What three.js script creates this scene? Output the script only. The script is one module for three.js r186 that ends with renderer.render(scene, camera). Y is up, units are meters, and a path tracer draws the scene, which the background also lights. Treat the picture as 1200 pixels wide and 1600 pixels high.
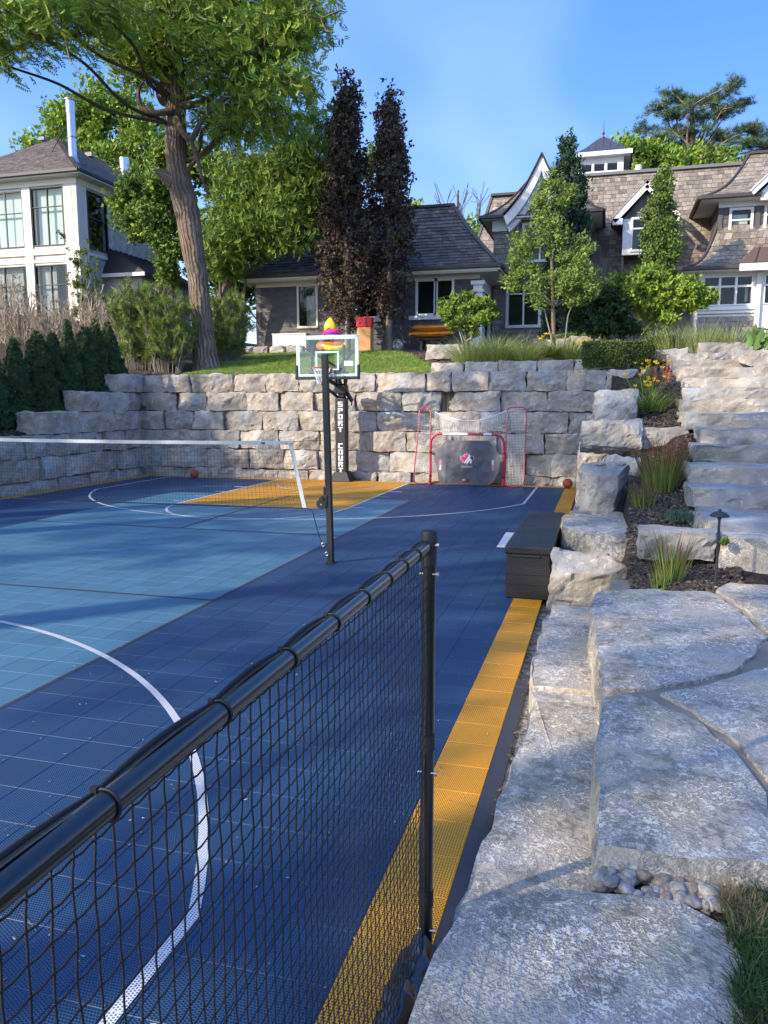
import * as THREE from 'three';
import { mergeGeometries, mergeVertices, toCreasedNormals } from 'three/addons/utils/BufferGeometryUtils.js';
import { ImprovedNoise } from 'three/addons/math/ImprovedNoise.js';
import { RoundedBoxGeometry } from 'three/addons/geometries/RoundedBoxGeometry.js';

// ---------------------------------------------------------------- camera, sky, sun, exposure
const scene = new THREE.Scene();
const camera = new THREE.PerspectiveCamera(2 * Math.atan(800 / 1210) * 180 / Math.PI, 0.75, 0.05, 2000);
const EYE = 2.08, YAW = 15.765 * Math.PI / 180, PITCH = 8.044 * Math.PI / 180;
camera.position.set(0, EYE, 0);
camera.rotation.set(-PITCH, YAW, 0, 'YXZ');
scene.add(camera);
const renderer = new THREE.WebGLRenderer({ antialias: true });
renderer.toneMapping = THREE.LinearToneMapping;
renderer.toneMappingExposure = 2.8;
renderer.shadowMap.enabled = true;
const SUN = new THREE.Vector3(-0.585, 0.54, 0.6).normalize();
const sun = new THREE.DirectionalLight(new THREE.Color().setRGB(1, 0.865, 0.69), 2.38);
sun.position.set(-20, 0, -12).addScaledVector(SUN, 90); sun.target.position.set(-10, 2, -18);
sun.castShadow = true; sun.shadow.mapSize.set(4096, 4096); sun.shadow.radius = 1.4;
Object.assign(sun.shadow.camera, { left: -45, right: 45, top: 45, bottom: -45, near: 1, far: 220 });
scene.add(sun, sun.target);

const N3 = new ImprovedNoise();
const noise = (x, y, z) => N3.noise(x, y, z);
const clamp = (x, a = 0, b = 1) => Math.min(b, Math.max(a, x));
const smooth = (a, b, x) => { const t = clamp((x - a) / (b - a)); return t * t * (3 - 2 * t); };
const lerp = (a, b, t) => a + (b - a) * t;
function rng(seed) { let s = (seed * 2654435761) >>> 0 || 1; return () => { s = (s + 0x6D2B79F5) >>> 0; let t = Math.imul(s ^ (s >>> 15), 1 | s); t = (t + Math.imul(t ^ (t >>> 7), 61 | t)) ^ t; return ((t ^ (t >>> 14)) >>> 0) / 4294967296; }; }
const V = (x, y, z) => new THREE.Vector3(x, y, z);
const C = (r, g, b) => new THREE.Color().setRGB(r, g, b);

{ // the sky: clear air, whiter towards the horizon and round the sun, a few thin wisps
  const W = 1024, Hh = 512, d = new Float32Array(W * Hh * 4);
  for (let j = 0; j < Hh; j++) for (let i = 0; i < W; i++) {
    const el = ((j + .5) / Hh - .5) * Math.PI, az = ((i + .5) / W - .5) * 2 * Math.PI;
    const x = Math.cos(el) * Math.cos(az), y = Math.sin(el), z = Math.cos(el) * Math.sin(az);
    const h = Math.max(0, y), t = Math.pow(1 - h, 3.2);
    let r = lerp(.036, .36, t * t), g = lerp(.155, .52, Math.pow(t, 1.6)), b = lerp(.52, .74, t);
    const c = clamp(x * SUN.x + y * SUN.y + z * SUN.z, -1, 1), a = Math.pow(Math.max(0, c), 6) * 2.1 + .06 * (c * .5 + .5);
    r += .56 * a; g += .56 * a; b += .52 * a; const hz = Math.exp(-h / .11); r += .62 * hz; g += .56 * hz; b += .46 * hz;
    const k = 1 / (h + .18), cx = x * k, cz = z * k;
    let w = 0, am = 1; for (let o = 0, f = 1; o < 4; o++, f *= 2, am *= .55) w += am * noise(cx * .9 * f + 4.1, cz * .42 * f + 9.3 * o, 2.7);
    w = smooth(.35, 1.1, w) * .16 * smooth(.12, .34, h);
    r = lerp(r, .8, w); g = lerp(g, .86, w); b = lerp(b, .93, w);
    const q = (j * W + i) * 4; d[q] = r * .78; d[q + 1] = g * .78; d[q + 2] = b * .78; d[q + 3] = 1;
  }
  const t = new THREE.DataTexture(d, W, Hh, THREE.RGBAFormat, THREE.FloatType);
  t.mapping = THREE.EquirectangularReflectionMapping; t.magFilter = THREE.LinearFilter; t.needsUpdate = true;
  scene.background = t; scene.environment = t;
}

// ---------------------------------------------------------------- helpers
const used = {};
function numbered(n) { if (!(n in used)) { used[n] = 0; return n; } return n + '_' + String(++used[n]).padStart(3, '0'); }
function thing(name, label, category, pos = [0, 0, 0], group) {
  const o = new THREE.Group(); o.name = numbered(name); o.position.set(...pos); scene.add(o);
  o.userData = { label, category }; if (group) o.userData.group = group; return o;
}
function part(name, geo, mat, parent, pos) { const m = new THREE.Mesh(geo, mat); m.name = name; if (pos) m.position.set(...pos); parent.add(m); return m; }
function top(name, geo, mat, label, category, group, pos) {
  const m = new THREE.Mesh(geo, mat); m.name = numbered(name); if (pos) m.position.set(...pos); scene.add(m);
  m.userData = { label, category }; if (group) m.userData.group = group; return m;
}
function struct(name, geo, mat) { const m = new THREE.Mesh(geo, mat); m.name = numbered(name); m.userData.kind = 'structure'; scene.add(m); return m; }
function box(w, h, d, x = 0, y = 0, z = 0) { const g = new THREE.BoxGeometry(w, h, d); g.translate(x, y, z); return g; }
function rbox(w, h, d, r, x = 0, y = 0, z = 0, s = 2) { const g = new RoundedBoxGeometry(w, h, d, s, r); g.translate(x, y, z); return g; }
function span(x0, x1, y0, y1, z0, z1) { return box(Math.abs(x1 - x0), Math.abs(y1 - y0), Math.abs(z1 - z0), (x0 + x1) / 2, (y0 + y1) / 2, (z0 + z1) / 2); }
const nidx = g => g.index ? g.toNonIndexed() : g;
function merge(list) { const l = list.map(g => { const n = nidx(g); for (const k of Object.keys(n.attributes)) if (!['position', 'normal', 'uv', 'color'].includes(k)) n.deleteAttribute(k); return n; }); const keys = ['normal', 'uv', 'color'].filter(k => l.every(g => g.attributes[k])); for (const g of l) for (const k of Object.keys(g.attributes)) if (k !== 'position' && !keys.includes(k)) g.deleteAttribute(k); return mergeGeometries(l); }
function bar(a, b, r, seg = 6, r2) { // round bar from a to b
  const d = V(...b).sub(V(...a)), L = d.length(), g = new THREE.CylinderGeometry(r2 ?? r, r, L, seg, 1);
  g.translate(0, L / 2, 0); g.applyQuaternion(new THREE.Quaternion().setFromUnitVectors(V(0, 1, 0), d.normalize())); g.translate(...a); return g;
}
function beam(a, b, w, h) { // square bar
  const d = V(...b).sub(V(...a)), L = d.length(), g = new THREE.BoxGeometry(w, h, L); g.translate(0, 0, L / 2);
  const m = new THREE.Matrix4().lookAt(V(...b), V(...a), Math.abs(d.y) > .9 * L ? V(0, 0, 1) : V(0, 1, 0)); g.applyMatrix4(m); g.translate(...a); return g;
}
function tube(pts, r, seg = 24, rs = 6, closed = false) { return new THREE.TubeGeometry(new THREE.CatmullRomCurve3(pts.map(p => p.isVector3 ? p : V(...p)), closed, 'centripetal'), seg, r, rs, closed); }
function cords(list, r, sides = 3) { // thin cords: polylines of Vector3 made into slim prisms, one geometry
  const pos = [], idx = [];
  for (const pl of list) {
    const base = pos.length / 3, n = pl.length;
    for (let i = 0; i < n; i++) {
      const t = pl[Math.min(n - 1, i + 1)].clone().sub(pl[Math.max(0, i - 1)]).normalize();
      const u = V(0, 1, 0).cross(t); if (u.lengthSq() < .01) u.set(1, 0, 0).cross(t); u.normalize(); const v = t.clone().cross(u);
      for (let k = 0; k < sides; k++) { const a = k / sides * 6.2832 + .5; pos.push(pl[i].x + r * (u.x * Math.cos(a) + v.x * Math.sin(a)), pl[i].y + r * (u.y * Math.cos(a) + v.y * Math.sin(a)), pl[i].z + r * (u.z * Math.cos(a) + v.z * Math.sin(a))); }
      if (i) for (let k = 0; k < sides; k++) { const a = base + (i - 1) * sides + k, b = base + (i - 1) * sides + (k + 1) % sides; idx.push(a, b, a + sides, b, b + sides, a + sides); }
    }
  }
  const g = new THREE.BufferGeometry(); g.setAttribute('position', new THREE.Float32BufferAttribute(pos, 3)); g.setIndex(idx); g.computeVertexNormals(); return g;
}
function boxUV(g, s = 1, ou = 0, ov = 0) { // uv in metres from the dominant axis of every face
  const p = g.attributes.position, uv = new Float32Array(p.count * 2), a = V(), b = V(), c = V();
  for (let i = 0; i < p.count; i += 3) {
    a.fromBufferAttribute(p, i); b.fromBufferAttribute(p, i + 1).sub(a); c.fromBufferAttribute(p, i + 2).sub(a);
    const n = b.cross(c), x = Math.abs(n.x), y = Math.abs(n.y), z = Math.abs(n.z), ax = y >= x && y >= z ? 1 : x > z ? 0 : 2;
    for (let k = 0; k < 3; k++) { const q = i + k, X = p.getX(q), Y = p.getY(q), Z = p.getZ(q); uv[2 * q] = (ax === 0 ? Z : X) * s + ou; uv[2 * q + 1] = (ax === 1 ? Z : Y) * s + ov; }
  }
  g.setAttribute('uv', new THREE.BufferAttribute(uv, 2)); return g;
}
// ---------------------------------------------------------------- textures (grain, speckle, weave)
function latt(P, seed) { const r = rng(seed), a = new Float32Array(P * P); for (let i = 0; i < a.length; i++) a[i] = r(); return (u, v) => { u *= P; v *= P; const x = Math.floor(u), y = Math.floor(v), fx = u - x, fy = v - y, sx = fx * fx * (3 - 2 * fx), sy = fy * fy * (3 - 2 * fy), x0 = ((x % P) + P) % P, x1 = (x0 + 1) % P, y0 = ((y % P) + P) % P, y1 = (y0 + 1) % P; return lerp(lerp(a[y0 * P + x0], a[y0 * P + x1], sx), lerp(a[y1 * P + x0], a[y1 * P + x1], sx), sy); }; }
function fbm(P, oct, seed, gain = .55) { const l = []; let am = 1, s = 0; for (let o = 0; o < oct; o++) { l.push([latt(P << o, seed + o * 17), am]); s += am; am *= gain; } return (u, v) => { let t = 0; for (const [f, a] of l) t += a * f(u, v); return t / s; }; }
function tex(n, fn, srgb = false, rep = 1) {
  const d = new Uint8Array(n * n * 4);
  for (let j = 0; j < n; j++) for (let i = 0; i < n; i++) { const c = fn((i + .5) / n, (j + .5) / n), q = (j * n + i) * 4; if (typeof c === 'number') d[q] = d[q + 1] = d[q + 2] = clamp(c) * 255; else { d[q] = clamp(c[0]) * 255; d[q + 1] = clamp(c[1]) * 255; d[q + 2] = clamp(c[2]) * 255; } d[q + 3] = 255; }
  const t = new THREE.DataTexture(d, n, n, THREE.RGBAFormat); t.wrapS = t.wrapT = THREE.RepeatWrapping; t.magFilter = THREE.LinearFilter; t.minFilter = THREE.LinearFilter; if (srgb) t.colorSpace = THREE.SRGBColorSpace; t.repeat.set(rep, rep); t.needsUpdate = true; return t;
}
const mat = (color, roughness = .8, o = {}) => new THREE.MeshStandardMaterial({ color: Array.isArray(color) ? C(...color) : color, roughness, ...o });
const phys = (color, roughness = .8, o = {}) => new THREE.MeshPhysicalMaterial({ color: Array.isArray(color) ? C(...color) : color, roughness, ...o });
// rock: split faces with flowing ridges, pale scratches; the weathered tops carry lichen
const fA = fbm(4, 6, 11), fB = fbm(8, 5, 31), fC = fbm(32, 3, 51), fD = fbm(3, 5, 71, .6);
const rockBump = tex(1024, (u, v) => { const w = fA(u, v), r = Math.abs(fB(u + .1 * w, v + .12 * w) - .5) * 2; const t = w * 7 + 1.2 * r, ft = t - Math.floor(t); return clamp(.55 * (Math.floor(t) + smooth(.3, .7, ft)) / 7 + .3 * (1 - r) + .15 * fC(u, v)); });
const rockCol = tex(1024, (u, v) => { const w = fA(u + .3, v + .1), l = fB(u, v + .2 * w), s = fC(u, v), st = smooth(.6, .72, fbm1(u, v)) * .14; const k = .66 + .34 * w + .22 * (l - .5) + .1 * (s - .5) + st; const warm = fD(u, v) - .5; return [k * (1 + .14 * warm), k, k * (1 - .17 * warm)]; }, true);
function fbm1(u, v) { return fC(v * 1, u * 1) * .6 + fB(u, v) * .4; }
const speck = fbm(36, 4, 91, .8), patch = fbm(4, 6, 95, .65), fine = fbm(110, 3, 97, .85);
const lichenCol = tex(1024, (u, v) => { const p = patch(u, v), s = speck(u, v), f = fine(u, v), g2 = .6 * s + .4 * f; const reg = smooth(.36, .58, fD(u + .2, v + .6)); let k = .72 + .2 * (p - .5) + .26 * (f - .5); const dark = smooth(.45, .56, p) * smooth(.40, .5, g2), white = smooth(.5, .58, g2) * smooth(.36, .52, fB(u + .37, v + .11)); k = lerp(k, .42, dark * (.3 + .4 * reg)); k = lerp(k, .9, white * (.35 + .6 * reg)); const y = (patch(v, u) - .5) * .1 + .045 * smooth(.5, .75, fD(v, u + .4)); return [k * (1.0 + y), k * (1.0 + y * .4), k * (1.0 - y)]; }, true);
const lichenBump = tex(1024, (u, v) => .5 * speck(u, v) + .3 * fine(u, v) + .4 * patch(u, v));
const grain = tex(512, (u, v) => .82 + .36 * (fB(u, v) - .5) + .14 * (fC(u, v) - .5), true);
const soilF = fbm(24, 4, 131, .75);
const soilTex = tex(512, (u, v) => { const k = .55 + .9 * (soilF(u, v) - .45); return [k, k * .98, k * .95]; }, true);
const soilBump = tex(512, (u, v) => soilF(u, v));
// ---------------------------------------------------------------- rock shapes
function chipped(w, h, d, seed, o = {}) {
  const r = rng(seed), sg = o.seg ?? .055, n = x => clamp(Math.round(x / sg), 3, 26);
  const dir0 = o.dir ?? 'z'; let g = new THREE.BoxGeometry(w, h, d, dir0 === 'x' ? Math.min(n(w), 8) : n(w), n(h), dir0 === 'x' ? n(d) : Math.min(n(d), 10)); g.deleteAttribute('uv'); g.deleteAttribute('normal'); g = mergeVertices(g, 1e-4);
  const p = g.attributes.position, hw = w / 2, hh = h / 2, hd = d / 2, planes = [], v = V();
  const edge = o.edge ?? .05, rough = o.rough ?? .02, face = o.face ?? 5, dir = o.dir ?? 'z';
  for (let i = 0; i < (o.chips ?? 10); i++) { const q = V((r() < .5 ? -1 : 1) * (r() < .65 ? r() : .05), (r() < .5 ? -1 : 1) * (r() < .75 ? .25 + r() : .05), (r() < (o.twoSided ? .5 : .85) ? 1 : -1) * (.2 + r())); if (dir === 'x') q.set(q.z, q.y, q.x); q.normalize(); planes.push([q, Math.abs(q.x) * hw + Math.abs(q.y) * hh + Math.abs(q.z) * hd - edge * (.25 + r() * 1.1)]); }
  for (let i = 0; i < face; i++) { const q = V((r() - .5) * .55, (r() - .5) * .6, 1); if (dir === 'x') q.set(q.z, q.y, q.x); q.normalize(); planes.push([q, (dir === 'x' ? q.x * hw : q.z * hd) + (r() - .35) * edge * .5]); }
  for (const s of [[1, 1], [-1, 1], [1, -1], [-1, -1]]) { const q = dir === 'x' ? V(1, s[1] * .7, s[0] * .45) : V(s[0] * .45, s[1] * .7, 1); q.normalize(); planes.push([q, Math.abs(q.x) * hw + Math.abs(q.y) * hh + Math.abs(q.z) * hd - edge * (.4 + r() * .5)]); }
  const ox = r() * 50, oy = r() * 50;
  for (let i = 0; i < p.count; i++) {
    v.fromBufferAttribute(p, i);
    const kx = Math.abs(v.x) / hw, ky = Math.abs(v.y) / hh, kz = Math.abs(v.z) / hd;
    for (const [q, off] of planes) { const e = v.dot(q) - off; if (e > 0) v.addScaledVector(q, -e * .96); }
    const f1 = noise(v.x * 2.2 + ox, v.y * 3 + oy, v.z * 2.4), f2 = noise(v.x * 6 + oy, v.y * 7 + ox, v.z * 6), f3 = noise(v.x * 15 + oy, v.y * 15, v.z * 15 + ox);
    const tt = (f1 + .45 * f2 + 1) * 3.2, te = (Math.floor(tt) + smooth(.25, .6, tt - Math.floor(tt))) / 3.2 - 1; const dsp = rough * (2.0 * te + .45 * f2 + .35 * f3 - .8 * Math.pow(1 - Math.abs(f2), 6) * (f1 > 0 ? 1 : .3)), nx = kx > .99 ? Math.sign(v.x) : 0, ny = ky > .99 ? Math.sign(v.y) : 0, nz = kz > .99 ? Math.sign(v.z) : 0, L = Math.hypot(nx, ny, nz) || 1;
    const flat = o.flatTop && ny > 0 && !nx && !nz ? .45 : 1;
    p.setXYZ(i, v.x + dsp * nx / L * flat, v.y + dsp * ny / L * flat, v.z + dsp * nz / L * flat);
  }
  g = toCreasedNormals(nidx(g), .42); return boxUV(g, o.uv ?? .7, r() * 7, r() * 7);
}
function slab(outline, y, th, seed, o = {}) { // irregular flat stone from a plan outline [[x,z],...] (counter-clockwise or not), top near y
  const r = rng(seed), pts = [], n = outline.length, jag = o.jag ?? .02, st = o.step ?? .12;
  for (let i = 0; i < n; i++) { const [x0, z0] = outline[i], [x1, z1] = outline[(i + 1) % n], L = Math.hypot(x1 - x0, z1 - z0), k = Math.max(1, Math.round(L / st)); for (let j = 0; j < k; j++) { const t = j / k, x = lerp(x0, x1, t), z = lerp(z0, z1, t), nx = (z1 - z0) / L, nz = -(x1 - x0) / L, q = jag * (1.6 * noise(x * 4 + seed, z * 4, 3) + noise(x * 13, z * 13, seed) + (r() - .5) * .5); pts.push([x + nx * q, z + nz * q]); } }
  let cx = 0, cz = 0; for (const [x, z] of pts) { cx += x; cz += z; } cx /= pts.length; cz /= pts.length;
  const yy = typeof y === 'function' ? y : () => y, pos = [], idx = [], m = pts.length, out = o.out ?? .015;
  const rings = [[-1, 1 + out * 2, 0], [-.55, 1 + out * 1.6, .02], [-.18, 1 + out, .015], [-.03, 1, .008], [0, 1 - (o.bev ?? .03), .004], [0, .82, .006], [0, .6, .006], [0, .35, .006], [0, .12, .004]];
  for (const [d, s, ns] of rings) for (let i = 0; i < m; i++) { const [px, pz] = pts[i]; const ll = Math.hypot(px - cx, pz - cz), ss = s > 1 || s > .9 ? 1 + (s - 1) / Math.max(ll, .2) * (s > .9 && s < 1 ? 1 : 1) : s; const x = cx + (px - cx) * ss, z = cz + (pz - cz) * ss, a = d < 0 ? (noise(px * 5, d * 7 + seed, pz * 5)) * (o.side ?? .02) : 0; pos.push(x + (px - cx) / ll * a, yy(x, z) + d * th + (d === 0 ? (o.wave ?? .012) * noise(x * 3, seed, z * 3) + ns * noise(x * 11, seed * 3, z * 11) - (s > .9 ? .012 : 0) : 0), z + (pz - cz) / ll * a); }
  pos.push(cx, yy(cx, cz), cz);
  for (let k = 0; k < rings.length - 1; k++) for (let i = 0; i < m; i++) { const a = k * m + i, b = k * m + (i + 1) % m; idx.push(a, b, a + m, b, b + m, a + m); }
  const l = (rings.length - 1) * m; for (let i = 0; i < m; i++) idx.push(l + i, l + (i + 1) % m, pos.length / 3 - 1);
  let g = new THREE.BufferGeometry(); g.setAttribute('position', new THREE.Float32BufferAttribute(pos, 3));
  let area = 0; for (let i = 0; i < m; i++) { const [x0, z0] = pts[i], [x1, z1] = pts[(i + 1) % m]; area += x0 * z1 - x1 * z0; }
  if (area > 0) for (let i = 0; i < idx.length; i += 3) [idx[i], idx[i + 1]] = [idx[i + 1], idx[i]];
  g.setIndex(idx); g = toCreasedNormals(nidx(g), .7); return boxUV(g, o.uv ?? 1.0, r() * 5, r() * 5);
}
const stoneTones = [[.56, .505, .44], [.52, .48, .43], [.59, .54, .47], [.49, .465, .43], [.55, .51, .46], [.53, .48, .415]].map(c => mat(c, .92, { map: rockCol, bumpMap: rockBump, bumpScale: .05 }));
const coolTones = [[.43, .415, .385], [.40, .39, .37], [.46, .44, .40]].map(c => mat(c, .92, { map: rockCol, bumpMap: rockBump, bumpScale: .045 }));
const slabTones = [[.82, .755, .665], [.88, .80, .695], [.72, .675, .61]].map(c => mat(c, .9, { map: lichenCol, bumpMap: lichenBump, bumpScale: .012 }));
const stepTones = [[.47, .44, .395], [.43, .41, .38], [.50, .465, .41]].map(c => mat(c, .92, { map: rockCol, bumpMap: rockBump, bumpScale: .04 }));

// ---------------------------------------------------------------- terrain
const steps = [[-7.3, .93, .34], [-9.2, 1.13, .95], [-9.85, 1.33, 1.0], [-10.52, 1.53, 1.12], [-11.12, 1.73, 1.24], [-11.95, 1.93, 1.13], [-13.3, 2.13, 1.2], [-14.75, 2.33, 1.34], [-15.15, 2.53, 1.34], [-15.55, 2.73, 1.3], [-16.9, 2.93, 1.32], [-17.95, 3.13, 1.3]];
const table = t => z => { if (z >= t[0][0]) return t[0][1]; for (let i = 1; i < t.length; i++) if (z >= t[i][0]) return lerp(t[i - 1][1], t[i][1], (t[i - 1][0] - z) / (t[i - 1][0] - t[i][0])); return t[t.length - 1][1]; };
const stairY = table([[5, .3], [-6.9, .42], [-7.5, .66], [-9.1, .74], [-9.4, .86], [-11.1, 1.38], [-12, 1.62], [-13.3, 1.82], [-14.7, 2.0], [-15.5, 2.38], [-18, 2.82], [-20.5, 2.98], [-24, 3.5], [-29, 4.05], [-60, 4.6], [-400, 5]]);
const bedY = table([[5, .3], [-6.2, .42], [-7, .56], [-8.5, .68], [-10, .92], [-11.7, 1.12], [-12.3, 1.6], [-16, 2.15], [-20.0, 2.42], [-20.3, 2.9], [-24, 3.5], [-29, 4.05], [-60, 4.6], [-400, 5]]);
const backY = table([[-20, 2.78], [-22, 2.98], [-25, 3.5], [-29, 4.02], [-60, 4.6], [-400, 5]]);
const leftY = table([[8, .9], [-14.2, 1.22], [-15.6, 1.36], [-17.3, 1.82], [-19, 2.36], [-20.2, 2.72], [-22, 2.98], [-25, 3.5], [-29, 4.05], [-60, 4.6], [-400, 5]]);
function groundY(x, z) {
  if (x > (z < -20.25 ? -.08 : z > -12.2 ? .2 : .12)) { const t = smooth(.8, 1.15, x); return lerp(bedY(z), stairY(z), t) + .02 * noise(x * 3, 1, z * 3); }
  if (z < -20.25) { const b = backY(z); return x < -13.25 ? Math.max(leftY(z), b) + .16 * Math.min(12, -13.25 - x) * smooth(-19, -26, z) : b + .015 * noise(x * 2, 2, z * 2); }
  if (x > -.08) return -.06;
  if (x < -13.25) return leftY(z) + .1 * Math.min(10, -13.25 - x) + .03 * noise(x * 2, 3, z * 2);
  return -.06;
}
{
  const xs = [-600, -300, -150, -90, -60, -48], zs = [60, 30, 15, 8, 5, 3, 2];
  for (let x = -40; x < -14; x += 1) xs.push(x); xs.push(-13.8, -13.5, -13.3, -13.2); for (let x = -12; x < -.8; x += 1) xs.push(x);
  xs.push(-.5, -.12, -.04); for (let x = .15; x < 3.2; x += .18) xs.push(x); for (let x = 3.5; x < 14; x += 1) xs.push(x); xs.push(18, 30, 50, 90, 150, 300, 600);
  for (let z = 1.5; z > -6; z -= .5) zs.push(z); for (let z = -6; z > -20.0; z -= .25) zs.push(z); zs.push(-20.15, -20.24, -20.3); for (let z = -20.7; z > -32; z -= .5) zs.push(z); zs.push(-34, -38, -44, -52, -60, -90, -150, -300, -700);
  xs.sort((a, b) => a - b); zs.sort((a, b) => b - a); zs.unshift(500, 150);
  const pos = [], col = [], uv = [], idx = [], nx = xs.length;
  for (const z of zs) for (const x of xs) {
    pos.push(x, groundY(x, z), z); uv.push(x * .9, z * .9);
    const inCourt = x > -13.25 && x < -.08 && z > -20.25;
    const far = z > 2 || z < -32 || x < -24 || x > 6, c = inCourt ? [.75, .70, .62] : far ? [.075, .10, .035] : x < -13.2 && z > -21 ? [.11, .075, .055] : x > 0 && z > -12.2 ? [.055, .043, .038] : [.13, .085, .06]; col.push(...c);
  }
  for (let j = 0; j < zs.length - 1; j++) for (let i = 0; i < nx - 1; i++) { const a = j * nx + i; idx.push(a, a + 1, a + nx, a + 1, a + nx + 1, a + nx); }
  const g = new THREE.BufferGeometry(); g.setAttribute('position', new THREE.Float32BufferAttribute(pos, 3)); g.setAttribute('color', new THREE.Float32BufferAttribute(col, 3)); g.setAttribute('uv', new THREE.Float32BufferAttribute(uv, 2)); g.setIndex(idx); g.computeVertexNormals();
  struct('ground', g, mat(0xffffff, .97, { vertexColors: true, map: soilTex, bumpMap: soilBump, bumpScale: .03 }));
}
// ---------------------------------------------------------------- the court
const T = .305, X0 = -.56, Z0 = -19.75; // right edge and far edge
const holeTex = (() => { const n = 24; return tex(512, (u, v) => { const rim = Math.min(u, 1 - u, v, 1 - v); if (rim < .014) return .86; const a = u * n, b = v * n + (Math.floor(a) % 2) * .5, fx = Math.abs((a % 1) - .5), fy = Math.abs((b % 1) - .5); return .95 - .42 * smooth(.36, .24, Math.max(fx, fy * 1.02)) ; }, true); })();  // holes are not cut: the shade of their depth is put into the colour
const holeBump = tex(512, (u, v) => { const n = 24, rim = Math.min(u, 1 - u, v, 1 - v); if (rim < .016) return .9; const a = u * n, b = v * n + (Math.floor(a) % 2) * .5; return 1 - smooth(.36, .24, Math.max(Math.abs((a % 1) - .5), Math.abs((b % 1) - .5))); });
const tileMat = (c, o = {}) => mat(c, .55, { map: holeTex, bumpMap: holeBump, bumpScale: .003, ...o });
const NAVY = [.010, .070, .178], SKYB = [.095, .268, .39], GOLD = [.95, .42, .012];
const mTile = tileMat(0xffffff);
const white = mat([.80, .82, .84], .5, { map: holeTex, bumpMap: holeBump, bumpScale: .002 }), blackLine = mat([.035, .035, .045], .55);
const CX = X0 - 20 * T, pickL = X0 - 30 * T, pickR = X0 - 11 * T, keyR = X0 - 14 * T, keyL = X0 - 26 * T, baseZ = Z0 + T, pickZ = Z0 + 12 * T, ftZ = Z0 + 18 * T;
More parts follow.
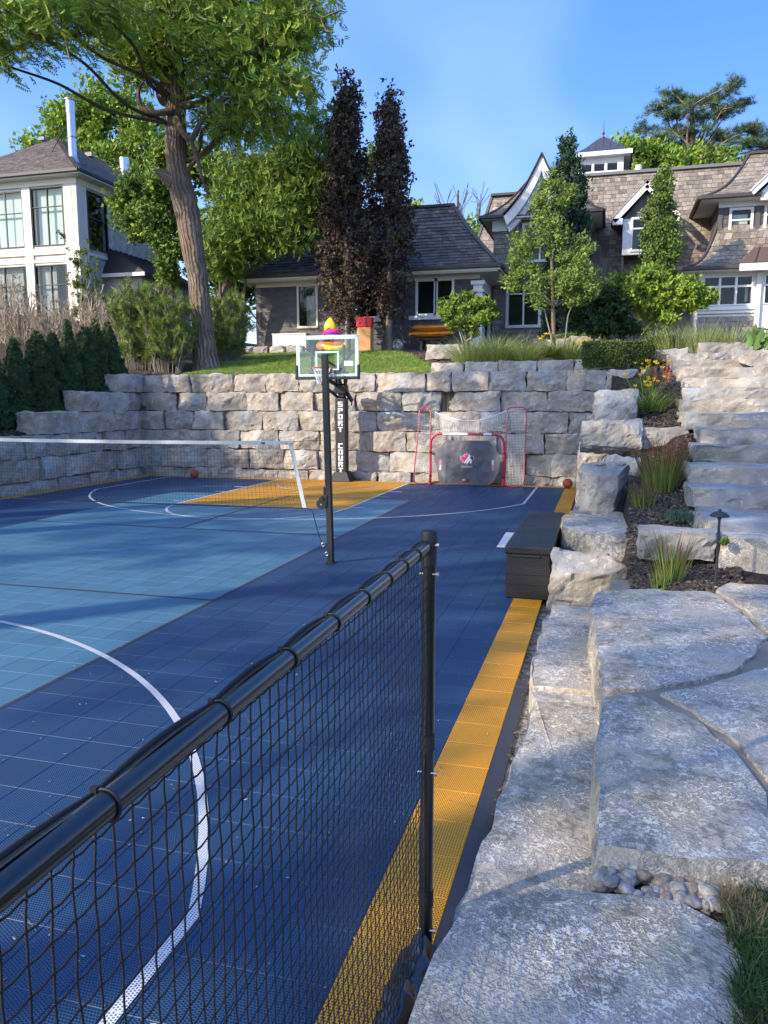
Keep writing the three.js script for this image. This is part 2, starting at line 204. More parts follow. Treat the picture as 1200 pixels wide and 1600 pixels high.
{
  const court = new THREE.Group(); court.name = 'sport_court'; court.userData.kind = 'structure'; scene.add(court);
  const g = (() => { // one tile: a shallow plate with chamfered rim
    const s = T / 2 - .0009, c = .0022, h = .013, P = [[-s, -h, s], [-s, -c, s], [-s + c, 0, s - c]], pos = [], uv = [], idx = [];
    const ring = (x, y) => [[-x, y, x], [x, y, x], [x, y, -x], [-x, y, -x]];
    const R = [ring(s, -h), ring(s, -c), ring(s - c, 0)].flat(); for (const q of R) { pos.push(...q); uv.push(q[0] / T + .5, q[2] / T + .5); }
    for (let k = 0; k < 2; k++) for (let i = 0; i < 4; i++) { const a = k * 4 + i, b = k * 4 + (i + 1) % 4; idx.push(a, b, a + 4, b, b + 4, a + 4); } idx.push(8, 9, 10, 8, 10, 11);
    let q = new THREE.BufferGeometry(); q.setAttribute('position', new THREE.Float32BufferAttribute(pos, 3)); q.setAttribute('uv', new THREE.Float32BufferAttribute(uv, 2)); q.setIndex(idx); q = q.toNonIndexed(); q.computeVertexNormals(); return q;
  })();
  const tiles = [];
  for (let i = 0; i < 40; i++) for (let j = 0; j < 70; j++) {
    const x = X0 - (i + .5) * T, z = Z0 + (j + .5) * T, key = x < keyR && x > keyL && z < ftZ && j > 0;
    const k = i === 0 || i === 39 || j === 0 || key ? 2 : x < pickR && x > pickL && z > pickZ && z < pickZ + 13.42 ? 1 : 0;
    const a = Math.abs(Math.atan2(x, -z) + YAW), seen = z < -.6 && a < .475; tiles.push({ x, z, k, d: seen ? Math.hypot(x, z) : 1e3 + Math.hypot(x, z) });
  }
  tiles.sort((a, b) => a.d - b.d);
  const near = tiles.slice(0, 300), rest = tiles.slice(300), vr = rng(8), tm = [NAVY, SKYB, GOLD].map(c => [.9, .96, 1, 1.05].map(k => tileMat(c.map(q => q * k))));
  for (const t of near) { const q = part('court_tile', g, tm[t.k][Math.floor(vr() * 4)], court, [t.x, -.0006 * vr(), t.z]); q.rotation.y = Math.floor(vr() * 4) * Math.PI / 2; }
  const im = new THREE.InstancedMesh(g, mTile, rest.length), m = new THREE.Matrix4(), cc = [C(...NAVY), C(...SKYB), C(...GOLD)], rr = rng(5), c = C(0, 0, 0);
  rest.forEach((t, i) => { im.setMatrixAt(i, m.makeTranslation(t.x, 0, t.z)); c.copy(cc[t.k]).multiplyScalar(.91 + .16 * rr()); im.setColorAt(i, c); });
  im.name = 'court_tile_field'; im.userData.kind = 'stuff'; court.add(im);
  // edge ramps along the near right side, one per tile
  const rg = (() => { const w = .085, q = new THREE.BufferGeometry(), s = T / 2 - .001; const a = [[0, 0, -s], [0, 0, s], [w, -.045, s], [w, -.045, -s], [0, -.05, -s], [0, -.05, s], [w, -.055, s], [w, -.055, -s]]; q.setAttribute('position', new THREE.Float32BufferAttribute(a.flat(), 3)); q.setIndex([0, 1, 2, 0, 2, 3, 5, 6, 2, 5, 2, 1, 4, 0, 3, 4, 3, 7, 3, 2, 6, 3, 6, 7]); const n = q.toNonIndexed(); n.computeVertexNormals(); return n; })();
  const rm = mat([.045, .06, .085], .5); for (let j = 46; j < 70; j++) part('edge_ramp', rg, rm, court, [X0 + .0015, -.001, Z0 + (j + .5) * T]);
  // painted lines: flat ribbons laid a few millimetres above the tiles
  const ribbon = (pts0, w, y = .003) => { const pts = pts0.filter((p, i) => !i || Math.hypot(p[0] - pts0[i - 1][0], p[1] - pts0[i - 1][1]) > 1e-4), pos = [], uv = [], idx = []; for (let i = 0; i < pts.length; i++) { const a = pts[Math.max(0, i - 1)], b = pts[Math.min(pts.length - 1, i + 1)]; let dx = b[0] - a[0], dz = b[1] - a[1]; const L = Math.hypot(dx, dz); dx /= L; dz /= L; let k = 1; if (i > 0 && i < pts.length - 1) { const p = pts[i], ax = p[0] - a[0], az = p[1] - a[1]; k = 1 / Math.max(.6, (ax * dx + az * dz) / Math.hypot(ax, az)); } for (const s of [-1, 1]) { const x = pts[i][0] - dz * s * w / 2 * k, z = pts[i][1] + dx * s * w / 2 * k; pos.push(x, y, z); uv.push((x - X0) / T, (z - Z0) / T); } if (i) { const q = i * 2 - 2; idx.push(q, q + 1, q + 2, q + 1, q + 3, q + 2); } } const q = new THREE.BufferGeometry(); q.setAttribute('position', new THREE.Float32BufferAttribute(pos, 3)); q.setAttribute('uv', new THREE.Float32BufferAttribute(uv, 2)); q.setIndex(idx); q.computeVertexNormals(); return q; };
  const arc = (cx, cz, R, a0, a1, n = 48) => Array.from({ length: n + 1 }, (_, i) => { const a = lerp(a0, a1, i / n); return [cx + R * Math.cos(a), cz + R * Math.sin(a)]; });
  const line = (name, pts, w = .051, m2 = white, y) => part(name, ribbon(pts, w, y), m2, court);
  const R3 = 5.51, dx = 5.12, dz = Math.sqrt(R3 * R3 - dx * dx), cf = -18.15, cn = -.55, a3 = Math.asin(dz / R3);
  line('three_point_line', [[CX + dx, baseZ], [CX + dx, cf + dz], ...arc(CX, cf, R3, a3, Math.PI - a3, 64), [CX - dx, cf + dz], [CX - dx, baseZ]]);
  line('three_point_line', [[CX + dx, 1.3], [CX + dx, cn - dz], ...arc(CX, cn, R3, -a3, -Math.PI + a3, 64), [CX - dx, cn - dz], [CX - dx, 1.3]]);
  line('key_line', [[keyR, baseZ], [keyR, ftZ], [keyL, ftZ], [keyL, baseZ]], .051, white, .0035);
  line('free_throw_arc', arc(CX, ftZ, 1.8, 0, Math.PI, 40), .051, white, .004);
  line('restricted_arc', [[CX + 1.3, -18.7], ...arc(CX, -18.5, 1.3, 0, Math.PI, 32), [CX - 1.3, -18.7]], .045, white, .004);
  for (const s of [-1, 1]) for (const z of [-17.5, -16.45, -15.5, -14.6]) line('lane_mark', [[CX + s * 1.83 + s * .02, z], [CX + s * 1.83 + s * .32, z]], z < -17 ? .14 : .05);
  line('pickleball_line', [[pickR, pickZ + 13.42], [pickR, pickZ]], .04, blackLine, .002); line('pickleball_line', [[pickL, pickZ + 13.42], [pickL, pickZ]], .04, blackLine, .002);
  line('pickleball_line', [[pickL, -7.22], [pickR, -7.22]], .045, blackLine, .002); line('pickleball_line', [[pickL, -11.4], [pickR, -11.4]], .045, blackLine, .002);
  line('pickleball_line', [[CX - .1, -11.4], [CX - .1, -16.1]], .045, blackLine, .0045); line('pickleball_line', [[CX - .1, -7.2], [CX - .1, -2.6]], .045, blackLine, .002);
  line('pickleball_line', [[pickL, pickZ], [pickR, pickZ]], .035, mat([.07, .07, .075], .6), .002);
}
// ---------------------------------------------------------------- retaining wall of quarried blocks: back run and left return
const rowY = [[-.16, .23], [.23, .78], [.78, 1.31], [1.31, 1.85], [1.85, 2.37], [2.37, 2.88]];
{
  const w = thing('retaining_wall', 'tall wall of stacked grey limestone blocks behind the court', 'retaining wall', [-6, 0, -20]);
  const J = [
    [-13.3, -11.66, -10.78, -10.07, -8.77, -7.84, -6.65, -5.87, -4.91, -3.55, -2.22, -1.25, -.16],
    [-13.3, -12.42, -10.97, -9.62, -8.59, -7.57, -5.53, -3.89, -2.9, -1.9, -.56, .29],
    [-13.3, -11.85, -10.81, -9.94, -8.74, -7.51, -6.39, -5.07, -3.83, -2.65, -1.43, -.54, .27],
    [-13.3, -12.39, -11.39, -10.45, -9.23, -8.14, -7.07, -5.92, -4.41, -3.1, -2.38, -.87, -.13, .85],
    [-13.3, -11.89, -10.99, -9.72, -8.73, -7.7, -6.52, -5.21, -4.14, -2.58, -1.4, -.16, .83],
    [-13.3, -12.2, -11.5, -10.15, -9.14, -8.16, -7.06, -5.97, -4.57, -3.88, -2.9, -1.93, -.93, .02, .84, 1.72]];
  let s = 100;
  J.forEach((js, k) => { const [y0, y1] = rowY[k], back = k * .035, rr = rng(k + 3);
    for (let i = 0; i < js.length - 1; i++) { const gap = .008 + rr() * .018, wd = js[i + 1] - js[i] - gap, dp = .62, pr = (rr() - .5) * .07, hj = .005 + rr() * .01; s++;
      part('wall_stone', chipped(wd, y1 - y0 - hj, dp, s, { edge: .042, rough: .021, chips: 9 }), stoneTones[(s * 7 + (s >> 2)) % 6], w, [(js[i] + js[i + 1]) / 2 + 6, (y0 + y1) / 2 - hj / 2 + (rr() - .5) * .012, -19.95 - back - dp / 2 + pr + 20]); } });
  const l = thing('retaining_wall', 'lower return wall of limestone blocks along the left side of the court, stepping up to the corner', 'retaining wall', [-13.2, 0, -14]);
  const L = [
    [-20.4, -18.67, -17.5, -16.3, -15.12, -14.28, -13.4, -12.2, -10.9, -9.8, -8.6, -7.4, -6, -4.8],
    [-20.4, -18.85, -17.63, -16.57, -15.75, -14.31, -13.5, -12.3, -11.2, -10, -8.7, -7.5, -6.2, -5],
    [-20.4, -19.26, -18.25, -16.73, -15.9, -15.19, -14.35, -13.2, -12, -10.8, -9.6, -8.3, -7, -5.8],
    [-20.4, -18.7, -17.27, -15.57], [-20.4, -18.4, -17.34], [-20.4, -19.08]];
  L.forEach((js, k) => { const [y0, y1] = rowY[k], rr = rng(k + 33);
    for (let i = 0; i < js.length - 1; i++) { const gap = .008 + rr() * .016, wd = js[i] - js[i + 1]; s++; const d = Math.abs(wd) - gap, hj = .005 + rr() * .01, pr = (rr() - .5) * .07;
      part('wall_stone', chipped(.6, y1 - y0 - hj, d, s, { edge: .046, rough: .022, chips: 9, dir: 'x' }), stoneTones[(s * 5 + (s >> 1)) % 6], l, [-12.9 - .3 - k * .012 + pr * .6 + 13.2, (y0 + y1) / 2 - hj / 2, (js[i] + js[i + 1]) / 2 + 14]); } });
  const c = thing('coping_wall', 'low course of pale coping stones above the right part of the wall', 'stone edging', [-2, 2.9, -20.75]);
  const K = [-4.5, -3.62, -2.72, -1.72, -.78, -.1, .6]; for (let i = 0; i < K.length - 1; i++) { const wd = K[i + 1] - K[i] - .03; part('coping_stone', chipped(wd, .34, .5, 300 + i, { edge: .05, rough: .018 }), stoneTones[(i * 2) % 6], c, [(K[i] + K[i + 1]) / 2 + 2, .05 + .012 * i, 0]); }
}
// ---------------------------------------------------------------- boulders along the right edge of the court
function boulder(x0, x1, y0, y1, zf, dp, seed, label, o = {}, m = coolTones[seed % 3]) {
  return top('boulder', chipped(x1 - x0, y1 - y0, dp, seed, { edge: .22, rough: .022, chips: 15, face: 5, seg: .035, twoSided: true, ...o }), m, label, 'boulder', 'boulders beside the court', [(x0 + x1) / 2, (y0 + y1) / 2, zf - dp / 2]);
}
boulder(-.47, .33, -.04, .56, -7.72, .78, 401, 'big chipped limestone boulder in front of the dark storage boxes, nearest of the boulders');
boulder(-.45, .55, -.04, .66, -8.66, 1.75, 402, 'broad flat-topped lichened boulder beside the storage boxes', { flatTop: true }, slabTones[2]);
boulder(-.36, .4, .66, 1.25, -10.2, .72, 403, 'squarish grey boulder standing on the flat one, right of the basketball');
boulder(.0, .5, .55, 1.34, -11.0, .6, 404, 'narrow upright boulder tucked behind the squarish boulder');
boulder(-.33, .54, 1.2, 1.81, -11.75, .85, 405, 'large angular boulder above the squarish one, left of the red-tipped grass');
boulder(-.17, .52, 1.65, 2.3, -13.4, .8, 406, 'upper boulder leaning against the end of the stone wall');
boulder(.44, 1.2, .9, 1.72, -12.0, .6, 407, 'wide pale block behind the red-tipped grass, beside the stairs', {}, stepTones[1]);
boulder(-.4, .2, -.04, .6, -10.45, .95, 408, 'low block under the squarish boulder beside the court edge');
boulder(-.4, .15, -.04, .5, -11.5, 1.5, 409, 'low boulder at the court edge just before the corner ball');
boulder(-.4, .2, -.04, 1.4, -13.2, 1.9, 410, 'court edge boulder below the upper boulder');
boulder(-.4, .3, -.04, 1.6, -15.3, 2.2, 411, 'court edge boulder midway to the back wall');
boulder(-.4, .3, -.04, 1.8, -17.7, 2.2, 412, 'court edge boulder in the far right corner of the court');
{ // pebbles lying on the squarish boulder
  const r = rng(77), p = thing('pebble_heap', 'few small brown pebbles lying on top of the squarish boulder', 'pebbles', [0, 1.24, -10.7]); p.userData.kind = 'stuff';
  const l = []; for (let i = 0; i < 16; i++) { const g = new THREE.IcosahedronGeometry(.03 + r() * .02, 1); g.scale(1.3, .7, 1); g.translate(-.15 + i * .028, .025, (r() - .5) * .2); l.push(g); } part('pebbles', merge(l), mat([.34, .27, .22], .8), p);
}
// lower band of kerb stones between court and path, then the flagstones, each a stone of its own
const bandG = 'kerb stones between the court and the path';
top('kerb_stone', slab([[-.46, -2.55], [-.4, -3.7], [-.36, -4.5], [-.39, -5.0], [.1, -5.02], [.12, -4], [.2, -3.0], [.26, -2.4]], .2, .3, 21, { jag: .016 }), slabTones[1], 'long pale kerb stone beside the yellow strip, below the flagstones', 'kerb stone', bandG);
top('kerb_stone', slab([[-.4, -5.04], [-.44, -5.6], [-.42, -6.7], [-.4, -7.2], [.1, -7.2], [.06, -6.3], [.1, -5.06]], .22, .3, 22, { jag: .016 }), slabTones[0], 'shorter mottled kerb stone just in front of the nearest boulder', 'kerb stone', bandG);
top('kerb_stone', slab([[-.43, -2.1], [-.37, -2.35], [-.2, -2.47], [.05, -2.54], [.3, -2.56], [.42, -2.46], [.47, -2.2], [.42, -1.6], [.36, -1.0], [-.1, -.95], [-.44, -1.1], [-.46, -1.7]], .44, .5, 23, { jag: .02, wave: .02, out: .02 }), mat([.82, .765, .69], .9, { map: lichenCol, bumpMap: lichenBump, bumpScale: .02 }), 'large lichen-mottled block in the right foreground beside the fence post', 'kerb stone', bandG);
const pathY = (x, z) => .5 + .012 * Math.max(0, -z - 3);
const flags = [
  [[[.06, -4.34], [-.0, -5.2], [-.04, -6.2], [.04, -6.55], [.45, -6.72], [.9, -6.75], [1.05, -6.1], [1.1, -5.55], [.86, -4.9], [.55, -4.55], [.28, -4.36]], 'pale flagstone right of the kerb, just before the mulch bed'],
  [[[.04, -2.72], [.03, -3.4], [.06, -4.2], [.26, -4.27], [.46, -4.05], [.62, -3.7], [.7, -3.3], [.64, -2.78], [.3, -2.74]], 'long lichened flagstone between the grass corner and the pale flagstone'],
  [[[.34, -4.33], [.6, -4.52], [.9, -4.85], [1.2, -5.1], [1.5, -4.6], [1.5, -3.6], [.82, -3.3], [.74, -3.4], [.68, -3.75], [.5, -4.1]], 'tan weathered flagstone at the right edge with a sunny streak'],
  [[[1.16, -5.6], [1.1, -6.2], [.95, -6.85], [1.1, -7.1], [2.2, -7.1], [2.3, -5.4], [1.5, -5.0], [1.25, -5.16]], 'smooth grey flagstone at the right edge below the path light'],
  [[[.78, -3.2], [1.5, -3.5], [1.55, -2.75], [.74, -2.8]], 'flagstone at the right frame edge above the grass'],
  [[[1.58, -3.55], [1.58, -4.6], [2.2, -4.95], [2.55, -4.2], [2.5, -3.0], [1.62, -2.78]], 'flagstone farther right on the path, right of the tan one'],
];
flags.forEach(([o, label], i) => top('flagstone', slab(o, pathY, .32, 31 + i, { jag: .02, wave: .018, side: .03, out: .012 }), slabTones[[1, 0, 1, 0, 1, 0][i]], label, 'flagstone', 'flagstones of the garden path'));
struct('path_bedding', (() => { const g = new THREE.PlaneGeometry(2.5, 4.2, 26, 42); g.rotateX(-Math.PI / 2); g.translate(1.36, .455, -4.95); const p = g.attributes.position; for (let i = 0; i < p.count; i++) p.setY(i, pathY(p.getX(i), p.getZ(i)) - .03 + .012 * noise(p.getX(i) * 5, 2, p.getZ(i) * 5)); g.computeVertexNormals(); return g; })(), mat([.42, .35, .27], .95, { map: grain, bumpMap: soilBump, bumpScale: .02 }));
{ // stairs
  const st = thing('stone_staircase', 'flight of wide natural stone steps climbing on the right', 'staircase', [2, 0, -8]);
  steps.forEach(([z, y, xl], k) => { const zn = k < steps.length - 1 ? steps[k + 1][0] : z - .9, dep = z - zn + .22, h = k === 0 ? .3 : .24, rr = rng(k + 60); const cut = [xl, xl + 1.5 + rr() * .9, 4.4];
    if (k === 0) { cut[1] = 1.02; }
    for (let i = 0; i < 2; i++) { const wd = cut[i + 1] - cut[i] - .02; const dd = k === 0 && i === 0 ? .42 : dep; part('step', chipped(wd, h, dd, 500 + k * 3 + i, { edge: .034, rough: .024, chips: 7, face: 4, seg: .045, flatTop: true }), (k < 5 ? [coolTones[0], stepTones[1], stepTones[0]] : stepTones)[(k + i) % 3], st, [(cut[i] + cut[i + 1]) / 2 - 2, y - h / 2, z - dd / 2 + 8]); } });
  top('landing_slab', slab([[1.05, -7.35], [1.0, -8.2], [.95, -9.15], [4, -9.2], [4, -7.3]], .9, .46, 41, {}), slabTones[1], 'wide landing slab at the foot of the stone stairs', 'landing');
  boulder(2.35, 3.5, 2.75, 3.2, -16.2, .9, 415, 'sunlit rounded boulder at the top right of the stairs', {}, stepTones[2]);
  boulder(2.6, 4.2, 2.2, 2.8, -15.3, .7, 416, 'boulder at the right side of the upper steps', {}, stepTones[0]);
  boulder(1.95, 3.4, 3.0, 3.36, -18.4, .7, 417, 'long flat stone at the head of the stairs below the tall grass', {}, stepTones[1]);
  boulder(1.05, 1.9, 3.0, 3.3, -18.6, .6, 418, 'short stone at the head of the stairs beside the clipped hedge', {}, stepTones[0]);
}
{ // pebbles at the corner of the near block and the grass
  const r = rng(78), p = thing('pebble_bed', 'strip of rounded pale river pebbles between the foreground block and the flagstone', 'pebbles', [.22, .38, -2.64]);
  const ms = [[.48, .43, .36], [.38, .34, .29], [.54, .5, .45], [.32, .3, .28], [.42, .33, .25]].map(c => mat(c, .6, { map: grain }));
  for (let i = 0; i < 130; i++) { const g = new THREE.IcosahedronGeometry(1, 2), s = .012 + r() * .016, q = g.attributes.position, k = r() * 9; for (let j = 0; j < q.count; j++) { const n = 1 + .18 * noise(q.getX(j) * 1.4 + k, q.getY(j) * 1.4, q.getZ(j) * 1.4); q.setXYZ(j, q.getX(j) * s * 1.35 * n, q.getY(j) * s * .8 * n, q.getZ(j) * s * n); } g.computeVertexNormals(); g.rotateY(r() * 6); part('pebble', g, ms[i % 5], p, [-.2 + .52 * r(), .008 + .025 * r(), -.08 + .13 * r()]); }
}
// ---------------------------------------------------------------- net fence in the foreground
const blackPaint = phys([.012, .012, .013], .28, { clearcoat: .4, clearcoatRoughness: .2 }), blackCord = mat([.012, .012, .014], .75), blackPlastic = mat([.016, .016, .018], .55), steel = mat([.55, .55, .54], .3, { metalness: .9 }), satinBlack = mat([.014, .014, .015], .45);
{
  const f = thing('net_fence', 'black pipe fence with black netting along the court edge in the foreground', 'fence', [-.56, 0, -2.55]), zN = 3.4; // local z grows towards the viewer
  const post = part('post', bar([0, .02, 0], [0, 1.62, 0], .0245, 20), blackPaint, f); part('post_cap', (() => { const g = new THREE.LatheGeometry([[0, .022], [.02, .02], [.0285, .012], [.03, -.03], [.027, -.031]].map(p => new THREE.Vector2(...p)), 20); g.translate(0, 1.63, 0); return g; })(), blackPlastic, f);
  for (const y of [.26, .86, 1.53]) part('collar', bar([0, y, 0], [0, y + .06, 0], .027, 20), blackPlastic, f);
  for (const y of [.06, .17, .78, 1.5, 1.6]) { const b = part('bolt', bar([-.034, y, .014], [.036, y, .014], .0045, 8), steel, f); part('nut', bar([.03, y, .014], [.038, y, .014], .009, 6), steel, b); }
  part('top_rail', bar([0, 1.6, .02], [0, 1.6, zN], .0185, 24), blackPaint, f);
  const ties = [.05, .2, .37, .55, .76, .99, 1.24, 1.51, 1.8, 2.12, 2.5, 2.9, 3.3];
  for (const z of ties) { const t = new THREE.TorusGeometry(.0205, .0024, 6, 18); t.translate(0, 1.6, z); const h = box(.009, .007, .008, -.014, 1.6185, z); part('cable_tie', merge([t, h]), blackPlastic, f); }
  const hem = []; for (let i = 0; i < ties.length - 1; i++) { const a = ties[i], b = ties[i + 1], n = 8; for (let k = 0; k < n; k++) { const t = k / n, s = Math.sin(t * Math.PI); hem.push(V(-.016 - .002 * s, 1.612 + .008 * s, lerp(a, b, t))); } }
  part('hem_cord', tube(hem, .0042, 200, 6), blackCord, f);
  const flap = []; { const pos = [], idx = []; hem.forEach((p, i) => { const w = .018 * Math.sin((i % 8) / 8 * Math.PI); pos.push(p.x, p.y, p.z, p.x + .016, p.y + .004 - w * .2, p.z, p.x - .003, p.y - .012 - w * .5, p.z); if (i) { const a = i * 3 - 3; idx.push(a, a + 3, a + 1, a + 1, a + 3, a + 4, a, a + 2, a + 3, a + 2, a + 5, a + 3); } }); const g = new THREE.BufferGeometry(); g.setAttribute('position', new THREE.Float32BufferAttribute(pos, 3)); g.setIndex(idx); g.computeVertexNormals(); part('hem_band', g, mat([.014, .014, .016], .4), f); }
  const list = [], c = .038, wob = (y, z) => V(.016 * noise(y * 2.1, z * 1.7, 5) + .005 * noise(y * 9, z * 9, 2), .003 * noise(z * 7, y * 2, 8) + .008 * noise(z * 2, y, 1), .006 * noise(y * 5, z * 6, 4) + .014 * noise(y * 1.6, z * 3, 7));
  for (let z = .035; z < zN; z += c) { const l = []; for (let y = .05; y <= 1.585; y += c / 2) l.push(V(0, y, z).add(wob(y, z)).setX(.016 * noise(y * 2.1, z * 1.7, 5) * Math.sin(clamp((y - .05) / 1.53) * 3.14) + .004 * noise(y * 20, z * 31, 2))); l.push(V(0, 1.6, z)); list.push(l); }
  for (let y = .05; y < 1.58; y += c) { const l = []; for (let z = .0; z < zN; z += c / 2) { const p = V(0, y, z).add(wob(y, z)); p.x = .016 * noise(y * 2.1, z * 1.7, 5) * Math.sin(clamp((y - .05) / 1.53) * 3.14); p.y -= .003 * Math.abs(Math.sin(z / c * Math.PI)); l.push(p); } list.push(l); }
  part('netting', cords(list, .0016, 4), blackCord, f).userData.kind = 'stuff';
  const sk = new THREE.CylinderGeometry(.095, .085, 3.3, 26, 130, true); sk.rotateX(Math.PI / 2); sk.translate(.0, .06, 1.7); { const p = sk.attributes.position; for (let i = 0; i < p.count; i++) { const x = p.getX(i), y = p.getY(i), z = p.getZ(i), n = 1 + .55 * noise(x * 14, y * 14, z * 7) + .3 * noise(x * 30, y * 22, z * 19); p.setXYZ(i, x * n * .75, Math.max(-.03, .085 + (y - .06) * n), z); } sk.computeVertexNormals(); }
  part('weighted_skirt', sk, phys([.012, .012, .013], .22, { clearcoat: .5, clearcoatRoughness: .25 }), f);
}
// ---------------------------------------------------------------- badminton net with its post
{
  const n = thing('badminton_net', 'badminton net with white top tape and black mesh stretched across the court', 'net', [-7, 0, -9.35]);
  const xr = 3.14, xl = -3.6, sag = x => .02 * Math.sin((x - xl) / (xr - xl) * Math.PI), tape = mat([.62, .66, .67], .7, { map: grain });
  const strip = (pts) => { const pos = [], idx = []; pts.forEach(([a, b], i) => { pos.push(...a, ...b); if (i) { const k = i * 2 - 2; idx.push(k, k + 1, k + 2, k + 1, k + 3, k + 2); } }); const g = new THREE.BufferGeometry(); g.setAttribute('position', new THREE.Float32BufferAttribute(pos, 3)); g.setIndex(idx); g.computeVertexNormals(); return g; };
  const tp = []; for (let i = 0; i <= 120; i++) { const x = lerp(xl, xr, i / 120), y = 1.585 - sag(x), w = .003 * noise(x * 9, 1, 2); tp.push([[x, y, .006 + w], [x, y - .046 - .004 * noise(x * 6, 4, 1), .008 + w]]); }
  const bk = tp.map(([a, b]) => [[a[0], a[1] + .001, -.008], [b[0], b[1] + .003, -.008]]); part('top_tape', merge([strip(tp), strip(bk), strip(tp.map(([a], i) => [a, bk[i][0]]))]), tape, n);
  const sp = []; for (let i = 0; i <= 24; i++) { const t = i / 24, x = lerp(xr - .03, xr + .16, t), y = lerp(1.58, .72, t), w = .004 * noise(t * 9, 3, 3); sp.push([[x - .045, y, w], [x + .012, y, w + .004]]); } part('side_tape', merge([strip(sp), strip(sp.map(([a, b]) => [[a[0], a[1], a[2] - .008], [b[0], b[1], b[2] - .008]]))]), tape, n);
  part('logo_tag', box(.05, .022, .004, xr - .42, 1.556, .012), mat([.06, .07, .2], .6), n); const gr = 0; for (const d of [.03, .1]) { const g = new THREE.TorusGeometry(.01, .003, 6, 12); g.translate(xr - d, 1.553, .012); part('grommet', g, steel, n); }
  const L = [], c = .05, yb = .715; for (let x = xl; x < xr - .02; x += c) { const l = []; for (let k = 0; k <= 8; k++) { const t = k / 8; l.push(V(x + .01 * noise(x * 3, t * 3, 1) + .16 * t * smooth(xr - 1, xr, x), lerp(1.53 - sag(x), yb - .02 * Math.sin((x - xl) / (xr - xl) * 3.14), t), .01 * noise(x * 2, t * 4, 6))); } L.push(l); }
  for (let k = 1; k < 17; k++) { const l = []; for (let i = 0; i <= 70; i++) { const t = k / 17, x = lerp(xl, xr + .16 * t - .03, i / 70); l.push(V(x, lerp(1.53 - sag(x), yb - .02 * Math.sin(i / 70 * 3.14), t) + .004 * noise(x * 8, k, 1), .01 * noise(x * 2, t * 4, 6))); } L.push(l); }
  part('netting', cords(L, .0014, 3), blackCord, n).userData.kind = 'stuff';
  const bc = []; for (let i = 0; i <= 60; i++) bc.push(V(lerp(xl, xr + .17, i / 60), yb - .02 * Math.sin(i / 60 * 3.14), 0)); part('bottom_cord', tube(bc, .008, 120, 6), blackCord, n);
  part('tie_rope', tube([[xr + .17, .715, 0], [xr + .24, .69, 0], [xr + .3, .52, .01], [xr + .37, .3, .01], [xr + .42, .24, .0]], .007, 40, 5), blackCord, n); part('top_rope', tube([[xr - .02, 1.575, 0], [xr + .3, 1.6, 0], [xr + .56, 1.605, 0]], .003, 20, 4), blackCord, n);
  for (const [x, y] of [[xr + .4, .25], [xr + .45, .13]]) { const g = new THREE.TorusGeometry(.022, .005, 6, 14); g.translate(x, y, .02); part('clip_ring', g, steel, n); }
  const p = thing('net_post', 'tall black square steel post beside the badminton net with a winch', 'post', [-3.37, 0, -9.38]);
  part('post_tube', (() => { const g = rbox(.075, 2.68, .075, .006, 0, 1.34, 0); const q = g.attributes.position; for (let i = 0; i < q.count; i++) q.setX(i, q.getX(i) - .055 * q.getY(i) / 2.68); return g; })(), satinBlack, p);
  part('floor_sleeve', rbox(.12, .012, .12, .004, 0, .009, 0), blackPlastic, p);
  const w = part('winch', (() => { const a = new THREE.CylinderGeometry(.068, .068, .05, 20); a.rotateX(Math.PI / 2); a.translate(-.105, .78, .03); const b = rbox(.07, .16, .06, .01, -.06, .82, .02); const d = new THREE.CylinderGeometry(.03, .03, .09, 14); d.rotateX(Math.PI / 2); d.translate(-.1, .85, .02); return merge([a, b, d]); })(), satinBlack, p);
  part('winch_bolt', bar([-.105, .775, .05], [-.105, .775, .064], .012, 8), steel, w); part('crank_stub', bar([-.07, .9, .03], [-.07, 1.0, .03], .012, 8), blackPlastic, w);
}
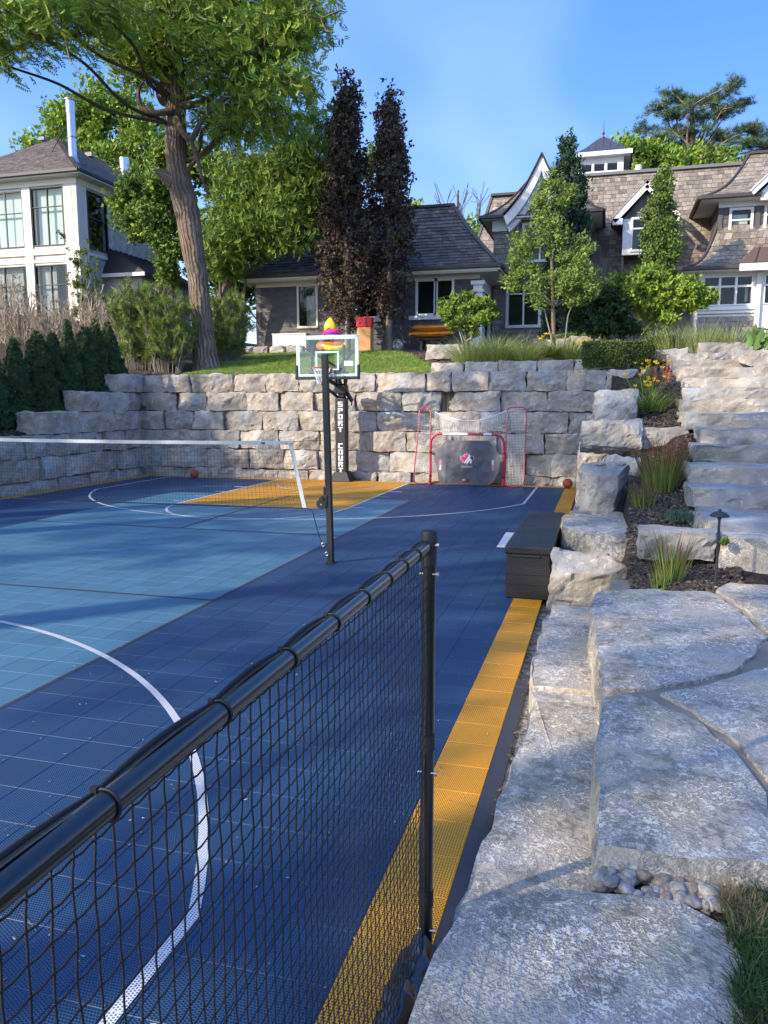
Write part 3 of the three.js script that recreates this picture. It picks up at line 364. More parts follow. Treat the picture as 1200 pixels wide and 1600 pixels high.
// ---------------------------------------------------------------- basketball hoop
const letters = { S: ['111', '100', '111', '001', '111'], P: ['111', '101', '111', '100', '100'], O: ['111', '101', '101', '101', '111'], R: ['111', '101', '110', '101', '101'], T: ['111', '010', '010', '010', '010'], C: ['111', '100', '100', '100', '111'], U: ['101', '101', '101', '101', '111'] };
{
  const h = thing('basketball_hoop', 'in-ground basketball hoop with clear backboard and padded black pole by the wall', 'basketball hoop', [-6.69, 0, -19.6]);
  part('base_plate', (() => { const g = new THREE.CylinderGeometry(.17 * 1.41, .3 * 1.41, .24, 4, 1); g.rotateY(Math.PI / 4); g.translate(0, .13, 0); return toCreasedNormals(nidx(g), .4); })(), blackPlastic, h);
  part('pole', rbox(.16, 2.55, .16, .015, 0, 1.3, 0), satinBlack, h);
  const pad = part('pole_pad', rbox(.30, 1.98, .26, .035, 0, 1.22, .01), phys([.022, .022, .024], .5, { clearcoat: .15 }), h);
  'SPORT COURT'.split('').forEach((ch, i) => { if (ch === ' ') return; const y = 2.09 - (i < 5 ? i * .165 : .12 + i * .162), l = [], u = .043; letters[ch].forEach((row, r) => row.split('').forEach((b, k) => { if (b === '1') l.push(box(u * 1.02, .0268, .004, (k - 1) * u, y - r * .0262, .143)); })); part('letter', merge(l), mat([.82, .82, .82], .6), pad); });
  // board in front of the pole: 1.6 m wide at z +1.1
  const zb = 1.1, xl = -.805, xr = .805, yb = 2.7, yt = 3.72;
  part('backboard', span(xl + .02, xr - .02, yb + .02, yt - .02, zb - .006, zb + .006), phys([.92, .97, .95], .03, { transmission: 1, thickness: 0, ior: 1.5 }), h);
  const border = mat([.50, .72, .68], .4), wbar = mat([.70, .73, .73], .45);
  const bd = (x0, x1, y0, y1) => span(x0, x1, y0, y1, zb + .007, zb + .011);
  part('border', merge([bd(xl + .02, xr - .02, yt - .085, yt - .02), bd(xl + .02, xr - .02, yb + .03, yb + .085), bd(xl + .02, xl + .075, yb + .085, yt - .085), bd(xr - .075, xr - .02, yb + .085, yt - .085)]), border, h);
  part('target_square', merge([bd(-.31, .31, 3.30, 3.345), bd(-.31, -.262, 2.88, 3.3), bd(.262, .31, 2.88, 3.3), bd(-.262, .262, 2.88, 2.915)]), border, h);
  part('board_frame', merge([span(xl, xr, yt - .022, yt + .01, zb - .02, zb + .016), span(xl - .012, xl + .02, yb + .3, yt, zb - .02, zb + .016), span(xr - .02, xr + .012, yb + .3, yt, zb - .02, zb + .016)]), wbar, h);
  part('edge_padding', merge([rbox(xr - xl + .09, .075, .07, .02, 0, yb - .012, zb), rbox(.07, .36, .07, .02, xl - .012, yb + .13, zb), rbox(.07, .36, .07, .02, xr + .012, yb + .13, zb)]), blackPlastic, h);
  part('label_sticker', bd(.44, .68, 2.98, 3.1).translate(0, 0, .002), mat([.60, .74, .76], .5), h);
  for (const s of [-1, 1]) part('extension_arm', merge([beam([s * .1, 2.52, 0], [s * .42, 2.86, zb - .05], .07, .09), beam([s * .09, 2.2, .02], [s * .5, 2.82, zb - .06], .05, .06), beam([s * .42, 2.86, zb - .045], [s * .42, 3.5, zb - .045], .05, .04)]), satinBlack, h);
  part('lift_strut', merge([beam([-.66, 3.45, zb - .05], [.1, 2.98, zb - .4], .06, .05), beam([.1, 2.98, zb - .4], [.0, 2.52, .05], .07, .07), beam([.3, 2.95, zb - .05], [.72, 3.38, zb - .05], .05, .05), rbox(.26, .2, .16, .02, .28, 2.86, zb - .12)]), satinBlack, h);
  part('pole_bracket', merge([rbox(.3, .22, .26, .02, 0, 2.42, 0), beam([.12, 2.36, -.02], [.3, 2.12, .06], .07, .09), bar([.3, 2.14, .06], [.3, 2.0, .1], .02, 8)]), satinBlack, h);
  const rz = zb + .4, ry = 2.93, rim = (() => { const g = new THREE.TorusGeometry(.228, .01, 8, 40); g.rotateX(Math.PI / 2); g.translate(0, ry, rz); const b = rbox(.16, .1, .2, .01, 0, ry - .03, zb + .09); const pl = span(-.12, .12, ry - .14, ry + .02, zb + .012, zb + .03); const br = [-1, 1].map(s => bar([s * .06, ry - .07, zb + .06], [s * .15, ry, rz - .17], .008, 6)); return merge([g, b, pl, ...br]); })();
  part('rim', rim, mat([.62, .07, .035], .45), h);
  const L = []; for (let i = 0; i < 12; i++) for (const d of [-1, 1]) { const l = []; for (let k = 0; k <= 8; k++) { const t = k / 8, a = (i + d * t * 2) / 12 * 6.2832, R = lerp(.228, .115, Math.pow(t, .7)); l.push(V(R * Math.cos(a), ry - .4 * t, rz + R * Math.sin(a))); } L.push(l); } part('hoop_net', cords(L, .006, 4), mat([.78, .78, .78], .8), h);
}
// ---------------------------------------------------------------- hockey goal with shooting tarp and backstop nets
{
  const g = thing('hockey_goal', 'red hockey goal with grey shooting tarp and tall side backstop nets', 'hockey goal', [-3.3, 0, -19.36]);
  const red = phys([.50, .025, .05], .35, { clearcoat: .3 }), rn = mat([.52, .03, .06], .5), cord = mat([.80, .79, .74], .8), hw = .93, gh = 1.29, R = .24;
  const frame = [V(-hw, .02, 0), V(-hw, .5, 0), V(-hw, gh - R, 0)]; for (let i = 1; i <= 6; i++) { const a = Math.PI - i / 6 * Math.PI / 2; frame.push(V(-hw + R + R * Math.cos(a), gh - R + R * Math.sin(a), 0)); } for (let i = 1; i < 6; i++) frame.push(V(lerp(-hw + R, hw - R, i / 6), gh, 0)); for (let i = 0; i <= 6; i++) { const a = Math.PI / 2 - i / 6 * Math.PI / 2; frame.push(V(hw - R + R * Math.cos(a), gh - R + R * Math.sin(a), 0)); } frame.push(V(hw, .5, 0), V(hw, .02, 0));
  part('goal_frame', tube(frame, .032, 160, 12), red, g);
  for (const [a, b] of [[-.62, .02], [.42, .62]]) part('lacing_sleeve', bar([a, gh, 0], [b, gh + .002, 0], .036, 12), mat([.72, .68, .68], .6), g);
  part('base_frame', tube([[-hw, .03, 0], [-hw + .04, .03, -.3], [-.6, .03, -.5], [0, .03, -.54], [.6, .03, -.5], [hw - .04, .03, -.3], [hw, .03, 0]], .025, 60, 8), red, g);
  for (const s of [-1, 1]) for (const y of [.2, .8]) part('strap', bar([s * hw, y, 0], [s * hw, y + .045, 0], .037, 10), blackPlastic, g);
  const sideF = (x0, x1, lean) => { const t = 1.96, r = .09, pts = [V(x0 + lean, t - r, -.1), V(x0 + lean + r * .3, t - r * .3, -.1), V(x0 + lean + r, t, -.1), V(x1 - r, t, -.1), V(x1 - r * .3, t - r * .3, -.1), V(x1, t - r, -.1), V(x1, 1, -.05), V(x1, .12, 0), V(x1 - r * .3, .05, 0), V(x1 - r, .02, 0), V(x0 + r, .02, 0), V(x0 + r * .3, .05, 0), V(x0, .12, 0), V(x0 + lean * .5, 1, -.05)]; return tube(pts, .014, 140, 8, true); };
  const wrap = (x0, x1, lean) => { const l = []; for (const [x, ln] of [[x0, lean], [x1, 0]]) for (let i = 0; i < 44; i++) { const y = .1 + i * .041, q = new THREE.TorusGeometry(.0148, .0035, 4, 8); q.rotateX(Math.PI / 2 + .7); q.translate(x + ln * y / 1.96, y, -.1 * y / 1.96); l.push(q); } return merge(l); };
  const netGrid = (fn, nu, nv) => { const L = []; for (let i = 0; i <= nu; i++) { const l = []; for (let k = 0; k <= 14; k++) l.push(fn(i / nu, k / 14)); L.push(l); } for (let k = 0; k <= nv; k++) { const l = []; for (let i = 0; i <= 10; i++) l.push(fn(i / 10, k / nv)); L.push(l); } return L; };
  for (const [x0, x1, lean, on] of [[-1.36, -.96, .12, 0], [.98, 1.44, .0, 1]]) { const sf = part('backstop_frame', sideF(x0, x1, lean), rn, g); part('lacing', wrap(x0, x1, lean), cord, sf);
    if (on) part('backstop_net', cords(netGrid((u, v) => V(lerp(x0, x1, u) + .008 * noise(u * 5, v * 9, 1), lerp(.05, 1.93, v), lerp(0, -.1, v) + .03 * noise(u * 3, v * 4, 3)), 13, 48), .0042, 3), cord, g).userData.kind = 'stuff';
    else part('backstop_net', cords(netGrid((u, v) => V(lerp(x0 + .08, x1, u), lerp(.05, 1.93, v), lerp(0, -.1, v) - .05), 4, 30), .0012, 3), cord, g).userData.kind = 'stuff'; }
  const sagTop = u => 1.84 - .24 * Math.sin(u * Math.PI) + .05 * u; part('backstop_net', cords(netGrid((u, v) => V(lerp(-.88, .98, u) + .012 * noise(u * 9, v * 5, 1), lerp(gh + .02, sagTop(u), v), -.12 - .08 * v + .03 * noise(u * 4, v * 3, 2)), 44, 13), .004, 3), cord, g).userData.kind = 'stuff';
  const tc = []; for (let i = 0; i <= 20; i++) tc.push(V(lerp(-.88, .98, i / 20), sagTop(i / 20), -.2)); part('top_cord', tube(tc, .013, 60, 6), mat([.78, .8, .84], .7), g);
  part('goal_net', cords(netGrid((u, v) => { const x = lerp(-hw, hw, u), s = Math.sin(u * Math.PI); return V(x * lerp(1, .97, v), lerp(.04, gh, v), -.5 * Math.pow(s, .35) * (1 - v * .75) - .01); }, 40, 28), .003, 3), cord, g).userData.kind = 'stuff';
  // tarp
  const outl = [[0, -.66, .58], [.06, -.69, .7], [.3, -.74, .83], [.5, -.81, .85], [.68, -.82, .85], [.82, -.69, .73], [.97, -.56, .58], [1, -.52, .53]], at = (v, k) => { for (let i = 1; i < outl.length; i++) if (v <= outl[i][0]) return lerp(outl[i - 1][k], outl[i][k], (v - outl[i - 1][0]) / (outl[i][0] - outl[i - 1][0])); return outl[outl.length - 1][k]; };
  const cv = document.createElement('canvas'); cv.width = 1024; cv.height = 768; const x2 = cv.getContext('2d'); x2.fillStyle = '#56565e'; x2.fillRect(0, 0, 1024, 768);
  x2.fillStyle = '#3d3d46'; x2.lineWidth = 7; x2.strokeStyle = '#3b3b44'; // darker printed goalie: mask, arms, pads
  x2.beginPath(); x2.ellipse(520, 118, 44, 58, 0, 0, 7); x2.stroke(); for (const s of [-1, 1]) { for (let k = 0; k < 4; k++) { x2.beginPath(); x2.moveTo(520 + s * (70 + k * 26), 420 + k * 8); x2.quadraticCurveTo(520 + s * (150 + k * 40), 560, 520 + s * (210 + k * 44), 720 - k * 40); x2.stroke(); } x2.beginPath(); x2.moveTo(520 + s * 60, 150); x2.quadraticCurveTo(520 + s * 220, 190, 520 + s * 260, 330); x2.stroke(); x2.beginPath(); x2.moveTo(520 + s * 90, 130); x2.quadraticCurveTo(520 + s * 270, 170, 520 + s * 300, 320); x2.stroke(); }
  x2.strokeRect(170, 300, 74, 90); x2.strokeRect(258, 300, 54, 90);
  const leaf = [[0, -1], [.14, -.7], [.32, -.8], [.24, -.35], [.5, -.6], [.55, -.45], [.88, -.5], [.78, -.22], [.95, -.1], [.52, .28], [.56, .44], [.06, .36], [.06, .8], [-.06, .8], [-.06, .36], [-.56, .44], [-.52, .28], [-.95, -.1], [-.78, -.22], [-.88, -.5], [-.55, -.45], [-.5, -.6], [-.24, -.35], [-.32, -.8], [-.14, -.7]];
  const path = (cx, cy, s) => { x2.beginPath(); leaf.forEach(([a, b], i) => x2[i ? 'lineTo' : 'moveTo'](cx + a * s, cy + b * s)); x2.closePath(); };
  x2.save(); path(520, 330, 112); x2.strokeStyle = '#d9d6dc'; x2.lineWidth = 8; x2.stroke(); x2.clip(); x2.fillStyle = '#26262c'; x2.fillRect(400, 200, 260, 260); x2.fillStyle = '#c23a58'; x2.beginPath(); x2.moveTo(400, 200); x2.lineTo(575, 200); x2.lineTo(470, 460); x2.lineTo(400, 460); x2.fill(); x2.restore();
  x2.fillStyle = '#e4e0e4'; x2.beginPath(); x2.moveTo(548, 250); x2.lineTo(574, 262); x2.lineTo(570, 300); x2.lineTo(596, 340); x2.lineTo(588, 400); x2.lineTo(572, 402); x2.lineTo(566, 352); x2.lineTo(530, 402); x2.lineTo(506, 404); x2.lineTo(536, 336); x2.lineTo(488, 398); x2.lineTo(476, 396); x2.lineTo(528, 296); x2.closePath(); x2.fill();
  x2.font = 'bold 44px sans-serif'; x2.textAlign = 'center'; x2.fillStyle = '#d8a9b4'; x2.fillText('CANADA', 520, 470);
  for (const [x, a] of [[106, Math.PI / 2], [914, -Math.PI / 2]]) { x2.save(); x2.translate(x, 430); x2.rotate(a); x2.font = 'bold 46px sans-serif'; x2.fillStyle = '#d07a90'; x2.textAlign = 'right'; x2.fillText('AIM', 4, 14); x2.fillStyle = '#d8d4da'; x2.textAlign = 'left'; x2.fillText('PRO', 8, 14); x2.restore(); }
  const ct = new THREE.CanvasTexture(cv); ct.colorSpace = THREE.SRGBColorSpace; ct.magFilter = THREE.LinearFilter;
  const pos = [], uv = [], idx = [], NU = 56, NV = 40, x00 = -.84, x11 = .87; for (let j = 0; j <= NV; j++) for (let i = 0; i <= NU; i++) { const v = j / NV, u = i / NU, x = lerp(at(v, 1), at(v, 2), u), y = .04 + 1.1 * v; let z = .075 + .1 * (1 - v); z += .022 * noise(x * 4, y * 3, 1) + .012 * noise(x * 9 + y * 3, y * 7, 4) + .02 * Math.sin(x * 9 + y * 4) * (1 - v) * .5; if (x < -.52) z -= (-.52 - x) * .42; const d = Math.hypot(x - .02, (y - .2) * .7); z -= .05 * Math.exp(-d * d * 40); pos.push(x, y, z); uv.push((x - x00) / (x11 - x00), (y - .04) / 1.1); if (i && j) { const b = j * (NU + 1) + i, a = b - NU - 2; const hx = Math.hypot(x - .02, (y - .2)); if (!(Math.abs(x - .02) < .13 && y < .2 && y > .1 + .35 * (x - .02) * (x - .02) && y < .2 - 2.2 * (x - .02) * (x - .02))) idx.push(a, a + 1, b, a, b, b - 1); } }
  const tg = new THREE.BufferGeometry(); tg.setAttribute('position', new THREE.Float32BufferAttribute(pos, 3)); tg.setAttribute('uv', new THREE.Float32BufferAttribute(uv, 2)); tg.setIndex(idx); tg.computeVertexNormals();
  const tp = part('shooting_tarp', tg, mat(0xffffff, .62, { map: ct, side: THREE.DoubleSide }), g); tp.userData.label = 'dark grey tarp printed with a maple leaf emblem and the word CANADA';
}
// ---------------------------------------------------------------- storage boxes, white boards, balls
function deckBox(z, len, label) {
  const b = thing('deck_box', label, 'storage box', [-.72, 0, z - len / 2], 'dark resin storage boxes'), m = mat([.013, .013, .014], .5, { bumpMap: grain, bumpScale: .004 }), w = .46;
  const body = part('box_body', rbox(w, .5, len - .03, .014, 0, .25, 0), m, b);
  for (const y of [.1, .21, .32]) part('plank_groove', merge([span(-w / 2 - .0035, w / 2 + .0035, y - .05, y + .046, len / 2 - .017, len / 2 - .009), span(-w / 2 - .005, -w / 2 + .002, y - .05, y + .046, -len / 2 + .03, len / 2 - .03)]), m, body).name = 'side_plank';
  const lid = part('lid', (() => { const g = new RoundedBoxGeometry(w + .04, .085, len, 3, .02); const p = g.attributes.position; for (let i = 0; i < p.count; i++) if (p.getY(i) > 0) p.setY(i, p.getY(i) + .018 * Math.cos(p.getX(i) * 5)); g.computeVertexNormals(); g.translate(0, .525, 0); return g; })(), mat([.02, .02, .021], .42, { map: grain, bumpMap: grain, bumpScale: .004 }), b);
  part('handle_recess', rbox(.3, .028, .02, .008, -.02, .47, len / 2 - .008), blackPlastic, b);
}
deckBox(-8.15, 1.36, 'front one of two dark resin storage boxes beside the boulders'); deckBox(-9.54, 1.36, 'rear one of two dark resin storage boxes beside the boulders');
function shootPad(x, z, w, l, a, label) { const p = thing('shooting_pad', label, 'board', [x, .004, z], 'white boards on the court'); p.rotation.y = a; part('sheet', rbox(w, .008, l, .003, 0, .006, 0), phys([.80, .81, .82], .25, {}), p); part('printed_mark', box(.05, .001, .09, -.1, .0108, l * .12), mat([.1, .1, .11], .5), p); }
shootPad(-1.16, -11.72, .56, 1.3, .02, 'white plastic shooting board with a small dark print, left of the storage boxes'); shootPad(-.86, -11.7, .36, .9, 0, 'white board edge showing behind the rear storage box');
function ball(x, y, z, label) {
  const b = thing('basketball', label, 'basketball', [x, y, z], 'basketballs on the court'), R = .12; b.rotation.set(.5, .8, .3);
  part('ball_skin', new THREE.SphereGeometry(R, 32, 24), mat([.42, .085, .035], .7, { bumpMap: speckTex, bumpScale: .003 }), b);
  const s = []; for (const [rx, ry] of [[0, 0], [Math.PI / 2, 0], [0, Math.PI / 2]]) { const t = new THREE.TorusGeometry(R + .0004, .0022, 6, 48); t.rotateX(rx); t.rotateY(ry); s.push(t); } for (const k of [-1, 1]) { const t = new THREE.TorusGeometry(R * .82, .0022, 6, 40); t.translate(0, 0, k * R * .575); s.push(t); } part('seam', merge(s), mat([.02, .015, .012], .7), b);
}
const speckTex = tex(256, (u, v) => { const a = (u * 60) % 1 - .5, b = (v * 60 + Math.floor(u * 60) % 2 * .5) % 1 - .5; return a * a + b * b < .09 ? 1 : 0; });
ball(-10.86, .123, -19.15, 'orange basketball in front of the wall at the left corner'); ball(-.8, .123, -19.36, 'red-orange basketball in the right far corner beside the boulders');
// ---------------------------------------------------------------- plants
function leafShape(L, w, fold = .12, bend = .1) { // a folded leaf along +y: 4 triangles
  const z = w * fold; return [[0, 0, 0], [-w * .5, L * .42, z], [0, L * .5, -bend * L * .3], [w * .5, L * .42, z], [0, L, -bend * L]];
}
function putLeaf(pos, idx, q, m) { const b = pos.length / 3, v = V(); for (const p of q) { v.set(...p).applyMatrix4(m); pos.push(v.x, v.y, v.z); } idx.push(b, b + 2, b + 1, b, b + 3, b + 2, b + 1, b + 2, b + 4, b + 2, b + 3, b + 4); }
function leafGeo(list) { const pos = [], idx = [], e = new THREE.Euler(), m = new THREE.Matrix4(), qn = new THREE.Quaternion(); for (const { L, w, p, r, bend } of list) { m.compose(V(...p), qn.setFromEuler(e.set(...r)), V(1, 1, 1)); putLeaf(pos, idx, leafShape(L, w, .14, bend ?? .12), m); } const g = new THREE.BufferGeometry(); g.setAttribute('position', new THREE.Float32BufferAttribute(pos, 3)); g.setIndex(idx); return (g.computeVertexNormals(), g); }
const pinnate = (n, len, L, w) => { const l = []; for (let i = 0; i < n; i++) { const t = (i + 1) / (n + .5), y = len * t, z = -len * .35 * t * t, k = L * (1 - .35 * Math.abs(t - .5)); for (const s of [-1, 1]) l.push({ L: k, w, p: [s * .006, y, z], r: [-.3 - .5 * t, 0, -s * 1.05], bend: .18 }); } l.push({ L: L * .9, w, p: [0, len, -len * .35], r: [-.9, 0, 0] }); return leafGeo(l); };
const cluster = (n, L, w, seed, spread = 1) => { const r = rng(seed), l = []; for (let i = 0; i < n; i++) l.push({ L: L * (.7 + .5 * r()), w: w * (.7 + .5 * r()), p: [(r() - .5) * L * spread, (r() - .5) * L * spread, (r() - .5) * L * spread], r: [(r() - .5) * 2.4, r() * 6.28, (r() - .5) * 2.4] }); return leafGeo(l); };
const spray = (n, L, w, seed, fan = 1.2) => { const r = rng(seed), l = []; for (let i = 0; i < n; i++) l.push({ L: L * (.6 + .5 * r()), w, p: [(r() - .5) * L * .3, r() * L * .25, (r() - .5) * L * .15], r: [(r() - .5) * .5, (r() - .5) * .6, (i / (n - 1) - .5) * fan], bend: .05 }); return leafGeo(l); };
const leafMat = (c, tr = .4, rough = .55) => phys(c, rough, { transmission: tr, thickness: 0, side: THREE.DoubleSide, specularIntensity: .5 });
const LM = leafMat(0xffffff, .35, .8), LMd = leafMat(0xffffff, .2, .8), GLOSS = phys(0xffffff, .5, { side: THREE.DoubleSide });
function foliage(parent, name, geo, m, items) { // items: {p:Vector3, q:Quaternion|Euler array, s, c:Color}
  const im = new THREE.InstancedMesh(geo, m, items.length), M = new THREE.Matrix4(), q = new THREE.Quaternion(), e = new THREE.Euler(), s = V();
  items.forEach((t, i) => { q.setFromEuler(e.set(...t.r)); s.setScalar(t.s); if (t.sv) s.set(...t.sv); im.setMatrixAt(i, M.compose(t.p, q, s)); im.setColorAt(i, t.c); });
  im.name = name; im.userData.kind = 'stuff'; parent.add(im); return im;
}
const tint = (cols, r) => { const a = cols[Math.floor(r() * cols.length)], k = .75 + .5 * r(); return C(a[0] * k * (.92 + .16 * r()), a[1] * k, a[2] * k * (.85 + .3 * r())); };
function limb(pts, rs = 8, wob = 0, seg = 10) { // pts: [x,y,z,r]; tapered, a little knobbly
  const cv = new THREE.CatmullRomCurve3(pts.map(p => V(p[0], p[1], p[2])), false, 'centripetal'), n = (pts.length - 1) * seg, g = new THREE.TubeGeometry(cv, n, 1, rs, false), p = g.attributes.position, a = V(), c = V();
  for (let i = 0; i <= n; i++) { const t = i / n; cv.getPointAt(t, c); let k = 0, best = 1e9; const f = cv.getUtoTmapping(t) * (pts.length - 1), i0 = Math.min(pts.length - 2, Math.floor(f)), R = lerp(pts[i0][3], pts[i0 + 1][3], f - i0);
    for (let j = 0; j <= rs; j++) { const q = i * (rs + 1) + j; a.fromBufferAttribute(p, q).sub(c); const w = 1 + wob * (noise(a.x * 1.6 + c.x, c.y * 1.1, a.z * 1.6 + c.z) + .5 * noise(a.x * 4, c.y * 2.5, a.z * 4)); a.multiplyScalar(R * w).add(c); p.setXYZ(q, a.x, a.y, a.z); } }
  g.computeVertexNormals(); const uv = g.attributes.uv; for (let i = 0; i < uv.count; i++) { const u = uv.getX(i); uv.setXY(i, uv.getY(i), u * cv.getLength() * .45); } return g;
}
const barkF = fbm(6, 4, 201), barkF2 = fbm(3, 5, 231);
const barkR = (u, v) => { const q = u * 20 + 2.6 * barkF2(u, v) + 1.1 * barkF(u, v), a = Math.abs((q % 1) - .5) * 2, br = smooth(.35, .6, barkF(v * .5 + .3, u)) ; return clamp(smooth(.12, .7, a) * (.55 + .45 * br) + .35 * (fC(u, v) - .5)); };
const barkBump = tex(512, barkR);
const barkCol = tex(512, (u, v) => { const k = .56 + .2 * barkR(u, v) + .3 * (barkF(u, v) - .5); return [k, k * .93, k * .86]; }, true);
const bark = mat([.50, .43, .36], .95, { map: barkCol, bumpMap: barkBump, bumpScale: .05 }), twig = mat([.13, .10, .08], .9), paleTwig = mat([.36, .32, .27], .9, { map: grain }), darkTwig = mat([.06, .045, .04], .9);
/* a tree whose crown is a set of leafy masses; each mass hangs on a limb of its own */
function tree(o) {
  const r = rng(o.seed), t = thing(o.name, o.label, o.category ?? 'tree', o.base, o.group), [bx, by, bz] = o.base, loc = p => [p[0] - bx, p[1] - by, p[2] - bz, p[3]];
  const tp = o.trunk.map(loc), wv = (a, b, t, L) => lerp(a, b, t) + (r() - .5) * L * .16; part('trunk', limb(tp, o.trunkSides ?? 12, o.knob ?? .12, 12), o.bark ?? bark, t);
  const items = [], tw = [], bm = o.limbMat ?? twig, nearest = c => { let b = tp[0], d = 1e9; for (const p of tp) { const e = Math.hypot(p[0] - c[0], p[1] - c[1] + 1.2, p[2] - c[2]); if (e < d && p[1] < c[1] + .5) { d = e; b = p; } } return b; };
  for (const bl of o.blobs) {
    const [cx, cy, cz] = loc(bl), [, , , rx, ry, rz] = bl, n = Math.round(bl[6] * (o.mul ?? 1)), st = nearest([cx, cy, cz]), mid = [lerp(st[0], cx, .5) + (r() - .5) * rx * .3, lerp(st[1], cy, .6) + (r() - .5) * .3, lerp(st[2], cz, .5) + (r() - .5) * rz * .3], br = Math.min(o.limbR ?? .09, st[3] * .6);
    const LL = Math.hypot(cx - st[0], cy - st[1], cz - st[2]), bb = br * Math.min(1, .45 + 1 / LL); part('limb', limb([[st[0], st[1], st[2], bb], [wv(st[0], cx, .3, LL), wv(st[1], cy, .2, LL), wv(st[2], cz, .3, LL), bb * .85], [wv(st[0], cx, .65, LL), wv(st[1], cy, .7, LL), wv(st[2], cz, .65, LL), bb * .65], [cx, cy, cz, bb * .4], [cx + (r() - .5) * rx, cy + ry * .5, cz + (r() - .5) * rz, bb * .12]], 7, .1, 6), bm, t);
    const nc = o.clumps ?? Math.max(4, Math.round(n / (o.per ?? 18))), cl = [];
    for (let i = 0; i < nc; i++) { const u = r() * 2 - 1, a = r() * 6.283, q = Math.pow(r(), .38), sx = Math.sqrt(1 - u * u) * Math.cos(a), sz = Math.sqrt(1 - u * u) * Math.sin(a); const p = [cx + rx * q * sx, cy + ry * q * u, cz + rz * q * sz]; cl.push(p); if (r() < (o.twigShare ?? .6)) tw.push([V(lerp(cx, p[0], .1), lerp(cy, p[1], .1), lerp(cz, p[2], .1)), V(lerp(cx, p[0], .55) + (r() - .5) * .2, lerp(cy, p[1], .5) - .05, lerp(cz, p[2], .55) + (r() - .5) * .2), V(...p)]); }
    const sp = (o.clumpR ?? .35) * Math.min(1, (rx + ry + rz) / 4.5 + .25);
    for (let i = 0; i < n; i++) { const c = cl[Math.floor(r() * nc)], g = () => (r() + r() + r() - 1.5) * sp; items.push({ p: V(c[0] + g() * 1.15, c[1] + g() * .75, c[2] + g() * 1.15), r: o.hang ? [-.9 - r() * 1.1, r() * 6.283, (r() - .5) * .9] : [(r() - .5) * 2.2, r() * 6.283, (r() - .5) * 2.2], s: (o.leafScale ?? 1) * (.65 + .6 * r()), c: tint(o.cols, r) }); }
  }
  if (tw.length) part('twigs', cords(tw, o.twigR ?? .012, 3), o.twigMat ?? bm, t).userData.kind = 'stuff';
  if (o.hang) for (const it of items) it.r = [it.r[0], it.r[1], it.r[2]];
  foliage(t, 'crown', o.leaf, o.leafMat ?? LM, items); if (o.extra) o.extra(t, r, loc); return t;
}
const walnutLeaf = pinnate(7, .44, .135, .054), shadeLeaf = pinnate(5, .42, .2, .075), oakLeaf = cluster(7, .2, .10, 3, 1.2), smallLeaf = cluster(8, .11, .055, 4, 1.3), tinyLeaf = cluster(9, .075, .04, 5, 1.6), beechLeaf = cluster(8, .13, .085, 6, 1.3), hydLeaf = cluster(8, .16, .09, 7, 1.2), cedarSpray = spray(7, .16, .035, 8), pineTuft = (() => { const r = rng(9), l = []; for (let i = 0; i < 26; i++) l.push({ L: .3 + .2 * r(), w: .018, p: [0, 0, 0], r: [(r() - .5) * 2, r() * 6.28, (r() - .5) * 2], bend: .02 }); return leafGeo(l); })(), hemlockSpray = spray(10, .2, .018, 12, 1.6);
const GREEN = [[.21, .32, .036], [.27, .38, .042], [.15, .26, .034], [.33, .42, .05]], MID = [[.12, .20, .032], [.16, .25, .036], [.09, .16, .028]], DEEP = [[.05, .105, .03], [.065, .125, .03], [.04, .085, .028]];

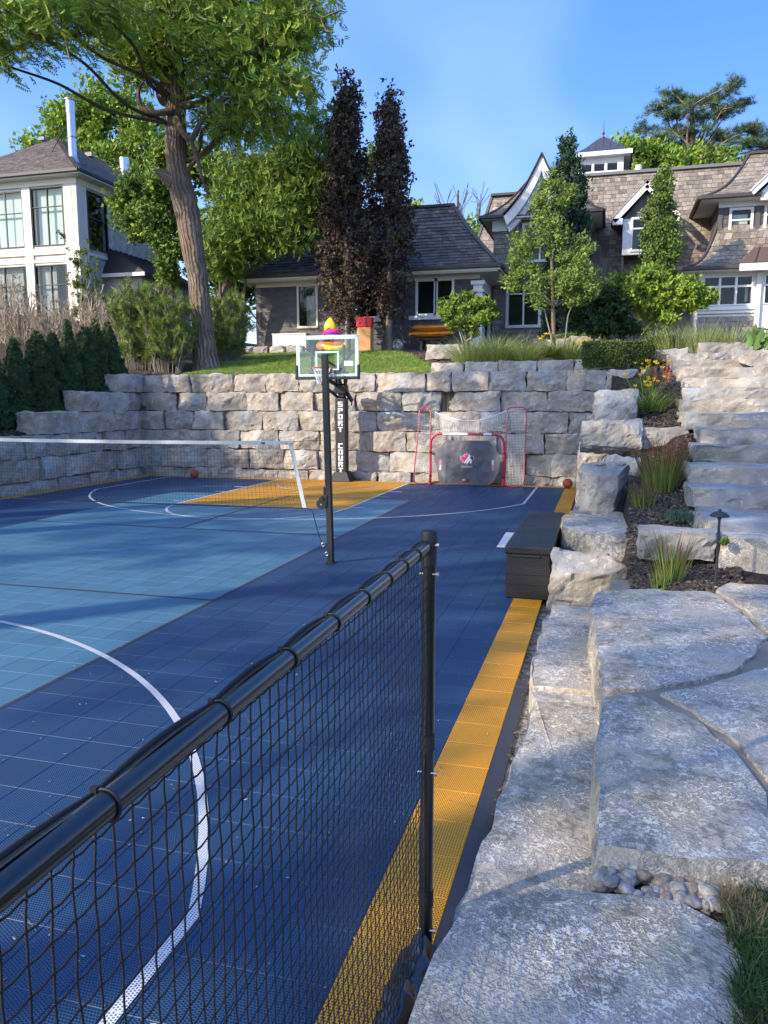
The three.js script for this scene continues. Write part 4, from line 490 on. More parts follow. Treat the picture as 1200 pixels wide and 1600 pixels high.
// the big walnut behind the left end of the wall
tree({ seed: 1001, name: 'walnut_tree', label: 'huge tree with thick furrowed bare trunk rising behind the stone wall left of centre', base: [-12.45, 2.98, -23], trunkSides: 28, knob: .12,
  trunk: [[-12.4, 2.85, -23, 0.533], [-12.5, 3.5, -23, 0.404], [-12.6, 4.7, -23, 0.327], [-12.68, 5.9, -23, 0.318], [-12.85, 7.1, -23, 0.353], [-13.0, 8.1, -23, 0.378], [-13.2, 8.9, -23, 0.370], [-13.3, 9.6, -23, 0.310], [-13.28, 10.7, -23, 0.318], [-13.25, 11.4, -23, 0.318], [-13.25, 12.0, -23, 0.310], [-13.2, 12.8, -23, 0.241], [-13.0, 14, -23, 0.206], [-12.7, 16, -23.2, 0.120]],
  limbR: .1, leaf: walnutLeaf, hang: true, leafScale: .74, mul: 1.7, cols: GREEN, clumpR: .58, twigR: .018, limbMat: bark,
  blobs: [[-12.9, 13.3, -22.2, 2.2, 1.3, 2, 1100], [-14.6, 13.3, -22.6, 1.5, 1.2, 1.6, 620], [-13.9, 12.5, -22.3, 1.1, .5, 1.0, 240], [-11.2, 12.2, -22.5, 1.6, 1.1, 1.6, 720], [-10, 12.4, -22.6, 1.4, 1.2, 1.6, 640], [-9.3, 13.6, -23, 1.2, 1.3, 1.5, 470], [-11.3, 14.2, -23, 2.3, 1.3, 2, 950], [-9.7, 11.0, -22.6, 1.2, .8, 1.3, 370], [-10.9, 10.6, -22.8, 1.3, .7, 1.2, 290], [-11.9, 10.9, -23.6, 1.0, .8, 1.3, 240], [-15.62, 12.26, -18.82, 1.43, 0.84, 1.34, 408], [-14.45, 12.43, -18.98, 1.34, 0.76, 1.26, 365], [-17.05, 11.67, -18.73, 1.18, 0.76, 1.18, 255], [-13.44, 12.60, -19.32, 1.26, 0.67, 1.18, 272], [-11.8, 16.2, -24, 3.4, 1.6, 3, 800], [-15.2, 16, -24, 2.6, 1.4, 2.6, 520], [-13.6, 15, -26, 2.6, 2, 2, 500]],
  extra: (t, r, loc) => { // crooked bare limbs low on the trunk, and a dead stub
    const lm = bark, L = a => a.map(loc);
    part('limb', limb(L([[-13.1, 10.75, -22.7, .13], [-12.6, 10.15, -22.3, .1], [-12.3, 9.95, -22.2, .095], [-11.9, 10.5, -22.2, .08], [-11.2, 10.95, -22.2, .06], [-10.7, 11.3, -22.3, .03]]), 8, .15, 6), lm, t); part('limb', limb(L([[-12.35, 10.0, -22.2, .075], [-12.1, 9.3, -22.2, .06], [-11.95, 8.7, -22.2, .035], [-11.7, 8.2, -22.2, .015]]), 7, .1, 6), lm, t);
    part('limb', limb(L([[-13.2, 11.0, -22.7, .12], [-13.7, 10.9, -22.4, .1], [-14.05, 11.1, -22.3, .08], [-14.1, 11.55, -22.3, .06], [-13.9, 11.8, -22.3, .03]]), 8, .15, 6), lm, t); part('limb', limb(L([[-13.0, 11.2, -22.9, .14], [-12.3, 11.1, -22.6, .1], [-11.6, 11.3, -22.6, .07], [-11.0, 11.9, -22.7, .05]]), 8, .15, 6), bark, t);
    part('branch_stub', limb(L([[-13.35, 8.95, -22.85, .26], [-13.75, 9.25, -22.65, .1], [-13.85, 9.32, -22.6, .02]]), 10, .15, 5), bark, t);
    part('trunk_burl', (() => { const g = new THREE.IcosahedronGeometry(.3, 3), p = g.attributes.position; for (let i = 0; i < p.count; i++) { const n = 1 + .3 * noise(p.getX(i) * 5, p.getY(i) * 5, p.getZ(i) * 5); p.setXYZ(i, p.getX(i) * n, p.getY(i) * n * 1.2, p.getZ(i) * n); } g.computeVertexNormals(); g.translate(...loc([-13.5, 11.6, -22.85]).slice(0, 3)); return g; })(), bark, t);
    const dead = []; for (const [a, b, c] of [[[-9, 13.2, -22.5], [-8.2, 12.9, -22.4], [-7.6, 13.05, -22.4]], [[-9, 14.1, -22.5], [-8.3, 14.3, -22.4], [-7.4, 14.1, -22.4]], [[-8.2, 12.9, -22.4], [-8, 12.5, -22.3], [-7.75, 12.45, -22.3]], [[-8.3, 14.3, -22.4], [-8, 14.0, -22.4], [-7.9, 13.6, -22.4]], [[-14.8, 11.7, -18.7], [-15.6, 11.2, -18.5], [-16.7, 10.9, -18.5]], [[-14, 11.8, -18.7], [-13.7, 10.9, -18.5], [-13.4, 10.5, -18.5]]]) dead.push([a, b, c].map(q => V(...loc(q).slice(0, 3)))); part('dead_twigs', cords(dead, .02, 4), lm, t).userData.kind = 'stuff'; } });
// leafy trees left of and behind the walnut
const treesBehind = 'leafy trees between the houses';
tree({ seed: 1002, name: 'leafy_tree', group: treesBehind, label: 'broad green tree to the right of the thick trunk, hanging over the dark roof', base: [-15.4, 4.2, -29.6], trunk: [[-15.4, 4.0, -29.6, .24], [-15.2, 6, -29.6, .2], [-14.4, 8.6, -29.6, .16], [-13.2, 11, -29.6, .09]], limbR: .08, leaf: walnutLeaf, hang: true, leafScale: .68, mul: 2.7, cols: [...GREEN, ...MID], clumpR: .5,
  blobs: [[-14.14, 10.54, -29.60, 1.43, 1.43, 1.26, 616], [-12.50, 11.20, -29.38, 1.53, 1.53, 1.26, 748], [-11.29, 11.86, -29.60, 1.21, 1.43, 1.08, 484], [-11.40, 10.10, -29.38, 1.32, 1.32, 1.17, 572], [-13.05, 9.23, -29.05, 1.64, 1.21, 1.17, 704], [-14.58, 8.68, -29.16, 1.21, 1.43, 1.08, 528], [-13.57, 8.58, -28.72, 1.53, 0.88, 1.08, 492], [-15.11, 7.93, -29.05, 0.99, 0.97, 0.90, 316], [-11.84, 8.79, -28.72, 1.32, 0.99, 0.90, 418], [-15.74, 5.94, -30.66, 1.10, 0.99, 0.90, 171]] });

tree({ seed: 1003, name: 'leafy_tree', group: treesBehind, label: 'smaller dark leafy tree left of the thick trunk in front of the pale stucco house', base: [-18.1, 4.6, -30.3], trunk: [[-18.1, 4.2, -30.3, .2], [-18, 7, -30.3, .15], [-18.3, 9, -30.2, .1], [-18.8, 11.2, -30, .05]], leaf: cluster(8, .17, .12, 33, 1.4), cols: [...MID, ...MID, ...GREEN], clumpR: .4, twigMat: paleTwig,
  blobs: [[-19.50, 10.64, -30.00, 1.04, 0.92, 1.04, 429], [-18.58, 11.10, -30.00, 0.92, 1.04, 1.04, 390], [-18.81, 9.72, -29.88, 1.27, 0.92, 1.04, 520], [-17.88, 10.18, -30.00, 0.92, 1.04, 1.04, 390], [-17.77, 8.91, -29.77, 0.92, 0.81, 0.92, 338], [-17.54, 7.76, -29.77, 0.69, 0.69, 0.81, 208], [-18.12, 12.37, -30.69, 1.04, 1.04, 1.04, 338], [-16.85, 11.68, -31.15, 1.15, 1.38, 1.15, 416], [-18.35, 7.30, -30.00, 0.58, 0.46, 0.58, 104]] });
const farT = 'tall trees far behind the houses';
tree({ seed: 1004, name: 'leafy_tree', group: farT, label: 'tall maple behind the roof with the steel flue', base: [-28, 4.5, -43], trunk: [[-28, 4, -43, .45], [-28, 10, -43, .35], [-28.2, 15, -43, .25], [-28, 18.5, -43, .1]], leaf: cluster(9, .27, .19, 34, 1.7), cols: GREEN, clumpR: .6, limbR: .12, twigR: .03,
  blobs: [[-33, 17.4, -42, 1.2, .8, 1.2, 110], [-31, 18.6, -42, 1.5, 1.2, 1.4, 240], [-29, 19.2, -42, 1.5, 1.2, 1.5, 260], [-27.2, 18.8, -42, 1.4, 1.3, 1.4, 240], [-30, 16.8, -41.5, 1.6, 1.2, 1.4, 240], [-27.6, 16.6, -41.5, 1.4, 1.3, 1.4, 240], [-25.6, 17.2, -42, 1.3, 1.5, 1.4, 220], [-26, 15, -41.5, 1.5, 1.4, 1.4, 240], [-28, 14.2, -41.5, 1.5, 1.0, 1.4, 170], [-24.2, 14.4, -41, 1.5, 1.8, 1.4, 260], [-23.6, 12, -41, 1.4, 1.4, 1.4, 220]] });
tree({ seed: 1005, name: 'leafy_tree', group: farT, label: 'green tree behind the dark roof between trunk and purple beech', base: [-16.5, 4.5, -42], trunk: [[-16.5, 4, -42, .4], [-16.5, 10, -42, .3], [-16.6, 15, -42, .12]], leaf: cluster(9, .27, .19, 35, 1.7), cols: MID, clumpR: .7, limbR: .12, twigR: .03,
  blobs: [[-17.5, 13.5, -41, 2, 1.8, 1.6, 360], [-20, 13.5, -41, 2, 2, 1.6, 380], [-15.2, 13, -41, 1.8, 2, 1.6, 340], [-18.5, 10.8, -41, 2.2, 1.6, 1.6, 320], [-15.5, 10.2, -40.5, 2, 1.6, 1.6, 300], [-21.5, 11, -41, 1.8, 1.8, 1.6, 300], [-20, 8.6, -40.5, 2.2, 1.6, 1.5, 300], [-17.4, 8.2, -40.5, 2, 1.4, 1.5, 260], [-13.6, 14.6, -42, 1.5, 1.6, 1.6, 240]] });
tree({ seed: 1006, name: 'leafy_tree', group: farT, label: 'thin green tree with bare top twigs between the dark roof and the stone gable', base: [-9.6, 4.6, -50], trunk: [[-9.6, 4, -50, .3], [-9.4, 10, -50, .2], [-9.3, 15.2, -50, .05]], leaf: cluster(9, .25, .17, 36, 1.6), cols: GREEN, clumpR: .6, twigR: .03,
  blobs: [[-10.6, 13.2, -49.5, 1.2, 1.4, 1.2, 170], [-8.6, 12.2, -49.5, 1.3, 1.1, 1.2, 170], [-11.5, 11.2, -49.5, 1.4, 1.2, 1.2, 180], [-9.2, 10.6, -49.5, 1.8, 1.2, 1.2, 240], [-12.6, 13.6, -49.5, .9, 1.3, 1, 100]],
  extra: (t, r, loc) => { const l = []; for (let k = 0; k < 3; k++) { const x = -10.2 + k * 1.1; for (let i = 0; i < 9; i++) { const a = V(...loc([x, 12.5, -50]).slice(0, 3)); l.push([a, V(a.x + (r() - .5) * .3, a.y + 1 + r(), a.z), V(a.x + (r() - .5) * 1.5, a.y + 2 + r() * 1.2, a.z + (r() - .5))]); } } part('bare_twigs', cords(l, .022, 3), twig, t).userData.kind = 'stuff'; } });
// purple beeches: dense upright columns
function column(seed, name, label, x, y, z, profile, n, leaf, cols, o = {}) { // profile: [[height, radius],...]
  const r = rng(seed), t = thing(name, label, o.category ?? 'tree', [x, y, z], o.group), H = profile[profile.length - 1][0], rad = h => { for (let i = 1; i < profile.length; i++) if (h <= profile[i][0]) return lerp(profile[i - 1][1], profile[i][1], (h - profile[i - 1][0]) / (profile[i][0] - profile[i - 1][0])); return 0; };
  part('trunk', limb([[0, -.1, 0, o.r ?? .12], [.03, H * .35, 0, (o.r ?? .12) * .7], [-.02, H * .7, 0, (o.r ?? .12) * .4], [0, H * .97, 0, .015]], 8, .12, 8), o.bark ?? paleTwig, t);
  const st = [], items = [], hs = o.stems ?? 26; // steep stems carrying plumes of foliage
  for (let i = 0; i < hs; i++) { const a = r() * 6.283, h0 = profile[0][0] + (H - profile[0][0]) * Math.pow(r(), 1.1) * .8, L = (o.stemL ?? .22) * H * (.6 + .7 * r()), h1 = Math.min(H * .99, h0 + L), R = rad(h1 * .75 + h0 * .25) * (.55 + .55 * r()); st.push([V(0, h0 - (o.drop ?? .12) * H * .3, 0), V(R * .6 * Math.cos(a), lerp(h0, h1, .35), R * .6 * Math.sin(a)), V(R * Math.cos(a), h1, R * Math.sin(a) * (o.flat ?? 1))]); }
  st.push([V(0, profile[0][0], 0), V(0, H * .6, 0), V(0, H, 0)]); part('stems', cords(st, o.stemR ?? .018, 4), o.stemMat ?? darkTwig, t).userData.kind = 'stuff';
  const v = V(), vol = []; for (let i = 0; i < (o.nvol ?? 70); i++) { let h, R; do { h = lerp(profile[0][0], H * .97, r()); R = rad(h); } while (r() * r() > R / 1.2); const a = r() * 6.283, q = R * Math.pow(r(), .4); vol.push(V(q * Math.cos(a), h, q * Math.sin(a))); }
  for (let i = 0; i < n; i++) { if (r() < .55) { const c = vol[Math.floor(r() * vol.length)], sp = (o.sp ?? .2) * .9, g = () => (r() + r() + r() - 1.5) * sp; v.set(c.x + g(), c.y + g() * 1.7, c.z + g()); items.push({ p: v.clone(), r: o.up ? [(r() - .5) * .9, r() * 6.283, (r() - .5) * .9] : [(r() - .5) * 2.4, r() * 6.283, (r() - .5) * 2.4], s: (o.leafScale ?? 1) * (.7 + .6 * r()), c: tint(typeof cols === 'function' ? cols(v.y / H, r) : cols, r) }); continue; } const s = st[Math.floor(r() * st.length)], u = .25 + .78 * r(), sp = (o.sp ?? .2) * (1.25 - u * .75); v.copy(u < .5 ? s[0] : s[1]).lerp(u < .5 ? s[1] : s[2], u < .5 ? u * 2 : (u - .5) * 2); const g = () => (r() + r() + r() - 1.5) * sp * 1.3; v.x += g(); v.z += g(); v.y += g() * 1.2; if (v.y < profile[0][0] * .75 + .1 * r()) v.y = profile[0][0] * .8 + r() * .3; items.push({ p: v.clone(), r: o.up ? [(r() - .5) * .9, r() * 6.283, (r() - .5) * .9] : [(r() - .5) * 2.4, r() * 6.283, (r() - .5) * 2.4], s: (o.leafScale ?? 1) * (.7 + .6 * r()), c: tint(typeof cols === 'function' ? cols(v.y / H, r) : cols, r) }); }
  foliage(t, 'crown', leaf, o.leafMat ?? LMd, items); return t;
}
const PUR = [[.075, .042, .044], [.09, .048, .042], [.06, .042, .048], [.095, .06, .042]], purLow = [[.15, .13, .07], [.12, .095, .058], [.15, .11, .07], [.14, .14, .07]];
const beechCols = (h, r) => r() < .42 ? purLow : PUR, beechG = 'columnar purple beeches in front of the dark cabana';
column(1010, 'purple_beech', 'taller and left one of two columnar purple beeches before the dark cabana', -9.65, 4.05, -29.0, [[1.0, .6], [2.2, 1.15], [3.6, 1.1], [5, .95], [6.4, .75], [7.8, .55], [9, .3], [9.95, .05]], 2700, beechLeaf, beechCols, { stems: 60, sp: .4, group: beechG, r: .13 });
column(1011, 'purple_beech', 'shorter and right one of two columnar purple beeches, with a whitish bare lower trunk', -8.0, 4.05, -29.0, [[1.1, .35], [2, .75], [3.2, 1.0], [4.4, .95], [5.6, .8], [6.8, .58], [8.0, .38], [9.2, .05]], 2200, beechLeaf, (h, r) => r() < .1 ? [[.10, .045, .03]] : beechCols(h, r), { stems: 52, sp: .38, group: beechG, r: .14, bark: mat([.5, .47, .42], .9, { map: barkCol }) });
column(1012, 'evergreen', 'dark narrow evergreen behind the small pale-trunked tree', -1.65, 4.3, -31, [[.3, .7], [2.5, .85], [4.5, .8], [6, .6], [7.5, .12]], 2200, cluster(8, .17, .07, 41, 1.4), [[.03, .075, .04], [.04, .09, .045]], { stems: 46, sp: .22, up: true, r: .1 });
column(1013, 'hornbeam', 'slim columnar green tree in front of the gabled dormer', 1.75, 4.25, -31, [[.3, .4], [1.5, .7], [3, .65], [4.5, .55], [5.4, .3], [6.15, .05]], 1900, cluster(8, .14, .07, 42, 1.4), [[.10, .17, .035], [.13, .21, .04], [.16, .24, .045]], { stems: 46, sp: .17, up: true, r: .08 });
tree({ seed: 1014, name: 'young_tree', label: 'young tree with pale slender trunk and open light crown above the daylilies', base: [-1.52, 3.5, -24], trunkSides: 10, trunk: [[-1.51, 3.4, -24, .075], [-1.58, 4.9, -24, .06], [-1.65, 6.2, -24, .045], [-1.6, 7.6, -24, .028], [-1.62, 8.5, -24, .012]], bark: mat([.42, .36, .3], .9, { map: barkCol }), limbR: .03, limbMat: paleTwig, twigR: .009, leaf: cluster(7, .1, .05, 44, 1.8), per: 9, mul: 1.1, cols: [[.22, .32, .06], [.29, .39, .08], [.17, .26, .05]], clumpR: .26,
  blobs: [[-2.5, 6.5, -24, .55, .5, .5, 210], [-1.0, 6.3, -24, .6, .55, .5, 260], [-1.7, 7.0, -23.9, .6, .6, .5, 270], [-1.9, 7.8, -24, .5, .5, .45, 190], [-1.4, 8.0, -24, .35, .5, .4, 120], [-1.75, 8.5, -24, .25, .35, .3, 60], [-2.4, 5.7, -24, .6, .45, .5, 230], [-1.3, 5.5, -23.9, .65, .45, .5, 260], [-.7, 5.6, -24, .5, .5, .5, 210], [-1.9, 5.2, -24, .45, .3, .4, 110], [-.9, 5.1, -24, .4, .3, .4, 110], [-2.8, 6.0, -24, .35, .35, .35, 90]] });
tree({ seed: 1015, name: 'hydrangea_tree', label: 'wide bright lime-green hydrangea in front of the main house', category: 'shrub', base: [1.1, 3.75, -26], trunk: [[.9, 3.7, -26, .06], [1.0, 4.4, -26, .05], [1.2, 5.2, -26, .03]], bark: paleTwig, limbR: .03, limbMat: paleTwig, leaf: hydLeaf, cols: [[.27, .39, .04], [.34, .45, .05], [.19, .3, .035]], clumpR: .3,
  blobs: [[.4, 5.6, -26, .7, .4, .6, 260], [1.2, 5.75, -26, .7, .4, .6, 280], [2.0, 5.4, -26, .7, .45, .6, 270], [2.6, 5.15, -26, .5, .4, .5, 180], [-.1, 5.2, -26, .6, .45, .5, 220], [.9, 5.2, -25.7, .8, .45, .5, 260], [1.8, 4.9, -25.8, .7, .4, .5, 200], [.1, 4.6, -26, .5, .35, .4, 100]] });
tree({ seed: 1016, name: 'green_shrub', label: 'darker green shrub just left of the lime-green hydrangea', category: 'shrub', base: [-.4, 3.75, -25.5], trunk: [[-.4, 3.7, -25.5, .05], [-.4, 4.3, -25.5, .04], [-.4, 5.0, -25.5, .02]], limbR: .025, leaf: hydLeaf, cols: DEEP, clumpR: .3, blobs: [[-.6, 4.9, -25.5, .6, .45, .5, 240], [0, 5.2, -25.6, .6, .4, .5, 220], [-.3, 4.4, -25.4, .6, .35, .5, 170], [.5, 4.5, -25.6, .5, .4, .5, 150]] });
tree({ seed: 1017, name: 'green_shrub', label: 'bright multi-stemmed shrub with pale stems left of the grass clumps, hiding the cabana corner', category: 'shrub', base: [-4.35, 3.5, -25], trunk: [[-4.3, 3.4, -25, .035], [-4.35, 4.0, -25, .03], [-4.4, 4.6, -25, .02]], bark: paleTwig, limbMat: mat([.5, .45, .38], .9), limbR: .022, leaf: hydLeaf, cols: [[.22, .33, .04], [.28, .4, .05], [.16, .26, .035]], clumpR: .24, leafScale: .85,
  blobs: [[-4.9, 5.05, -25, .42, .32, .4, 170], [-4.3, 5.2, -25, .45, .3, .4, 180], [-3.75, 5.0, -25, .4, .32, .4, 160], [-4.6, 4.7, -24.8, .45, .3, .4, 150], [-3.9, 4.6, -24.8, .45, .3, .4, 150], [-4.2, 4.3, -24.9, .35, .22, .3, 60]] });
// pine behind the main house
tree({ seed: 1018, name: 'pine_tree', label: 'tall irregular pine with open branches behind the main house roof', base: [4.6, 4.6, -52], trunk: [[4.7, 4.5, -52, .35], [4.6, 12, -52, .28], [4.5, 16.5, -52, .22], [4.3, 19.5, -52, .1]], bark: mat([.34, .26, .21], .95, { map: barkCol }), limbMat: mat([.22, .17, .14], .9), limbR: .1, twigR: .03, leaf: pineTuft, leafMat: GLOSS, leafScale: .8, per: 10, cols: [[.06, .11, .045], [.08, .14, .05], [.1, .165, .06]], clumpR: .5,
  blobs: (() => { const r = rng(909), b = []; for (const [x, y, ex, ey, k] of [[4.2, 19.6, 3.2, 20.3, 3], [4.4, 19.4, 6.2, 20.4, 4], [4.4, 18.8, 7.4, 19.5, 6], [4.4, 18.6, 2.4, 19.3, 4], [4.5, 17.6, 8.2, 17.4, 7], [4.5, 17.2, 1.8, 18.2, 5], [4.5, 17.8, 3.6, 18.2, 3], [4.6, 16.6, 9.6, 16.9, 8], [4.6, 16.2, 1.6, 16.8, 6], [4.6, 16.6, 5.6, 16.9, 3], [4.6, 15.4, 7.4, 15.9, 5], [4.6, 15.2, 2.4, 15.6, 4]]) for (let i = 1; i <= k; i++) { const t = i / k, w = .38 + .3 * r(); b.push([lerp(x, ex, t) + (r() - .5) * .3, lerp(y, ey, t * t) + (r() - .3) * .35, -52 + (r() - .5) * 2.2, w * 1.5, w * .55, w, Math.round(42 + 40 * r())]); } return b; })() });
tree({ seed: 1019, name: 'leafy_tree', group: farT, label: 'rounded green tree behind the roof just right of the cupola', base: [1.6, 4.6, -50], trunk: [[1.6, 4.5, -50, .35], [1.6, 11, -50, .25], [1.7, 15.5, -50, .1]], leaf: cluster(9, .25, .17, 37, 1.6), cols: GREEN, clumpR: .6, twigR: .03, blobs: [[1.1, 16.8, -49.6, .7, .7, .8, 90], [2.1, 16.2, -49.6, 1.1, .9, 1, 170], [1.2, 15, -49.6, 1.2, .9, 1, 180], [3.2, 15.2, -49.6, 1.2, 1, 1, 180], [4.6, 15.4, -49.4, 1.2, .8, 1, 150], [6.4, 15.3, -49.4, 1.1, .8, 1, 130], [2.4, 13.8, -49.4, 1.6, .9, 1, 170]] });
// arborvitae row above the left wall
{
  const A = [[-14.1, 1.15, -14.7, 3.1], [-14.15, 1.35, -15.52, 3.2], [-14.2, 1.5, -16.41, 3.55], [-14.1, 1.65, -17.12, 3.75], [-14.12, 1.85, -17.76, 3.8], [-14.06, 2.0, -18.3, 4.2], [-14.02, 2.12, -19.0, 4.05], [-14.1, 2.3, -19.54, 4.28], [-14.12, 2.42, -20.16, 4.3]], ord = ['first', 'second', 'third', 'fourth', 'fifth', 'sixth', 'seventh', 'eighth', 'last'];
  const vs = [0, 1, 2].map(s => spray(10, .11, .016, 50 + s, 1.5));
  A.forEach(([x, y, z, top2], i) => { const r = rng(1100 + i), H = top2 - y + .1, t = thing('arborvitae', `${ord[i]} arborvitae from the left in the dark conical row above the return wall`, 'shrub', [x, y, z], 'arborvitae row'); part('trunk', bar([0, -.1, 0], [0, H * .6, 0], .04, 8, .015), darkTwig, t); const it = []; const R0 = .42 + .2 * r(), ex = .6 + .35 * r(), wv = r() * 9;
    for (let k = 0; k < 2600; k++) { const h = 1 - Math.sqrt(r()), yy = .08 + h * H * .96; let R = R0 * Math.pow(1 - h, ex) * (.72 + .3 * r()) + .03, a = r() * 6.283 + h; R *= 1 + .3 * noise(Math.cos(a) * 1.6 + wv, h * 7, Math.sin(a) * 1.6); it.push({ p: V(R * Math.cos(a), yy, R * Math.sin(a)), r: [.25 * (r() - .5), -a + Math.PI / 2 + (r() - .5) * 1.4, (r() - .5) * .9], s: .75 + .6 * r(), c: tint([[.035, .075, .025], [.045, .09, .028], [.06, .105, .034]], r) }); } foliage(t, 'crown', vs[i % 3], LMd, it); });
}
// half-bare brown hedge and the feathery green shrubs on the left
function twiggy(seed, name, label, x, y, z, H, R, nTw, leaf, n, cols, tm, o = {}) {
  const r = rng(seed), t = thing(name, label, 'shrub', [x, y, z], o.group), l = [], it = [];
  for (let i = 0; i < nTw; i++) { const a = r() * 6.283, q = Math.sqrt(r()), h = H * (.45 + .55 * r()), x1 = R * q * Math.cos(a), z1 = R * .7 * q * Math.sin(a), b = V(x1 * .55, -.05, z1 * .55), m = V(x1 * .8 + (r() - .5) * .1, h * .55, z1 * .8), e = V(x1 * 1.05 + (r() - .5) * .2, h, z1 * 1.05); l.push([b, m, e]); for (let k = 0; k < 7; k++) { const s = .15 + .8 * r(), p = s < .5 ? b.clone().lerp(m, s * 2) : m.clone().lerp(e, s * 2 - 1); const d = p.clone().add(V((r() - .5) * .5, .1 + r() * .35, (r() - .5) * .5)); l.push([p, d]); if (r() < .6) l.push([p.clone().lerp(d, .5), d.clone().add(V((r() - .5) * .3, .1 * r(), (r() - .5) * .3))]); } }
  part('twigs', cords(l, o.tr ?? .009, 3), tm, t).userData.kind = 'stuff';
  for (let i = 0; i < n; i++) { const s = l[Math.floor(r() * l.length)], p = s[0].clone().lerp(s[s.length - 1], .4 + .6 * r()); if (o.minY && p.y < o.minY * H && r() < .85) continue; it.push({ p, r: [(r() - .5) * 1.6, r() * 6.283, (r() - .5) * 2], s: .7 + .6 * r(), c: tint(cols, r) }); } if (it.length) foliage(t, 'crown', leaf, LM, it); return t;
}
const dryTwig = mat([.46, .39, .30], .95), dryG = 'half-bare brown shrubs above the arborvitae';
[[-20.6, 3.4, -24, 3.2, 1.0, 90, 'brown half-bare shrub at the far left edge before the tall lower windows'], [-19.2, 3.3, -24, 2.5, .95, 90, 'brown bare shrub left of the stair railing'], [-17.9, 3.2, -24.2, 2.6, 1.0, 100, 'brown bare shrub right of the stair railing, below the house corner'], [-16.6, 3.2, -24, 2.9, 1.0, 100, 'tall dry brown shrub below the dark porch roof'], [-15.4, 3.1, -24, 3.0, .9, 80, 'dry shrub with a few orange tips next to the feathery green shrub']].forEach(([x, y, z, H, R, n, label], i) => twiggy(1200 + i, 'dry_shrub', label, x, y, z, H, R, n, tinyLeaf, i === 0 || i === 4 ? 150 : 80, [[.12, .15, .05], [.2, .19, .1], [.3, .17, .1]], dryTwig, { group: dryG, minY: .55 }));
[[-14.5, 2.95, -22.4, 2.9, 1.0, 1100, 'feathery green evergreen shrub left of the thick trunk'], [-13.4, 3.0, -22.2, 2.3, .85, 900, 'feathery green shrub at the foot of the thick trunk'], [-12.6, 3.2, -24.8, 2.5, .8, 800, 'feathery shrub behind the thick trunk, beside the cabana corner']].forEach(([x, y, z, H, R, n, label], i) => twiggy(1220 + i, 'feathery_shrub', label, x, y, z, H, R, 70, hemlockSpray, n * 2.4, [[.2, .28, .04], [.16, .23, .035], [.26, .33, .06]], paleTwig, { group: 'feathery green shrubs by the trunk', tr: .008 }));
twiggy(1230, 'vine_tree', 'slender leafy sapling climbing before the corner of the pale house', -21.2, 4.2, -28.8, 4.9, .8, 22, smallLeaf, 520, [[.12, .19, .04], [.16, .23, .05]], paleTwig, { minY: .3 });
// dead leaning birch stem next to the cabana
top('birch_trunk', limb([[0, -.1, 0, .1], [.1, 1, 0, .09], [.25, 2.2, 0, .08], [.5, 3.2, .1, .05]], 10, .15, 8), mat([.62, .57, .5], .9, { map: barkCol }), 'leaning whitish tree stem at the left corner of the dark cabana', 'tree', undefined, [-14.9, 3.9, -30.2]);
// ---------------------------------------------------------------- grasses, flowers, hedge, lawn
const blade = (L, w, bend) => { const pos = [], idx = [], n = 5; for (let i = 0; i <= n; i++) { const t = i / n, ww = w * (1 - t * t) * .5 + .0004, y = L * t * (1 - .25 * bend * t), z = L * bend * t * t; pos.push(-ww, y, z, ww, y, z); if (i) { const a = i * 2 - 2; idx.push(a, a + 1, a + 2, a + 1, a + 3, a + 2); } } const g = new THREE.BufferGeometry(); g.setAttribute('position', new THREE.Float32BufferAttribute(pos, 3)); g.setIndex(idx); g.computeVertexNormals(); return g; };
const RED = LM.clone(); RED.vertexColors = true; // blades green at the foot and wine red at the tip, as the plant is
const redTip = g0 => { const g = g0.clone(), p = g.attributes.position, c = []; for (let i = 0; i < p.count; i++) { const t = smooth(.3, .75, p.getY(i)); c.push(lerp(.24, .26, t), lerp(.33, .04, t), lerp(.06, .035, t)); } g.setAttribute('color', new THREE.Float32BufferAttribute(c, 3)); return g; };
function grassClump(seed, name, label, p, n, H, R, w, cols, o = {}) {
  const r = rng(seed), t = thing(name, label, o.category ?? 'ornamental grass', p, o.group), g = blade(1, w / H, o.bend ?? .35), it = [], tip = [];
  for (let i = 0; i < n; i++) { const a = r() * 6.283, q = Math.sqrt(r()) * R, s = H * (.55 + .5 * r()), lean = (o.lean ?? .25) * (q / R + .3 * r()); const e = { p: V(q * Math.cos(a) * .7, -.02, q * Math.sin(a) * .7), r: [lean, 0, 0], s, c: tint(cols, r) }; const qq = new THREE.Quaternion().setFromEuler(new THREE.Euler(0, Math.PI / 2 - a + (r() - .5), 0)).multiply(new THREE.Quaternion().setFromEuler(new THREE.Euler(lean, (r() - .5) * 1.2, 0))); const eu = new THREE.Euler().setFromQuaternion(qq); e.r = [eu.x, eu.y, eu.z]; it.push(e); if (o.tip && r() < o.tip) tip.push({ ...e, s: s * 1.12, c: tint(o.tipCols, r) }); }
  foliage(t, 'blades', g, o.m ?? LM, it); if (tip.length) foliage(t, 'red_blades', redTip(g), RED, tip); return t;
}
const BLOOD = { lean: .22, bend: .14, tip: .85, tipCols: [[1, 1, 1], [.8, .8, .8]], group: 'red-tipped blood grass clumps in the mulch bed' }, BG = [[.24, .33, .06], [.3, .38, .08], [.18, .25, .05]];
